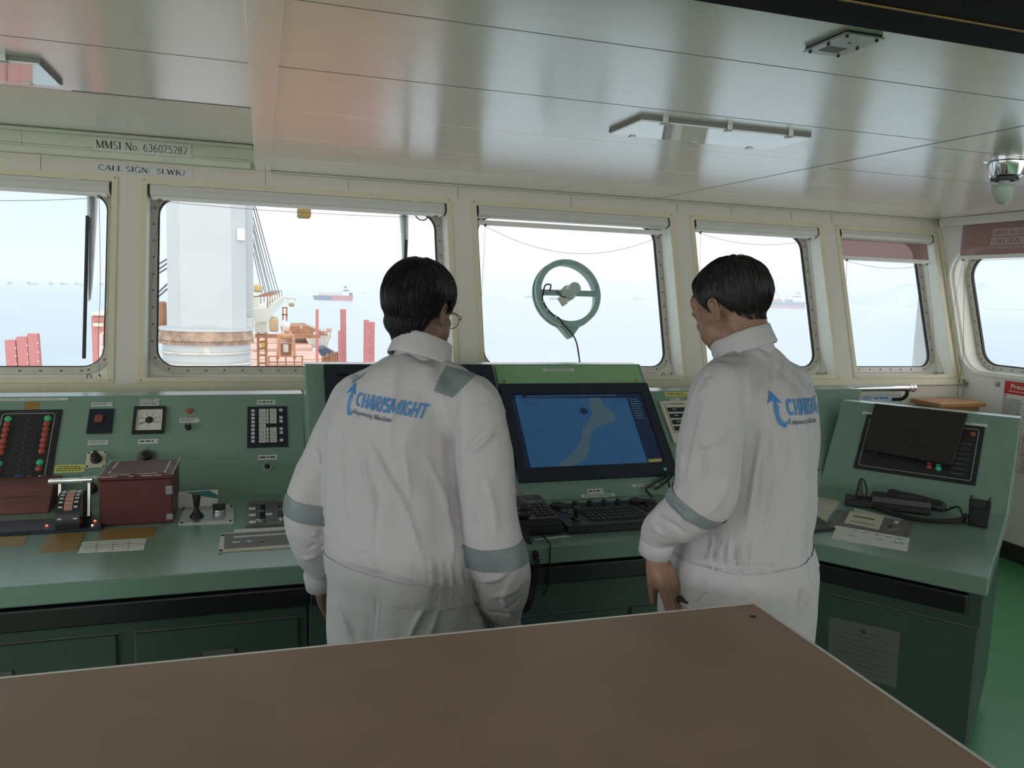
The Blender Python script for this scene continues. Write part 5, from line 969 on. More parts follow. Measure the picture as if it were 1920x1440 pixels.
obj('blue_symbols', bm, M['ink_blue'], t)
q = [(1522, 966), (1567, 995), (1512, 1000), (1478, 972)]; t = thing('smartphone', 'black smartphone lying on the wing desk beside the right man', 'smartphone', at_z(1530, 985, ZD)); bm = B(); fprism(bm, DK, [DK.px(*p) for p in q][::-1], .0022, .011, bev=.002); obj('body', bm, M['black'], t); bm = B(); cq = [Vector(DK.px(*p)) for p in q]; cc_ = sum(cq, Vector((0, 0)))/4; fprism(bm, DK, [tuple(cc_+(p-cc_)*.92) for p in cq][::-1], .011, .0114); obj('screen', bm, pm('phone_glass', (.01, .01, .012), .08, coat=.5), t)
obj('name_strip', desk_px(((1602, 953.5), (1694, 974), (1693, 977), (1600, 957)), 0, .0009), M['plate'], label='narrow printed label strip on the wing desk in front of the radio telephone', cat='label strip')

# ---- chart table in the foreground
t0, t1, t2 = at_z(-240, 1294, .95), at_z(1415, 1130, .95), at_z(1868, 1440, .95); eR = (t2-t1).normalized(); eL = (t0-t1).normalized(); zt = .95
t3 = t1+eR*1.15; t4 = t0+eR*1.15
r = thing('chart_table', 'large brown-topped chart table in the foreground with a pale metal edge', 'table', (t1+t4)/2-Vector((0, 0, .95)))
up = lambda p, z: Vector((p.x, p.y, z)); ins = .004
cT = (t0+t1+t3+t4)/4; sh = lambda p, k: Vector((p.x+(cT.x-p.x)*k, p.y+(cT.y-p.y)*k, 0))
bm = B(); Q = [t0, t1, t3, t4]; Qi = [p+((cT-p).normalized()*.0075) for p in Q]; prism(bm, [up(p, zt-.02) for p in Qi][::-1], [up(p, zt) for p in Qi][::-1]); bmesh.ops.recalc_face_normals(bm, faces=bm.faces[:]); obj('top', bm, M['table'], r)
bm = B(); n = 4; pts = [up(p, z) for z in (zt-.035, zt+.001) for L_ in (Q, Qi) for p in L_]; fs = []
for i in range(n):
    j = (i+1) % n; fs += [(2*n+i, 2*n+j, 3*n+j, 3*n+i), (j, i, n+i, n+j), (i, j, 2*n+j, 2*n+i), (n+j, n+i, 3*n+i, 3*n+j)]
add_pts(bm, pts, fs); bmesh.ops.recalc_face_normals(bm, faces=bm.faces[:]); obj('edge_strip', bm, M['alu'], r)
bm = B(); Qb = [p+((cT-p).normalized()*.06) for p in Q]; prism(bm, [up(p, 0) for p in Qb][::-1], [up(p, zt-.021) for p in Qb][::-1]); bmesh.ops.recalc_face_normals(bm, faces=bm.faces[:]); obj('cabinet', bm, M['redbrown'], r)
bm = B(); lathe(bm, at_z(1412, 1156.5, zt), (0, 0, 1), [(.0065, 0), (.006, .0012), (.003, .0014), (0, .001)], 14); obj('screw_cap', bm, M['ink'], r)
# ================================================================== the two men
def fused(bm, voxel, smooth=2):
    """fuse overlapping closed shapes into one continuous skin; returns verts, faces"""
    me = bpy.data.meshes.new('tmp'); bmesh.ops.recalc_face_normals(bm, faces=bm.faces[:]); bm.to_mesh(me); bm.free()
    o = bpy.data.objects.new('tmp', me); COL.objects.link(o); md = o.modifiers.new('r', 'REMESH'); md.mode = 'VOXEL'; md.voxel_size = voxel
    dg = bpy.context.evaluated_depsgraph_get(); m2 = bpy.data.meshes.new_from_object(o.evaluated_get(dg))
    V = np.zeros(len(m2.vertices)*3); m2.vertices.foreach_get('co', V); V = V.reshape(-1, 3)
    E_ = np.zeros(len(m2.edges)*2, int); m2.edges.foreach_get('vertices', E_); E_ = E_.reshape(-1, 2)
    Fq = [tuple(p.vertices) for p in m2.polygons]
    bpy.data.objects.remove(o); bpy.data.meshes.remove(me); bpy.data.meshes.remove(m2)
    deg = np.zeros(len(V)); np.add.at(deg, E_[:, 0], 1); np.add.at(deg, E_[:, 1], 1)
    for _ in range(smooth):
        S = np.zeros_like(V); np.add.at(S, E_[:, 0], V[E_[:, 1]]); np.add.at(S, E_[:, 1], V[E_[:, 0]]); V = .4*V+.6*S/deg[:, None]
    return V, Fq
def normals(V, Fq):
    Q = np.array([f if len(f) == 4 else (*f, f[-1]) for f in Fq]); n = np.cross(V[Q[:, 2]]-V[Q[:, 0]], V[Q[:, 3]]-V[Q[:, 1]])
    Nn = np.zeros_like(V)
    for k in range(4): np.add.at(Nn, Q[:, k], n)
    return Nn/(np.linalg.norm(Nn, axis=1)[:, None]+1e-12)
def from_arrays(name, V, Fq, mat, parent):
    org = np.array(ORG[parent.name]); me = bpy.data.meshes.new(name); me.from_pydata((V-org).tolist(), [], Fq)
    me.polygons.foreach_set('use_smooth', [True]*len(me.polygons)); me.materials.append(mat)
    o = bpy.data.objects.new(name, me); COL.objects.link(o); o.parent = parent; ORG[o.name] = Vector(org); return o
def limb(bm, js, n=18, k=7, cap=True):
    P = smooth_path([j[0] for j in js], k); R = [v.x for v in smooth_path([Vector((j[1], 0, 0)) for j in js], k)]
    tube(bm, P, R, n)
    if cap: ball(bm, P[0], R[0]*.98); ball(bm, P[-1], R[-1]*.98)
def loft_rings(bm, rings, n=36, ex=2.3):
    pts = []
    for c, r_, f_, a, b in rings:
        for i in range(n):
            t = 2*math.pi*i/n; ct, st = math.cos(t), math.sin(t)
            pts.append(Vector(c)+r_*a*math.copysign(abs(ct)**(2/ex), ct)+f_*b*math.copysign(abs(st)**(2/ex), st))
    m = len(rings); fs = [(j*n+i, j*n+(i+1) % n, (j+1)*n+(i+1) % n, (j+1)*n+i) for j in range(m-1) for i in range(n)]+[tuple(reversed(range(n))), tuple(range((m-1)*n, m*n))]
    add_pts(bm, pts, fs)
def dense_rings(rings, k=6):
    C = smooth_path([Vector(r[0]) for r in rings], k); AB = smooth_path([Vector((r[3], r[4], 0)) for r in rings], k)
    return [(c, rings[0][1], rings[0][2], ab.x, ab.y) for c, ab in zip(C, AB)]
M['skin_a'] = pm('brown_skin', (.205, .115, .085), .5, var=.08, scale=30, bump=.05, bscale=300)
M['skin_b'] = pm('warm_brown_skin', (.30, .165, .115), .5, var=.08, scale=30, bump=.05, bscale=300)
M['hair'] = pm('black_hair', (.010, .010, .012), .58, var=.4, scale=60)
M['hair_b'] = pm('black_hair_greying', (.018, .016, .016), .6, var=.4, scale=60)
M['cloth'] = pm('white_cotton_drill', (.54, .515, .54), .85, var=.025, scale=6, bump=.06, bscale=900, spec=.2)
M['tape'] = pm('grey_reflective_tape', (.21, .25, .265), .45, var=.06, scale=40, bump=.03, bscale=600)
M['logo'] = pm('blue_print', (.06, .24, .56), .6, var=.06, scale=40); M['logo_light'] = pm('light_blue_print', (.30, .50, .76), .6, var=.05)
M['logo_ink'] = pm('navy_grey_print', (.10, .11, .17), .7); M['eye'] = pm('eye_white', (.65, .62, .58), .2); M['shoe'] = pm('black_safety_shoe', (.02, .018, .017), .4)
M['gold'] = pm('gold_ring', (.75, .5, .15), .25, metal=1); M['glass_frame'] = pm('dark_metal_frame', (.05, .045, .05), .3, metal=.6)
def head_frame(c, yaw, pitch, roll=0):
    f = Vector((math.sin(yaw), math.cos(yaw), 0)); r_ = Vector((math.cos(yaw), -math.sin(yaw), 0)); u = Vector((0, 0, 1))
    f, u = f*math.cos(pitch)-u*math.sin(pitch), u*math.cos(pitch)+f*math.sin(pitch)
    r_, u = r_*math.cos(roll)-u*math.sin(roll), u*math.cos(roll)+r_*math.sin(roll)
    Mx = Matrix((r_, f, u)).transposed(); return (lambda x, y, z: Vector(c)+r_*x+f*y+u*z), Mx
def head_shapes(bm, H, Mx, nb, s=1.0):
    E = lambda c, r_: ball(bm, H(*[x*s for x in c]), [x*s for x in r_], seg=20, M=Mx)
    E((0, -.012, .030), (.074, .094, .082)); E((0, .022, -.022), (.064, .066, .080)); E((0, .038, -.066), (.052, .048, .040)); E((0, .070, -.088), (.023, .020, .019))
    for sx in (-1, 1):
        E((sx*.044, .048, -.022), (.024, .028, .024)); E((sx*.048, .005, -.068), (.018, .032, .030)); E((sx*.03, .073, .016), (.026, .012, .009)); E((sx*.011, .094, -.034), (.008, .010, .008)); E((sx*.031, .070, .001), (.017, .012, .009))
    E((0, .066, .038), (.056, .022, .035))
    limb(bm, [(H(0, .084*s, .012*s), .009*s), (H(0, .096*s, -.012*s), .010*s), (H(0, .098*s, -.032*s), .0125*s)], 12, 4)
    E((0, .084, -.056), (.024, .011, .0065)); E((0, .083, -.066), (.021, .011, .0075)); 
    for sx in (-1, 1):
        E((sx*.050, .036, -.046), (.024, .034, .036))          # full cheeks
        e = lambda y, z, o=0: H(sx*(.077+o*.8)*s, (y*.8-.008)*s, (z*.72-.010)*s)      # ears: plate, rim and lobe standing off the skull
        E((sx*.076, -.010, -.008), (.006, .013, .019)); E((sx*.077, -.003, -.031), (.0055, .008, .008))
        tube(bm, smooth_path([e(.012, .006, -.004), e(.012, .030, .002), e(-.002, .040, .006), e(-.018, .032, .010), e(-.021, .010, .010), e(-.012, -.014, .006), e(-.002, -.03, .001)], 5), .0048*s, 8)
    limb(bm, [(H(0, -.014*s, -.02*s), .056*s), (H(0, -.018*s, -.068*s), .053*s), (nb.lerp(H(0, -.02, -.075), .5), .054*s), (nb, .057*s)], 22, 6)
def make_hand(bm, w, d, nrm, side, L=.185, curl=.5, thumb_out=.5, spread=.06):
    """w wrist, d along the hand, nrm back-of-hand normal, side towards the thumb"""
    d, nrm, side = Vector(d).normalized(), Vector(nrm).normalized(), Vector(side).normalized(); s = L/.185
    for i, (o, l) in enumerate(((.027, .074), (.009, .082), (-.009, .076), (-.026, .060))):
        root = w+d*.088*s+side*o*s; limb(bm, [(w+d*.012*s+side*o*.55*s, .016*s), (w+d*.05*s+side*o*.9*s, .0155*s), (root, .0115*s)], 12, 4)
        dd = (d+side*(o*spread*25)).normalized(); p = root; rr_ = .0098*s; js = [(p-dd*.01, rr_)]
        for k, fr_ in enumerate((.45, .3, .25)):
            a = curl*(.5+.55*k); q = (dd*math.cos(a)-nrm*math.sin(a)); p = p+q*l*fr_*s; rr_ *= .93; js.append((p, rr_))
        limb(bm, js, 10, 4)
    tb = w+d*.025*s+side*.026*s; t1 = tb+(d*.6+side*thumb_out-nrm*.25).normalized()*.04*s; t2 = t1+(d*.85+side*thumb_out*.4-nrm*.3).normalized()*.034*s; t3 = t2+(d*.95+side*.1-nrm*.35).normalized()*.026*s
    limb(bm, [(w+d*.015*s+side*.012*s, .017*s), (tb, .0155*s), (t1, .0118*s), (t2, .0108*s), (t3, .0085*s)], 10, 4)
    limb(bm, [(w-d*.012*s, .024*s), (w+d*.004*s, .024*s), (w+d*.02*s, .026*s)], 14, 4)
def hair_mesh(parent, H, Mx, mat, V, Fq, c, line, thick, strands, seed, s=1.0, length=.05):
    """cap grown from the scalp: skin faces above the hairline lifted outwards, plus combed strand tubes"""
    rr_ = random.Random(seed); Lc = (V-np.array(c))@np.array(Mx)/s; x, y, z = Lc.T
    ph = np.abs(np.arctan2(x, y+.012)); zl = np.interp(ph, line[0], line[1])
    near = (z > -.14) & (np.linalg.norm(Lc, axis=1) < .2); ear = (np.abs(x) > .0735) & (y > -.030) & (y < .014) & (z < .022) & (z > -.055)
    k = np.clip((z-zl)/.028, -1, 1); use = near & (k > -.25) & ~ear
    Nn = normals(V, Fq); rad = Lc/np.linalg.norm(Lc, axis=1)[:, None]; Nr = rad@np.array(Mx).T; D = Nn*.6+Nr*.4; D /= np.linalg.norm(D, axis=1)[:, None]
    nz = np.array([noise.noise(Vector((p[0]*26, p[1]*26, p[2]*9+seed)))*.0030+noise.noise(Vector((p[0]*85, p[1]*85, p[2]*22)))*.0018 if u else 0 for p, u in zip(Lc, use)])
    kk = np.clip(k, 0, 1); kk = kk*kk*(3-2*kk); t = thick(x, y, z)+(.006 if strands > 2400 else .0)*np.exp(-((z+.052)/.028)**2)*np.clip(.3-y/.06, 0, 1)
    P = V+D*((t+nz)*kk-.0025*(1-kk))[:, None]*s
    idx = -np.ones(len(V), int); keep = [f for f in Fq if all(use[i] for i in f)]; ids = sorted({i for f in keep for i in f}); idx[ids] = range(len(ids))
    SV = P[ids]; SF_ = [tuple(int(idx[i]) for i in f) for f in keep]
    for _ in range(5 if strands > 2400 else 3):
        A_ = np.zeros_like(SV); c_ = np.zeros(len(SV))
        for f in SF_:
            for a_, b_ in zip(f, f[1:]+f[:1]): A_[a_] += SV[b_]; A_[b_] += SV[a_]; c_[a_] += 1; c_[b_] += 1
        SV = SV*.55+.45*A_/np.maximum(c_, 1)[:, None]
    bv = BVHTree.FromPolygons([Vector(v) for v in SV], SF_)
    bm = B(); add_pts(bm, [Vector(v) for v in SV], SF_)
    for f in bm.faces: f.smooth = True
    crown = H(.01, -.055*s, .105*s); pool = [i for i, g in zip(range(len(ids)), ids) if k[g] > .3]
    for _ in range(strands):
        p = Vector(SV[rr_.choice(pool)]); path = []; d0 = None; L = length*rr_.uniform(.5, 1.2); tw = rr_.uniform(-.5, .5)
        for j in range(6):
            h = bv.find_nearest(p)
            if h[0] is None: break
            n_ = h[1]; d = (p-crown).normalized()*.8-H(0, 0, 1)+H(0, 0, 0)+Vector((rr_.uniform(-.2, .2), rr_.uniform(-.2, .2), 0)); d = d-n_*d.dot(n_)
            if d.length < 1e-6: break
            d.normalize(); d = (d+n_.cross(d)*tw*.4).normalized(); path.append(h[0]+n_*(.0002+.0030*math.sin(j/5*2.8))); p = h[0]+d*L/5
        if len(path) == 6: tube(bm, path, [.0005, .0011, .0012, .0011, .0008, .0002], 3)
    return obj('hair', bm, mat, parent)
def collar(parent, c, rx, fx, up, ra, rb, gap, h=.045, flare=.018, tip=.03):
    """folded shirt collar: stand inside, leaf folding out and down, open at the front"""
    bm = B(); n = 44; prof = [(-.004, -.036), (-.006, h*.5), (-.004, h), (.001, h+.005), (.006, h+.003), (flare*.7, h*.45), (flare, -.010), (flare-.004, -.011), (flare*.55, h*.42), (.003, h*.92), (-.0005, h*.5), (.0, -.036)]
    rows = []
    for i in range(n+1):
        t = -math.pi/2+ (gap+ (2*math.pi-2*gap)*i/n) + math.pi ; t = math.pi/2+gap+(2*math.pi-2*gap)*i/n   # t measured from +right; front at 90 deg
        e = abs(i/n-.5)*2; drop = tip*max(0, e-.6)/.4
        row = []
        for k, (o, z) in enumerate(prof):
            zz = z-(drop if 5 <= k <= 8 else 0)-.012*e*e; oo = o*(1+.25*e)
            row.append(c+rx*math.cos(t)*(ra+oo)+fx*math.sin(t)*(rb+oo)+up*zz)
        rows.append(row)
    k = len(prof); pts = [p for r_ in rows for p in r_]; fs = [(i*k+j, i*k+(j+1) % k, (i+1)*k+(j+1) % k, (i+1)*k+j) for i in range(n) for j in range(k)]+[tuple(range(k)), tuple(reversed(range(n*k, (n+1)*k)))]
    add_pts(bm, pts, fs); bmesh.ops.recalc_face_normals(bm, faces=bm.faces[:]); bmesh.ops.subdivide_edges(bm, edges=bm.edges[:], cuts=1, use_grid_fill=True)
    for v in bm.verts: v.co += Vector((noise.noise(v.co*35), noise.noise(v.co*35+Vector((9, 0, 0))), noise.noise(v.co*35+Vector((0, 9, 0)))))*.0022
    bmesh.ops.smooth_vert(bm, verts=bm.verts[:], factor=.4, use_axis_x=True, use_axis_y=True, use_axis_z=True)
    return obj('collar', bm, M['cloth'], parent, smooth=True)
class Cloth:
    def __init__(s, V, Fq): s.bv = BVHTree.FromPolygons([Vector(v) for v in V], Fq)
    def cam(s, px, py):
        d = ray_px(px, py).normalized(); h = s.bv.ray_cast(CAM, d)
        if h[0] is None: h = s.bv.find_nearest(at_d(px, py, 2.0))
        return h[0]
def fold(V, Nn, cl, pts, amp, width):
    P = smooth_path([cl.cam(*p) for p in pts], 10); A = np.array(P); T = np.linspace(0, 1, len(A)); env = np.sin(np.pi*np.clip(T, .02, .98))**.5
    lo, hi = A.min(0)-.06, A.max(0)+.06; idx = np.where(((V > lo) & (V < hi)).all(1))[0]
    if not len(idx): return
    d = np.linalg.norm(V[idx][:, None, :]-A[None], axis=2); j = d.argmin(1); dm = d[np.arange(len(idx)), j]
    w = amp*env[j]*np.exp(-(dm/width)**2); V[idx] += Nn[idx]*w[:, None]
def patch_quad(parent, name, cl, quad, mat, lift=.0018, n=10, dirn=None):
    g = []
    for i in range(n+1):
        for j in range(n+1):
            u, v = i/n, j/n; x = [(1-u)*((1-v)*quad[0][k]+v*quad[3][k])+u*((1-v)*quad[1][k]+v*quad[2][k]) for k in (0, 1)]
            p = cl.cam(*x); h = cl.bv.find_nearest(p); g.append(h[0]+h[1]*lift)
    bm = B(); add_pts(bm, g, [(i*(n+1)+j, (i+1)*(n+1)+j, (i+1)*(n+1)+j+1, i*(n+1)+j+1) for i in range(n) for j in range(n)]); return obj(name, bm, mat, parent, smooth=True)
def band(parent, cl, c, axis, up2, half, rmax, tilt=0, name='reflective_band', n=48, m=5):
    axis = Vector(axis).normalized(); u = (Vector(up2)-axis*Vector(up2).dot(axis)).normalized(); v = axis.cross(u); pts = []
    for j in range(m+1):
        for i in range(n):
            t = 2*math.pi*i/n; dr = u*math.cos(t)+v*math.sin(t); o = Vector(c)+axis*(half*(2*j/m-1)+tilt*math.cos(t)); h = cl.bv.ray_cast(o, dr); L = h[3] if h[0] is not None else rmax
            pts.append(o+dr*(min(L, rmax)+.003))
    bm = B(); add_pts(bm, pts, [(j*n+i, j*n+(i+1) % n, (j+1)*n+(i+1) % n, (j+1)*n+i) for j in range(m) for i in range(n)])
    for f in bm.faces: f.smooth = True
    return obj(name, bm, M['tape'], parent)
def print_on(parent, name, cl, o, u, v, n, items, mat, lift=.0026):
    """printed shapes laid on the cloth along -n; items: (verts 0..1, faces, a0, a1, b0, b1)"""
    bm = B()
    for vs, fs, a0, a1, b0, b1 in items:
        t = B(); add_pts(t, [Vector((a0+(a1-a0)*x, b0+(b1-b0)*y, 0)) for x, y in vs], fs)
        bmesh.ops.triangulate(t, faces=t.faces[:])
        for _ in range(5):
            ed = [e for e in t.edges if e.calc_length() > .0065]
            if not ed: break
            bmesh.ops.subdivide_edges(t, edges=ed, cuts=1); bmesh.ops.triangulate(t, faces=[f for f in t.faces if len(f.verts) > 3])
        for w in t.verts:
            p = o+u*w.co.x+v*w.co.y; h = cl.bv.ray_cast(p+n*.35, -n)
            w.co = h[0]+h[1]*lift if h[0] is not None else p
        merge(bm, t)
    return obj(name, bm, mat, parent)
def logo_on(parent, cl, c, u, v, n, W):
    """emblem: ring arc with arrow head, then the two lines of lettering"""
    o = c-u*W/2; h = W*.33
    def arcf(cx, cy, R, r_, t0, t1, taper, k=22):
        vs = []; 
        for i in range(k+1): t = math.radians(t0+(t1-t0)*i/k); w = (R-r_)*(1-taper*i/k); vs += [(cx+R*math.cos(t)*.78, cy+R*math.sin(t)), (cx+(R-w)*math.cos(t)*.78, cy+(R-w)*math.sin(t))]
        return vs, [(2*i, 2*i+1, 2*i+3, 2*i+2) for i in range(k)]
    A1 = arcf(.66, .44, .44, .12, 118, 322, .80); A2 = arcf(.74, .42, .27, .20, 130, 318, .8); arrow = ([(-.06, .66), (.40, 1.10), (.84, .70), (.52, .76), (.16, .76)], [(0, 1, 4), (4, 1, 3), (3, 1, 2)])
    lw = W*.155; items = [(*A1, 0, lw, 0, h), (*arrow, 0, lw, 0, h)]
    print_on(parent, 'emblem', cl, o, u, v, n, items, M['logo']); print_on(parent, 'emblem_highlight', cl, o, u, v, n, [(*A2, 0, lw, 0, h)], M['logo_light'], .0030)
    print_on(parent, 'lettering', cl, o, u, v, n, [(*block('CHARISMIGHT'), lw*1.02, W, h*.34, h*.86)], M['logo']); print_on(parent, 'tagline', cl, o, u, v, n, [(*serif('Empowering Maritime'), lw*1.0+o_, W*.66+o_, h*.05, h*.26) for o_ in (0, .0006)], M['logo_ink'])
def person(cfg):
    psi = math.radians(cfg['yaw']); fv = Vector((math.sin(psi), math.cos(psi), 0)); rv = Vector((math.cos(psi), -math.sin(psi), 0)); Z = Vector((0, 0, 1))
    rings = [(at_d(x, y, d), rv, fv, a, b) for x, y, d, a, b in cfg['rings']]
    hipc = Vector(rings[0][0]); base = Vector((hipc.x, hipc.y, 0)); root = thing('person', cfg['label'], 'person', base)
    J = {k: [(at_d(x, y, d), r_) for x, y, d, r_ in v] for k, v in cfg['arms'].items()}
    feet = {}
    for s, nm in ((-1, 'l'), (1, 'r')):
        h = hipc+rv*s*.098; feet[nm] = [(h+Z*.06, .112), (h-Z*.06+fv*.004, .110), (h+(Vector((0, 0, .47))-Z*h.z)+fv*.018+rv*s*.012, .084), (Vector((h.x, h.y, .24))+rv*s*.02+fv*.0, .080), (Vector((h.x, h.y, .085))+rv*s*.024-fv*.01, .083)]
    # ---- coverall
    bm = B(); loft_rings(bm, dense_rings(rings)); 
    for v in J.values(): limb(bm, v, 22, 8)
    for p0, p1 in cfg['traps']: limb(bm, [(at_d(*p0[:3]), p0[3]), (at_d(*p1[:3]), p1[3])], 18, 8)
    for v in feet.values(): limb(bm, v, 20, 7)
    V, Fq = fused(bm, .0055, 5); Nn = normals(V, Fq)
    # cloth unevenness: soft vertical drape + fine crumple
    amp = np.array([noise.noise(Vector((p[0]*16, p[1]*16, p[2]*4+cfg['seed'])))*.008+noise.noise(Vector((p[0]*34, p[1]*34, p[2]*13)))*.0030 for p in V]); V = V+Nn*amp[:, None]
    cl = Cloth(V, Fq); Nn = normals(V, Fq)
    for pts, a_, w_ in cfg['folds']: fold(V, Nn, cl, pts, a_*.0026, w_*.00078)
    cl = Cloth(V, Fq); cov = from_arrays('coverall', V, Fq, M['cloth'], root)
    # ---- body: head, neck, trunk, arms, hands and legs as one skin
    H, Mx = head_frame(at_d(*cfg['head'][:3]), *[math.radians(x) for x in cfg['head'][3:6]]); nb = at_d(*cfg['neck'])
    bm = B(); head_shapes(bm, H, Mx, nb, cfg.get('hs', 1)); loft_rings(bm, [(c+Vector((0, 0, -.0)), r_, f_, a*.80, b*.78) for c, r_, f_, a, b in dense_rings(rings)[:-8]])
    limb(bm, [(nb, .056), (nb-Z*.10, .06)], 18, 4)
    for k, v in J.items():
        limb(bm, [(p, max(.024, r_*.66)) for p, r_ in v], 16, 6); hd = cfg['hands'][k]
        make_hand(bm, at_d(*hd['w']), at_d(*hd['to'])-at_d(*hd['w']), hd['n'][0]*rv+hd['n'][1]*fv+hd['n'][2]*Z, hd['s'][0]*rv+hd['s'][1]*fv+hd['s'][2]*Z, curl=hd.get('curl', .5), spread=hd.get('spread', .06), thumb_out=hd.get('thumb', .5))
    for v in feet.values(): limb(bm, [(p, r_*.72) for p, r_ in v], 14, 5)
    Vb, Fb = fused(bm, .0038, 2); body = from_arrays('body', Vb, Fb, M[cfg['skin']], root)
    for nm, v in feet.items():
        a = v[-1][0]; a = Vector((a.x, a.y, 0)); bm = B(); loft_rings(bm, [(a+fv*.03+Z*z, rv, fv, w, l) for z, w, l in ((.002, .046, .135), (.03, .05, .14), (.055, .046, .125))], 28, 2.6); loft_rings(bm, [(a+fv*.0+Z*z, rv, fv, w, l) for z, w, l in ((.04, .046, .09), (.08, .045, .065), (.12, .046, .055))], 24); Vs, Fs_ = fused(bm, .005, 4); from_arrays('shoe', Vs, Fs_, M['shoe'], root)
    bm = B()
    for sx in (-1, 1): ball(bm, H(sx*.031, .0690, .001), .0115, seg=14); ball(bm, H(sx*.031, .0787, .0), (.0045, .0025, .0045), 1, 10, Mx)
    obj('eyes', bm, [M['eye'], M['ink']], body)
    hair_mesh(root, H, Mx, M[cfg['hairmat']], Vb, Fb, at_d(*cfg['head'][:3]), cfg['line'], cfg['thick'], cfg['strands'], cfg['seed'], cfg.get('hs', 1))
    c_ = cfg['collar']; cp = math.radians(c_['pitch']); cf_ = (fv*math.cos(c_['yaw'])+rv*math.sin(c_['yaw'])); cr_ = (rv*math.cos(c_['yaw'])-fv*math.sin(c_['yaw'])); cu_ = (Z*math.cos(cp)+cf_*math.sin(cp)).normalized(); cf2 = cf_*math.cos(cp)-Z*math.sin(cp)
    collar(cov, at_d(*c_['c']), cr_, cf2, cu_, c_['ra'], c_['rb'], c_['gap'], c_.get('h', .04), c_.get('flare', .018))
    return root, cov, body, cl, H, Mx, fv, rv, J
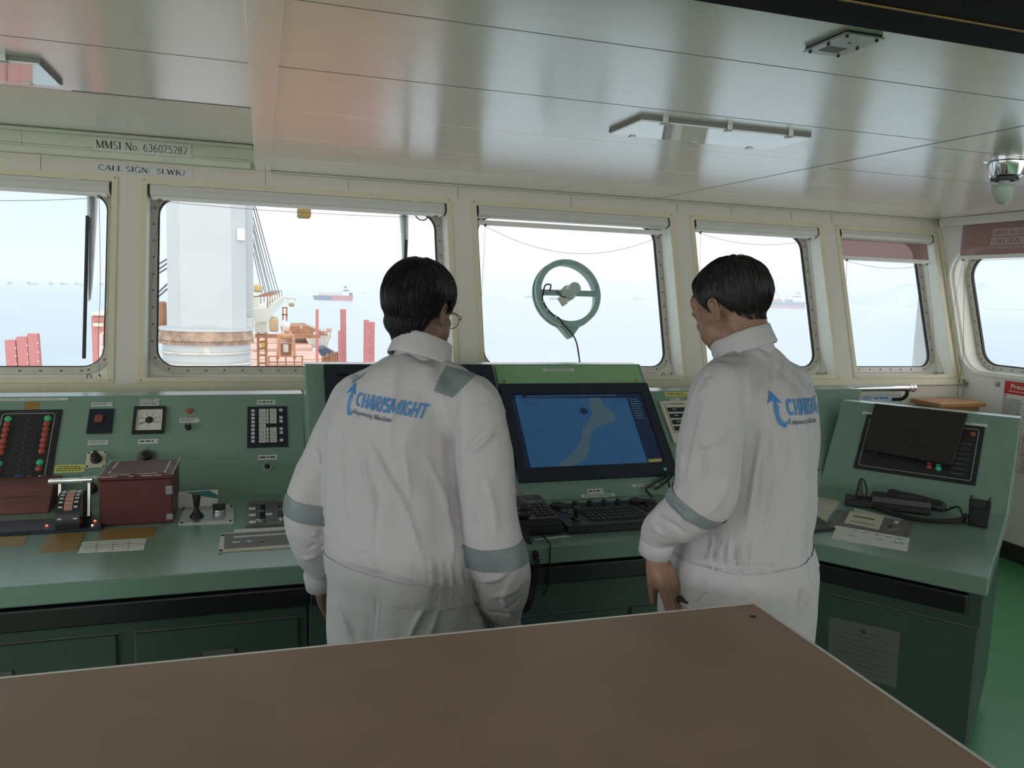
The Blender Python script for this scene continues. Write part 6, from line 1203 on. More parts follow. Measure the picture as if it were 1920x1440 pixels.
# ---- left man
A = dict(yaw=38, seed=3, skin='skin_a', hairmat='hair', label='man in white coverall with glasses and thick black hair left of the chart screen',
 rings=[(766, 1215, 2.05, .225, .155), (760, 1150, 2.05, .212, .152), (755, 1085, 2.05, .199, .142), (750, 1030, 2.05, .197, .145), (740, 950, 2.055, .187, .143), (735, 860, 2.06, .184, .138), (740, 780, 2.065, .180, .128), (757, 725, 2.07, .160, .112), (774, 696, 2.075, .108, .088), (786, 674, 2.08, .066, .066)],
 traps=[((775, 694, 2.07, .055), (668, 741, 2.12, .062)), ((802, 700, 2.07, .055), (896, 757, 2.0, .066)), ((760, 720, 2.03, .08), (700, 760, 2.05, .085)), ((790, 730, 2.03, .08), (860, 780, 2.02, .085))],
 arms={'l': [(664, 748, 2.12, .066), (636, 820, 2.12, .070), (601, 895, 2.10, .069), (581, 955, 2.09, .069), (588, 1010, 2.12, .068), (601, 1055, 2.16, .052), (600, 1086, 2.18, .034)],
       'r': [(897, 764, 2.0, .070), (906, 850, 1.985, .077), (914, 930, 1.98, .074), (924, 1005, 1.98, .073), (941, 1080, 2.0, .076), (944, 1130, 2.02, .062), (952, 1164, 2.03, .036)]},
 hands={'l': dict(w=(604, 1092, 2.19), to=(622, 1150, 2.24), n=(-1, 0, 0), s=(0, 1, 0), curl=.35), 'r': dict(w=(953, 1172, 2.03), to=(958, 1240, 2.06), n=(1, 0, 0), s=(0, 1, .1), curl=.45)},
 head=(788, 580, 2.11, 46, 14, 4), neck=(788, 676, 2.085), hs=1.03,
 line=([0, .55, .9, 1.15, 1.35, 1.75, 2.0, 2.5, 3.15], [.066, .060, .035, -.012, -.012, -.02, -.062, -.092, -.098]), thick=lambda x, y, z: (.017+.002*np.clip(z/.1, 0, 1)+.003*np.clip(-y/.08, 0, 1))*np.clip((z+.10)/.09, .3, 1), strands=2600,
 collar=dict(c=(789, 668, 2.09), ra=.066, rb=.074, yaw=.3, pitch=18, gap=.42, h=.050, flare=.020),
 folds=[([(692, 822), (722, 885), (757, 945), (792, 1050)], 5, 9), ([(676, 830), (690, 900), (704, 960)], 4, 10), ([(641, 800), (646, 880), (655, 970)], 4, 9), ([(757, 830), (766, 900), (768, 930)], 3, 8), ([(708, 900), (706, 970), (700, 1030)], -3, 9), ([(800, 860), (835, 940), (852, 1030)], 3.5, 12),
  ([(846, 980), (848, 1050)], 3, 7), ([(700, 700), (672, 780), (650, 860)], 2.5, 8), ([(740, 690), (735, 780), (728, 860)], 2, 10), ([(820, 720), (845, 790), (856, 870)], 2.5, 9),
  ([(619, 1022), (680, 1036), (760, 1060), (830, 1078), (890, 1090)], -3, 4), ([(618, 1060), (680, 1082), (760, 1104), (830, 1114), (893, 1122)], -3, 4), ([(620, 1040), (690, 1060), (770, 1082), (890, 1105)], 3.5, 14),
  ([(703, 1085), (704, 1150), (700, 1205)], -2.5, 3.5), ([(709, 1085), (710, 1150), (707, 1205)], 1.5, 3.5), ([(806, 1120), (785, 1160), (765, 1200)], 4, 9), ([(724, 1128), (770, 1132), (800, 1120)], 3, 8), ([(826, 1120), (815, 1165), (800, 1200)], 3, 7), ([(630, 1120), (645, 1160), (660, 1195)], 3, 9), ([(870, 1130), (880, 1165), (895, 1185)], -3, 6)]
  +[([(x, 1046+i*3), (x+2, 1085+i*3), (x-2, 1128+i*3)], 4.5 if i % 2 == 0 else -4, 4.5) for i, x in enumerate((808, 817, 826, 835, 844, 853, 862, 871, 880))]
  +[([(592, 838), (606, 880), (610, 905)], 4, 8), ([(560, 985), (590, 1000), (612, 992)], 4, 8), ([(552, 1015), (585, 1025), (610, 1010)], -3.5, 7), ([(570, 1048), (595, 1040)], 3.5, 7), ([(640, 720), (618, 780), (600, 830)], 3, 7), ([(627, 735), (610, 790)], -3, 5),
  ([(950, 770), (915, 820), (868, 860)], 4, 9), ([(915, 800), (880, 840), (862, 880)], -3, 8), ([(862, 760), (858, 840), (862, 900)], -4, 6), ([(905, 880), (925, 950), (930, 1000)], 3, 12), ([(885, 950), (892, 1000)], -3, 8), ([(960, 1065), (930, 1085), (900, 1088)], 4.5, 8), ([(985, 1085), (955, 1110), (920, 1120)], 4, 8), ([(975, 1120), (950, 1140)], -4, 7), ([(965, 1075), (945, 1120), (960, 1150)], 3.5, 8), ([(985, 1142), (950, 1152), (915, 1146)], -6, 5)])
root, cov, body, cl, H, Mx, fv, rv, JA = person(A)
c = cl.cam(718, 765); n = (-fv*.98+Vector((0, 0, .05))).normalized(); n = Vector((-math.sin(math.radians(34)), -math.cos(math.radians(34)), .06)).normalized(); u = (rv-n*rv.dot(n)).normalized(); u = (u*math.cos(.10)-Vector((0, 0, 1))*math.sin(.10)); u = (u-n*u.dot(n)).normalized(); v = n.cross(u)
logo_on(cov, cl, c-u*.006-v*.038, u, v, n, .228)
patch_quad(cov, 'shoulder_tape', cl, [(836, 686), (893, 702), (848, 746), (813, 733)], M['tape']); patch_quad(cov, 'shoulder_tape', cl, [(646, 693), (668, 672), (664, 702), (640, 706)], M['tape'])
aL, aR = JA['l'], JA['r']
band(cov, cl, at_d(577, 948, 2.095), at_d(581, 985, 2.10)-at_d(589, 915, 2.095), rv, .026, .082, .012); band(cov, cl, at_d(929, 1032, 1.985), at_d(935, 1060, 1.99)-at_d(924, 1000, 1.98), rv, .029, .088, .008)
for J_, (x, y, d, r_), (x2, y2, d2) in (('l', (597, 1072, 2.17, .042), (601, 1098, 2.19)), ('r', (948, 1152, 2.025, .036), (953, 1180, 2.03))):
    bm = B(); p, q = at_d(x, y, d), at_d(x2, y2, d2); ax = (q-p).normalized(); lathe(bm, p, ax, [(r_*.9, 0), (r_, .004), (r_*.98, (q-p).length), (r_*.9, (q-p).length+.002), (r_*.86, (q-p).length-.004), (r_*.84, .004)], 26); obj('cuff', bm, M['cloth'], cov, smooth=True)
ax = (Vector((0, 0, 1))*math.cos(.10)+rv*math.sin(.10)).normalized(); wbc = at_d(757, 1066, 2.05); band(cov, cl, wbc, ax, rv, .028, .27, 0, 'waistband', 90, 4).data.materials[0] = M['cloth']
# glasses
bm = B()
for sx in (-1, 1): tube(bm, [H(sx*.034+.026*math.cos(t), .112-.004*abs(math.cos(t)), -.004+.021*math.sin(t)) for t in np.linspace(0, 2*math.pi, 25)[:-1]], .0011, 6, closed=True)
tube(bm, [H(-.009, .114, .002), H(0, .116, .005), H(.009, .114, .002)], .0011, 6); gl_ = obj('glasses', bm, M['glass_frame'], root)
for sx in (-1, 1): bm = B(); tube(bm, smooth_path([H(sx*.060, .110, .004), H(sx*.074, .095, .008), H(sx*.083, .03, .010), H(sx*.086, .0, .014), H(sx*.084, -.018, -.006)], 5), .0012, 6); ball(bm, H(sx*.062, .109, .004), .0025); obj('temple', bm, M['glass_frame'], gl_)
for sx in (-1, 1): bm = B(); add_pts(bm, [H(sx*.034+.0255*math.cos(t), .1115, -.004+.0205*math.sin(t)) for t in np.linspace(0, 2*math.pi, 25)[:-1]], [tuple(range(24))]); obj('lens', bm, M['glass'], gl_)
# ---- right man
Bc = dict(yaw=-32, seed=11, skin='skin_b', hairmat='hair_b', label='man in white coverall right of the chart screen with a hand in his pocket',
 rings=[(1378, 1190, 1.98, .205, .180), (1382, 1120, 1.98, .214, .186), (1390, 1062, 1.98, .204, .176), (1392, 1010, 1.98, .186, .160), (1400, 955, 1.98, .186, .158), (1410, 880, 1.98, .176, .146), (1420, 800, 1.98, .176, .142), (1420, 742, 1.98, .166, .134), (1412, 698, 1.975, .128, .106), (1406, 668, 1.97, .080, .078), (1402, 650, 1.97, .068, .068)],
 traps=[((1392, 690, 1.95, .055), (1354, 724, 1.83, .062)), ((1412, 690, 1.99, .055), (1478, 722, 2.10, .064)), ((1410, 710, 1.95, .085), (1380, 770, 1.88, .085)), ((1430, 700, 1.98, .075), (1470, 760, 2.02, .085))],
 arms={'l': [(1352, 735, 1.83, .068), (1338, 800, 1.81, .074), (1326, 870, 1.79, .076), (1318, 925, 1.78, .072), (1282, 966, 1.80, .064), (1244, 992, 1.84, .050), (1229, 1022, 1.86, .034)],
       'r': [(1478, 735, 2.11, .066), (1492, 820, 2.13, .068), (1488, 900, 2.13, .064), (1482, 950, 2.12, .062), (1450, 985, 2.22, .056), (1425, 1000, 2.32, .044)]},
 hands={'l': dict(w=(1230, 1038, 1.872), to=(1256, 1106, 1.86), n=(-.35, -.9, .1), s=(-.9, .3, .25), curl=.10, spread=.07, thumb=.12), 'r': dict(w=(1420, 1003, 2.34), to=(1395, 1012, 2.42), n=(0, 0, 1), s=(-1, 0, 0), curl=.4)},
 head=(1372, 578, 1.995, -19, 24, -2), neck=(1396, 664, 1.97), hs=1.07,
 line=([0, .55, .9, 1.15, 1.35, 1.75, 2.0, 2.5, 3.15], [.070, .062, .030, .0, .004, .004, -.022, -.048, -.052]), thick=lambda x, y, z: .006+.002*np.clip((z+.04)/.1, 0, 1)+.007*np.clip((y-.01)/.06, 0, 1), strands=2200,
 collar=dict(c=(1394, 651, 1.968), ra=.066, rb=.072, yaw=-.15, pitch=21, gap=.45, h=.036, flare=.011),
 folds=[([(1370, 655), (1400, 700), (1402, 760), (1398, 830)], 5, 9), ([(1421, 656), (1444, 690), (1449, 728)], 4, 9), ([(1450, 648), (1468, 690), (1474, 725)], 3, 9), ([(1432, 790), (1414, 897), (1397, 1005)], 4.5, 9), ([(1466, 790), (1472, 876)], 4, 9), ([(1458, 870), (1446, 940), (1434, 1000)], 4, 9), ([(1485, 790), (1505, 876), (1518, 950)], 3.5, 8), ([(1425, 850), (1418, 950)], -3, 9), ([(1444, 800), (1440, 870)], -3, 8),
  ([(1344, 662), (1325, 705), (1300, 728)], -3, 4), ([(1350, 668), (1332, 712), (1308, 738)], 2.5, 5), ([(1393, 745), (1396, 800), (1385, 880), (1381, 935)], -5, 6), ([(1330, 690), (1300, 745), (1290, 800)], 3, 7), ([(1385, 790), (1345, 835), (1300, 850)], 3, 8), ([(1318, 760), (1306, 830), (1290, 900)], 5, 7), ([(1312, 800), (1325, 860), (1318, 905)], -4, 9), ([(1280, 800), (1284, 850), (1276, 890)], 4, 7), ([(1370, 880), (1350, 935), (1330, 962)], 4, 9), ([(1256, 930), (1282, 960), (1290, 985)], 4, 8), ([(1232, 965), (1262, 985), (1285, 1000)], -3.5, 7), ([(1222, 985), (1245, 1003)], 3, 6),
  ([(1262, 1012), (1320, 1040), (1400, 1055), (1470, 1050), (1515, 1030)], -3, 4), ([(1268, 1046), (1320, 1064), (1400, 1072), (1470, 1066), (1520, 1048)], -3, 4), ([(1265, 1030), (1320, 1052), (1400, 1064), (1518, 1040)], 3, 13),
  ([(1505, 1060), (1502, 1110), (1485, 1165)], -5, 6), ([(1512, 1080), (1510, 1130), (1495, 1165)], 4, 6), ([(1340, 1075), (1318, 1110), (1298, 1132)], 4, 8), ([(1388, 1075), (1386, 1100)], 2.5, 6), ([(1300, 1090), (1310, 1060)], 3, 7), ([(1250, 1110), (1280, 1130), (1290, 1135)], 4, 6), ([(1440, 1055), (1450, 1085)], 2.5, 6)]
  +[([(x+(i*5)%7-3, 1002+i*7%19), (x-3, 1040), (x+(i*3)%8-4, 1066+i*5%16)], (3.2+i*7%3) if i % 2 == 0 else -4, 4.5) for i, x in enumerate((1320, 1326, 1337, 1343, 1355, 1361, 1370, 1384, 1391, 1408))])
root, cov, body, cl, H, Mx, fv, rv, JB = person(Bc)
n = Vector((math.sin(math.radians(22)), -math.cos(math.radians(22)), .04)).normalized(); rb_ = Vector((math.cos(math.radians(22)), math.sin(math.radians(22)), 0)); u = (rb_*math.cos(.03)-Vector((0, 0, 1))*math.sin(.03)).normalized(); u = (u-n*u.dot(n)).normalized(); v = n.cross(u)
c = cl.cam(1470, 775); logo_on(cov, cl, c+u*.088-v*.033, u, v, n, .235)
band(cov, cl, at_d(1300, 948, 1.785), at_d(1262, 982, 1.82)-at_d(1320, 925, 1.78), Vector((0, 0, 1)), .014, .085, .012)
bm = B(); p, q = at_d(1233, 1012, 1.852), at_d(1228, 1036, 1.866); ax = (q-p).normalized(); L = (q-p).length; lathe(bm, p, ax, [(.038, 0), (.041, .004), (.040, L), (.037, L+.002), (.035, L-.004), (.034, .004)], 26); obj('cuff', bm, M['cloth'], cov, smooth=True)
wbc = at_d(1391, 1040, 1.98); band(cov, cl, wbc, (Vector((0, 0, 1))*math.cos(.05)-rv*math.sin(.05)).normalized(), rv, .024, .26, 0, 'waistband', 90, 4).data.materials[0] = M['cloth']
bm = B(); pl = [cl.cam(*p_) for p_ in ((1244, 1098), (1258, 1112), (1272, 1122), (1288, 1131))]; pl = [p_-(p_-CAM).normalized()*.002 for p_ in pl]; tube(bm, smooth_path(pl, 4), [.003, .006, .008, .009, .010, .010, .010, .010, .009, .008, .006, .004, .003][:13], 8); obj('pocket_shade', bm, M['ink'], cov)  # black tube laid on the cloth as the shade inside the pocket slit
wr = at_d(1230, 1038, 1.872); hd_ = (at_d(1256, 1106, 1.86)-wr).normalized(); sd_ = (-.9*rv+.3*fv+Vector((0, 0, .25))).normalized(); rp = wr+hd_*.104+sd_*(-.0105); pu, pv = perp(hd_); bm = B()
tube(bm, [rp+(pu*math.cos(t)+pv*math.sin(t))*.0112 for t in np.linspace(0, 6.283, 17)[:-1]], .0016, 6, closed=True); obj('ring', bm, M['gold'], root)
# ================================================================== outside: foredeck, sea, ships, hills
ZS = -18.0
M['sea'] = pm('pale_sea_water', (.42, .50, .55), .28, var=.05, scale=.02, bump=.35, bscale=.18, spec=.6)
M['crane'] = pm('white_crane_paint', (.52, .555, .57), .45, var=.04, scale=.6)
M['rust'] = pm('rust_stained_flange', (.42, .30, .22), .7, var=.35, scale=3)
M['jib'] = pm('cream_jib_paint', (.72, .72, .64), .5, var=.08, scale=1.2)
M['deckred'] = pm('red_oxide_hatch_paint', (.70, .43, .34), .6, var=.10, scale=.5)
M['rustred'] = pm('rusty_brown_steel', (.38, .19, .11), .7, var=.25, scale=1.5)
M['post'] = pm('red_post_paint', (.52, .21, .21), .5, var=.06, scale=1)
M['rope'] = pm('grey_wire_rope', (.13, .14, .17), .6)
M['steelw'] = pm('weathered_white_steel', (.66, .64, .58), .6, var=.2, scale=2)
M['hull'] = pm('dark_hull_paint', (.07, .09, .13), .5); M['hullred'] = pm('red_hull_paint', (.55, .09, .06), .5); M['white'] = pm('white_ship_paint', (.80, .81, .82), .5)
M['hill'] = pm('hazy_forest_hill', (.13, .17, .15), .9, var=.2, scale=.003)
M['lampbox'] = pm('yellow_brown_floodlight', (.32, .22, .06), .5)
bm = B(); n = 60
box(bm, -9000, 9000, 12, 9000, ZS-.5, ZS); obj('sea', bm, M['sea'], kind='structure')
# sea haze lying over the roads
hz = bpy.data.materials.new('sea_haze'); hz.use_nodes = True; t = hz.node_tree; t.nodes.clear(); o_ = t.nodes.new('ShaderNodeOutputMaterial'); vs = t.nodes.new('ShaderNodeVolumeScatter'); vs.inputs['Density'].default_value = .0007; vs.inputs['Color'].default_value = (.70, .82, .95, 1); vs.inputs['Anisotropy'].default_value = .2; t.links.new(vs.outputs[0], o_.inputs['Volume'])
bm = B(); box(bm, -7000, 7000, 180, 8500, ZS+.2, 85); obj('sea_haze', bm, hz, kind='structure')
def pb(bm, x0, y0, x1, y1, Y, dep, mi=0, bev=0, tx=0):
    """a solid block whose front face is seen between two image corners at forward distance Y"""
    p0, p1 = at_y(x0, y1, Y), at_y(x1, y0, Y); box(bm, p0.x, p1.x, Y, Y+dep, p0.z, p1.z, bev=bev, mi=mi)
# crane
YCR = 28; cL, cR = at_y(311.5, 500, YCR).x, at_y(459, 500, YCR).x; zf = at_y(385, 625, YCR).z; w = cR-cL; cy = YCR+w*.5; cx = (cL+cR)/2
t = thing('deck_crane', 'huge white deck crane column on a flanged pedestal behind the left window', 'deck crane', (cx, cy, -9.5))
def oct_(h, ch): return [(-h+ch, -h), (h-ch, -h), (h, -h+ch), (h, h-ch), (h-ch, h), (-h+ch, h), (-h, h-ch), (-h, -h+ch)]
hh = w*.5; bm = B(); P0 = oct_(hh*1.02, hh*.36); P1 = oct_(hh*.98, hh*.36); prism(bm, [(cx+x, cy+y, zf+.1) for x, y in P0], [(cx+x, cy+y, 14) for x, y in P1]); obj('column', bm, M['crane'], t)
Rf = (at_y(475.5, 632, YCR+hh).x-at_y(298, 632, YCR+hh).x)/2; cxf = (at_y(475.5, 632, YCR+hh).x+at_y(298, 632, YCR+hh).x)/2
bm = B(); zb = at_y(385, 641, YCR).z; lathe(bm, (cxf, cy, zb), (0, 0, 1), [(Rf*.97, 0), (Rf, .02), (Rf, (zf-zb)*.55), (Rf*.985, (zf-zb)*.6), (Rf*.985, zf-zb+.08), (Rf*.5, zf-zb+.12)], 56)
obj('slewing_flange', bm, M['rust'], t, auto=.6)
bm = B(); lathe(bm, (cxf, cy, zf+.06), (0, 0, 1), [(Rf*1.01, 0), (Rf*1.01, .09), (Rf*.9, .1)], 56); obj('flange_top', bm, M['crane'], t, auto=.6)
bm = B()
for i in range(56): th = math.pi+math.pi*i/55; lathe(bm, (cxf+Rf*.985*math.cos(th), cy+Rf*.985*math.sin(th), zb), (0, 0, -1), [(.035, 0), (.035, .1), (.02, .11)], 6)
obj('flange_bolts', bm, M['rust'], t)
bm = B(); lathe(bm, (cxf, cy, -9.5), (0, 0, 1), [(Rf*.93, 0), (Rf*.93, 9.5+zb)], 48); obj('pedestal', bm, M['crane'], t, auto=.6)
bm = B()
for k, y in enumerate((663, 684)):
    z = at_y(385, y, YCR).z; tube(bm, [(cxf+Rf*(.97+.06*k)*math.cos(th), cy+Rf*(.97+.06*k)*math.sin(th), z) for th in np.linspace(math.pi*1.02, math.pi*1.98, 30)], .035, 8)
obj('ring_pipes', bm, M['steelw'], t, smooth=True)
bm = B(); p = at_y(387, 655, YCR-.1); box(bm, p.x-.12, p.x+.12, YCR-.22, YCR+.1, p.z-.22, p.z+.22, bev=.03); obj('bracket', bm, M['steelw'], t)
bm = B(); p = at_y(450, 440, YCR+.3); box(bm, p.x-.1, p.x+.16, YCR+.1, YCR+.4, p.z-.2, p.z+.2, bev=.02); obj('lamp_plate', bm, M['white'], t)
bm = B(); pb(bm, 461, 380, 474, 618, YCR+1.6, .5, bev=.03); obj('ladder_trunk', bm, M['crane'], t)
bm = B(); pb(bm, 462, 597, 473, 623, YCR+.9, .6); obj('motor_box', bm, M['steelw'], t)
bm = B(); pb(bm, 297, 566, 308, 625, YCR+3.2, .8, bev=.05); obj('motor_housing', bm, M['rustred'], t)
for i, (x0, x1) in enumerate(((453, 493), (454.5, 498), (456, 501), (459, 506), (461.5, 508), (464, 513), (469, 518), (473, 523))):
    bm = B(); tube(bm, [at_y(x0, 372-i, YCR+2.2), at_y(x1, 556-.6*i, 47+.6*i)], .02, 6); obj('hoist_rope', bm, M['rope'], t)
for y0, y1 in ((498, 489), (508, 497), (515, 506), (552, 536), (560, 545)): bm = B(); tube(bm, [at_y(293, y0, 33), at_y(313, y1-3, 31)], .03, 6); obj('stay_rope', bm, M['rope'], t)
bm = B(); N4 = [(470, 580), (502, 577), (502, 603), (478, 605)]; F4 = [(512, 555), (533, 555), (533, 564), (515, 566)]
prism(bm, [at_y(x, y, 31) for x, y in N4], [at_y(x, y, 58) for x, y in F4]); bmesh.ops.recalc_face_normals(bm, faces=bm.faces[:]); obj('jib', bm, M['jib'], t)
bm = B()
for k in range(7): f = k/7; p = at_y(470+44*f, 579-24*f, 31.2+27*f); q = at_y(502+31*f, 577-22*f, 31.2+27*f); tube(bm, [p, p+Vector((0, 0, .45)), q+Vector((0, 0, .45)), q], .03, 5)
obj('jib_handrail', bm, M['rustred'], t)
bm = B(); pb(bm, 478, 603, 503, 624, 32, 2.2, bev=.05); obj('jib_heel', bm, M['jib'], t); bm = B(); pb(bm, 505, 597, 522, 622, 36, 2, bev=.05); obj('winch_house', bm, pm('tan_winch_house', (.60, .45, .27), .6, var=.2, scale=1), t)
bm = B(); pb(bm, 474, 534, 493, 548, 40, 1.2, bev=.1); obj('rope_guard', bm, pm('faded_yellow_guard', (.55, .42, .22), .6, var=.15, scale=2), t); bm = B(); pb(bm, 464, 554, 486, 578, 33, 1.5, bev=.05); obj('platform', bm, M['jib'], t)
bm = B(); a_, b_ = at_y(531, 558, 58), at_y(554, 560, 58); tube(bm, [a_, b_], .05, 5)
for x in (540, 553): tube(bm, [at_y(x, 559, 58), at_y(x, 565, 58)], .05, 5)
obj('hook_frame', bm, M['steelw'], t); bm = B(); pb(bm, 542, 568, 552, 575, 58, .5, bev=.05); obj('hook_block', bm, pm('tan_hook_block', (.45, .34, .2), .6), t)
# hatch covers and deck gear
def slab(name, quad, z, th, mat, label, cat, group=None, joints=0):
    P_ = [at_z(x, y, z) for x, y in quad]; bm = B(); prism(bm, [p-Vector((0, 0, th)) for p in P_], P_)
    for k in range(joints): f = (k+1)/(joints+1); a = P_[0].lerp(P_[3], f); b = P_[1].lerp(P_[2], f); box(bm, a.x, b.x, a.y-.05, a.y+.05, z, z+.06, mi=1)
    bmesh.ops.recalc_face_normals(bm, faces=bm.faces[:]); return obj(name, bm, [mat, M['rustred']], label=label, cat=cat, group=group)
slab('hatch_cover', [(440, 661), (596, 658), (628, 706), (400, 712)], -7, 1.6, M['deckred'], 'near red-oxide hatch cover right of the crane pedestal', 'hatch cover', 'red hatch covers', 2)
slab('hatch_cover', [(470, 626), (572, 625), (586, 652), (450, 655)], -7, 1.6, M['deckred'], 'far red-oxide hatch cover beyond the orange gantry', 'hatch cover', 'red hatch covers', 2)
bm = B(); prism(bm, [(-10.5, 13, -9.7), (8, 13, -9.7), (8, 84, -9.7), (5.5, 106, -9.7), (-8, 106, -9.7), (-10.5, 84, -9.7)], [(-10.5, 13, -9.2), (8, 13, -9.2), (8, 84, -9.2), (5.5, 106, -9.2), (-8, 106, -9.2), (-10.5, 84, -9.2)]); obj('main_deck', bm, M['rustred'], label='rusty main deck below the hatch covers and red posts', cat='deck')
t = thing('deck_ladder', 'brown steel ladder standing beside the crane pedestal', 'ladder', at_y(491, 700, 33)); bm = B()
for x in (484, 499): tube(bm, [at_y(x, 624, 33), Vector((at_y(x, 705, 33).x, 33, -9.2))], .06, 6)
obj('rails', bm, M['rustred'], t)
for y in (627, 641, 653, 666, 681): bm = B(); tube(bm, [at_y(484, y, 33), at_y(499, y, 33)], .045, 6); obj('rung', bm, M['rustred'], t)
bm = B(); pb(bm, 489, 639, 502, 651, 38, .6, bev=.05); obj('locker', bm, pm('yellow_deck_locker', (.62, .42, .08), .5), label='small yellow deck locker behind the brown ladder', cat='locker')
t = thing('hatch_gantry', 'rusty orange gantry frame standing on the near hatch cover', 'gantry', at_y(537, 690, 60)); mg = pm('orange_rust_frame', (.52, .28, .16), .65, var=.2, scale=1)
for x0, x1 in ((524, 520), (549, 553)): bm = B(); tube(bm, [at_y(x0, 628, 60), at_y(x1, 682, 60)], .14, 6); obj('leg', bm, mg, t)
bm = B(); pb(bm, 521, 627, 552, 636, 60, 1.2, bev=.1); obj('top_beam', bm, mg, t); bm = B(); pb(bm, 526, 645, 547, 668, 60.6, 1, bev=.05); obj('machine', bm, M['rustred'], t); bm = B(); pb(bm, 531, 646, 541, 661, 60.2, .5, bev=.05); obj('drum', bm, M['steelw'], t)
bm = B(); pb(bm, 478, 628, 600, 633, 63, .5); obj('cross_beam', bm, M['rustred'], t)
t = thing('deck_railing', 'thin brown railing below the orange gantry frame', 'railing', at_y(536, 690, 45)); bm = B()
for y in (668, 679): tube(bm, [at_y(503, y, 45), at_y(568, y, 45)], .035, 5)
for x in (504, 520, 536, 552, 567): tube(bm, [at_y(x, 668, 45), at_y(x, 692, 45)], .04, 5)
obj('bars', bm, M['rustred'], t); bm = B(); pb(bm, 503, 683, 568, 693, 45.3, 3); obj('coaming', bm, M['deckred'], t)
t = thing('forecastle', 'rusty forecastle with white bulwark and mooring gear at the bow', 'forecastle', at_z(560, 640, -8)); YF2 = 118
bm = B(); q = [at_y(*p, YF2) for p in ((572, 631), (620, 630), (617, 641), (613, 652), (582, 652))]; prism(bm, q, [p+Vector((0, 14, 0)) for p in q]); bmesh.ops.recalc_face_normals(bm, faces=bm.faces[:]); obj('bulwark', bm, M['steelw'], t)
bm = B(); q = [at_y(*p, YF2+1) for p in ((528, 620), (545, 612), (575, 611), (592, 619), (622, 631), (540, 632))]; prism(bm, q, [p+Vector((0, 10, 0)) for p in q]); bmesh.ops.recalc_face_normals(bm, faces=bm.faces[:]); obj('fore_deck', bm, M['rustred'], t)
rr = random.Random(3)
for k in range(16): bm = B(); x, y = rr.uniform(524, 618), rr.uniform(612, 628); s_ = rr.uniform(2.0, 5); pb(bm, x, y-s_, x+s_*rr.uniform(.6, 1.6), y+3, YF2-1.5-rr.random(), .8, bev=.08); obj('mooring_gear', bm, [M['rustred'], M['steelw'], M['deckred']][k % 3], t)
bm = B(); p, q = at_y(531, 612, 100), at_y(543, 614, 100); cyl(bm, p, q, .55, n=18); obj('winch_drum', bm, M['steelw'], t)
bm = B(); tube(bm, [at_y(595, 622, 116), at_y(620, 622, 116)], .05, 5)
for x in (600, 607, 613, 619): tube(bm, [at_y(x, 616, 116), at_y(x, 632, 116)], .05, 5)
obj('railing', bm, M['rustred'], t); bm = B(); pb(bm, 529, 577, 532, 600, 104, .3); pb(bm, 536, 577, 539, 602, 104, .3); pb(bm, 529, 589, 539, 591, 104, .3); pb(bm, 529, 576, 539, 578, 104, .3); obj('foremast_ladder', bm, M['rustred'], t)
bm = B(); q = [at_y(*p, 112) for p in ((612, 652), (636, 666), (642, 692), (600, 690), (598, 655))]; prism(bm, q, [p+Vector((0, 5, 0)) for p in q]); bmesh.ops.recalc_face_normals(bm, faces=bm.faces[:]); obj('bow_flare', bm, M['hull'], t)
for k in range(8): bm = B(); x = 604+4*k; pb(bm, x, 660+rr.uniform(0, 10), x+5, 692, 70, .8); obj('side_frame', bm, M['rustred'], t)
def post(label, x0, x1, y0, Y, y1=712, cap=None, ring=True, g='red deck posts', lean=0, th=None):
    t = thing('deck_post', label, 'post', at_y((x0+x1)/2, y1, Y), g); p0, p1 = at_y(x0, y1, Y), at_y(x1, y0, Y); q0, q1 = at_y(x0+lean, y0, Y), at_y(x1+lean, y1, Y); d = p1.x-p0.x
    bm = B(); P0 = at_y(x0+lean, y1, Y); zd = -9.2; kx = (P0.x-(p1.x-d))/(p1.z-p0.z); bx = (p1.x-d)+kx*(p1.z-zd); prism(bm, [(bx, Y, zd), (bx+d, Y, zd), (bx+d, Y+d, zd), (bx, Y+d, zd)], [(p1.x-d, Y, p1.z), (p1.x, Y, p1.z), (p1.x, Y+d, p1.z), (p1.x-d, Y+d, p1.z)], bev=d*.04); obj('column', bm, M['post'], t)
    if ring:
        c = Vector((p1.x-d/2, Y+d/2, p1.z)); bm = B(); tube(bm, [c+Vector((d*.13*math.cos(a), 0, d*.12+d*.13*math.sin(a))) for a in np.linspace(0, 6.283, 13)[:-1]], d*.03, 5, closed=True); obj('lifting_eye', bm, M['steelw'], t)
    bm = B(); 
    for k in range(4): z = p1.z-(p1.z-p0.z)*(.2+.2*k); lathe(bm, (p1.x-.02*d, Y, z), (.6, -.8, 0), [(d*.07, 0), (d*.07, d*.1), (d*.04, d*.12)], 8)
    obj('lug', bm, M['white'], t); return t
ta = post('leftmost of three short red posts in the left window', 11.5, 28.5, 638, 26, lean=2); tb = post('middle of three short red posts in the left window', 33, 50, 632, 26, lean=3); tc_ = post('tallest right one of three short red posts in the left window', 54, 70, 626, 26, lean=3)
bm = B(); tube(bm, [at_y(28, 643, 26.2), at_y(40, 640, 26.2)], .06, 6); obj('brace', bm, M['post'], ta); bm = B(); tube(bm, [at_y(46, 637, 26.2), at_y(62, 634, 26.2)], .06, 6); obj('brace', bm, M['post'], tb)
post('thin red post nearest the bow in the crane window', 592, 597.5, 580, 80, 655, ring=False); post('tall red post beside the left man in the crane window', 638, 649, 580, 46, ring=False, lean=1.5); post('slim red post stepped against the tall one in the crane window', 634, 640, 620, 45.5, ring=False, g='red deck posts'); post('wide red post just left of the left man head', 682, 692, 600, 40, ring=False); post('wide red post half behind the left man shoulder', 690, 703, 604, 41, ring=False)
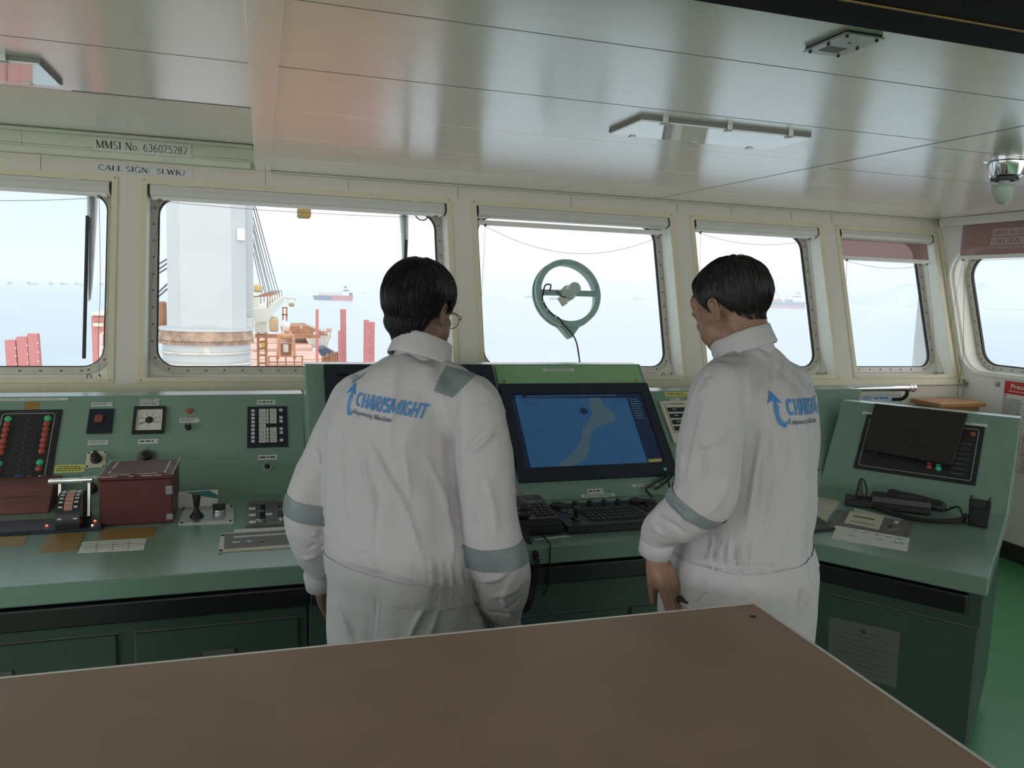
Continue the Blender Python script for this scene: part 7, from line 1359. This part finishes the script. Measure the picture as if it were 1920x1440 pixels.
t = thing('red_ventilator', 'tall red ventilator casing with pale top at the right of the left window', 'ventilator', at_y(188, 712, 20)); bm = B(); P0 = [at_y(*p, 20) for p in ((174, 712), (206, 712), (203, 592), (170.5, 592))]; P0[0].z = P0[1].z = -9.2; prism(bm, P0, [p+Vector((0, 1.2, 0)) for p in P0], bev=.03); obj('casing', bm, M['post'], t); bm = B(); pb(bm, 170, 586, 205, 592, 19.9, 1.4, bev=.02); obj('cap', bm, M['steelw'], t); bm = B(); pb(bm, 174.5, 606, 193, 612, 19.9, .08); obj('name_board', bm, pm('cream_board', (.7, .68, .52), .5), t)
bm = B(); tube(bm, [at_y(188, 700, 19.5), at_y(190, 625, 19.5), at_y(206, 623, 19.5)], .03, 6); tube(bm, [at_y(189, 652, 19.5), at_y(206, 651, 19.5)], .03, 6); obj('guard_rail', bm, M['steelw'], t)
# wipers and the small floodlight hung above the big window
def gpx(x, y, c): a, b = gl.px(x, y, c); return gl.w(a, b, c)
for lab, arm, blade in (('window wiper with long blade on the left-edge window', [(174, 352), (172, 430), (169.5, 520), (168, 562)], [(164, 405), (157.5, 672)]), ('window wiper hanging in the crane window above the left man', [(757, 395), (759, 450), (758, 500), (756, 560)], [(761.5, 450), (757.5, 640)])):
    t = thing('window_wiper', lab, 'wiper', gpx(*arm[-1], -.06), 'window wipers'); bm = B(); P_ = [gpx(x, y, -.06) for x, y in arm]; tube(bm, smooth_path(P_, 5), list(np.linspace(.028, .006, 5*3+1)), 8); obj('arm', bm, M['steel'], t, smooth=True); bm = B(); p, q = gpx(*blade[0], -.03), gpx(*blade[1], -.03); tube(bm, [p, q], .009, 6); obj('blade', bm, M['rubber'], t)
    bm = B(); p = gpx(*arm[-1], -.06); q = gpx((blade[0][0]+blade[1][0])/2, arm[-1][1], -.03); tube(bm, [p, q], .006, 6); obj('link', bm, M['steel'], t)
t = thing('floodlight', 'small brown floodlight box hanging outside above the crane window', 'floodlight', at_y(570.5, 406, 5.6)); bm = B(); pb(bm, 558, 390, 583.5, 407, 5.6, .12, bev=.01); obj('lamp_box', bm, M['lampbox'], t); bm = B(); pb(bm, 565, 380, 576, 391, 5.64, .04); obj('bracket', bm, M['steel'], t)
bm = B(); tube(bm, smooth_path([gpx(778, 402, -.1), gpx(785, 411, -.1), gpx(797, 412, -.1), gpx(806, 402, -.1)], 6), .004, 6); obj('loose_cable', bm, M['rubber'], label='loose loop of cable hanging outside the top right of the crane window', cat='cable')
# ships at anchor
def ship(label, xa, xb, yw, hull, hullm, parts, name='ship', group=None, wl='hullred'):
    """profile on the water: xa..xb at waterline yw, freeboard hull px; parts are (x0,y0,x1,y1,mat,name)"""
    c = at_z((xa+xb)/2, yw, ZS); Y = c.y; t = thing(name, label, 'ship', c, group); k = (at_y(xb, yw, Y).x-at_y(xa, yw, Y).x); wd_ = k*.16
    P_ = [at_y(xa, yw-hull, Y), at_y(xa+(xb-xa)*.05, yw, Y), at_y(xb-(xb-xa)*.03, yw, Y), at_y(xb, yw-hull*.95, Y)]; P_ = [Vector((p.x, Y, max(p.z, ZS) if i in (0, 3) else ZS-.3)) for i, p in enumerate(P_)]
    bm = B(); prism(bm, P_, [p+Vector((0, wd_, 0)) for p in P_]); bmesh.ops.recalc_face_normals(bm, faces=bm.faces[:]); obj('hull', bm, M[hullm], t)
    for x0, y0, x1, y1, m, nm in parts: bm = B(); p0, p1 = at_y(x0, y1, Y), at_y(x1, y0, Y); f_ = nm in ('bow_section', 'boot_topping', 'hull_side'); box(bm, p0.x, p1.x, Y-1.5 if f_ else Y+wd_*.15, Y+.5 if f_ else Y+wd_*.85, max(p0.z, ZS), p1.z); obj(nm, bm, M[m], t)
    return t, Y
t, Y = ship('small red and grey tanker at anchor above the red posts', 586, 663, 563, 9, 'hullred', [(590, 555, 622, 562.5, 'hull', 'hull_side'), (586, 554.2, 624, 556, 'steelw', 'foredeck'), (597, 549, 640, 555, 'steelw', 'deck_pipes'), (641, 544, 660, 556, 'white', 'superstructure'), (644, 540, 654, 546, 'white', 'bridge_deck'), (646, 537, 650.5, 540.5, 'hull', 'funnel'), (655, 549, 661.5, 556, 'hullred', 'stern_house')], 'tanker_ship', None)
t, Y = ship('dark cargo ship with white bridge and deck crane beyond the right man', 1436, 1511, 578, 12, 'hull', [(1436, 574, 1509, 578, 'hullred', 'boot_topping'), (1452, 561, 1468, 567, 'hullred', 'cargo'), (1478, 562, 1488, 567, 'rustred', 'deck_house'), (1480, 556, 1508, 567, 'white', 'superstructure'), (1486, 551, 1504, 557, 'white', 'bridge_deck'), (1498, 549, 1503, 552, 'hullred', 'funnel')], 'cargo_ship')
bm = B(); tube(bm, [at_y(1459, 562, Y+5), at_y(1460, 554, Y+5), at_y(1449, 541, Y+5)], 1.0, 6); tube(bm, [at_y(1493, 551, Y+5), at_y(1493.5, 546, Y+5)], .6, 6); obj('crane', bm, M['hullred'], t)
ship('grey tug boat low on the water in the corner window', 1661, 1712, 576, 4, 'hull', [(1664, 571, 1705, 573, 'steelw', 'deck'), (1680, 567, 1694, 572, 'white', 'wheelhouse'), (1685, 560, 1686, 568, 'hull', 'mast')], 'tug_boat'); ship('flat grey barge in front of the hill in the corner window', 1643, 1665, 570.5, 2.5, 'hull', [(1646, 567.5, 1652, 569, 'white', 'deck_house')], 'barge')
ship('flat grey barge seen through the side window', 1858, 1928, 583, 4, 'hull', [(1902, 577, 1918, 581, 'white', 'deck_house')], 'barge'); ship('faint ship on the horizon left of the clear-view screen', 985, 1008, 559, 4, 'hull', [(988, 553, 996, 556, 'white', 'superstructure')], group=None); ship('faint ship seen through the clear-view screen', 1030, 1056, 562.5, 4, 'hull', [(1034, 556, 1042, 559, 'white', 'superstructure')]); ship('faint sailing boat shape on the horizon right of the clear-view screen', 1188, 1205, 562, 3, 'hull', [(1192, 556, 1199, 560, 'white', 'superstructure'), (1195, 552, 1196, 557, 'hull', 'mast')])
ship('tiny far boat right of the red and grey tanker', 680, 686, 551, 1.6, 'hull', [(682, 547.5, 684, 549.6, 'white', 'deck_house')])
for i, (xa, xb) in enumerate(((13, 24), (49, 72), (91, 101), (111, 127), (138, 157), (185, 195))): ship(['leftmost faint ship on the horizon in the left window', 'longest faint ship on the horizon in the left window', 'smallest faint ship on the horizon in the left window', 'fourth faint ship on the left horizon, left of the wiper', 'faint ship on the horizon just left of the wiper blade', 'faint ship on the horizon right of the wiper blade'][i], xa, xb, 533+i*.4, 2.2, 'hull', [(xa+2, 528+.4*i, xa+7, 531.5+.4*i, 'hull', 'superstructure')], group='ships on the left horizon')
# hills
def hill(label, prof, Y, base, dep=500):
    bm = B(); m = len(prof); pts = []
    for j, (o, k) in enumerate(((0, .0), (dep*.25, .55), (dep*.55, 1.0), (dep, .6))):
        for i, (x, y) in enumerate(prof): p = at_y(x, y, Y+dep*.55); z = ZS-2+(max(p.z, ZS)-ZS+2)*(k if j != 2 else 1); pts.append((p.x, Y+o, z+noise.noise(Vector((p.x*.01, j*3.1, 0)))*6*k))
    add_pts(bm, pts, [(j*m+i, j*m+i+1, (j+1)*m+i+1, (j+1)*m+i) for j in range(3) for i in range(m-1)]); obj('hill', bm, M['hill'], smooth=True, label=label, cat='hill', group=None)
hill('hazy wooded hill rising to the right in the corner window', [(1560, 568), (1585, 556), (1600, 549), (1622, 546), (1645, 545), (1665, 541), (1690, 534), (1712, 530), (1735, 533), (1760, 545), (1785, 560), (1800, 572)], 3600, 567)
hill('hazy hill sloping down to the right in the side window', [(1795, 572), (1815, 545), (1828, 531), (1845, 531), (1862, 539), (1885, 546), (1905, 545), (1925, 549), (1960, 560), (2000, 574)], 3400, 570)
hill('faint low land on the horizon above the bow', [(500, 541), (530, 538.5), (570, 538.5), (620, 540), (660, 542), (700, 544)], 5200, 541, 400)
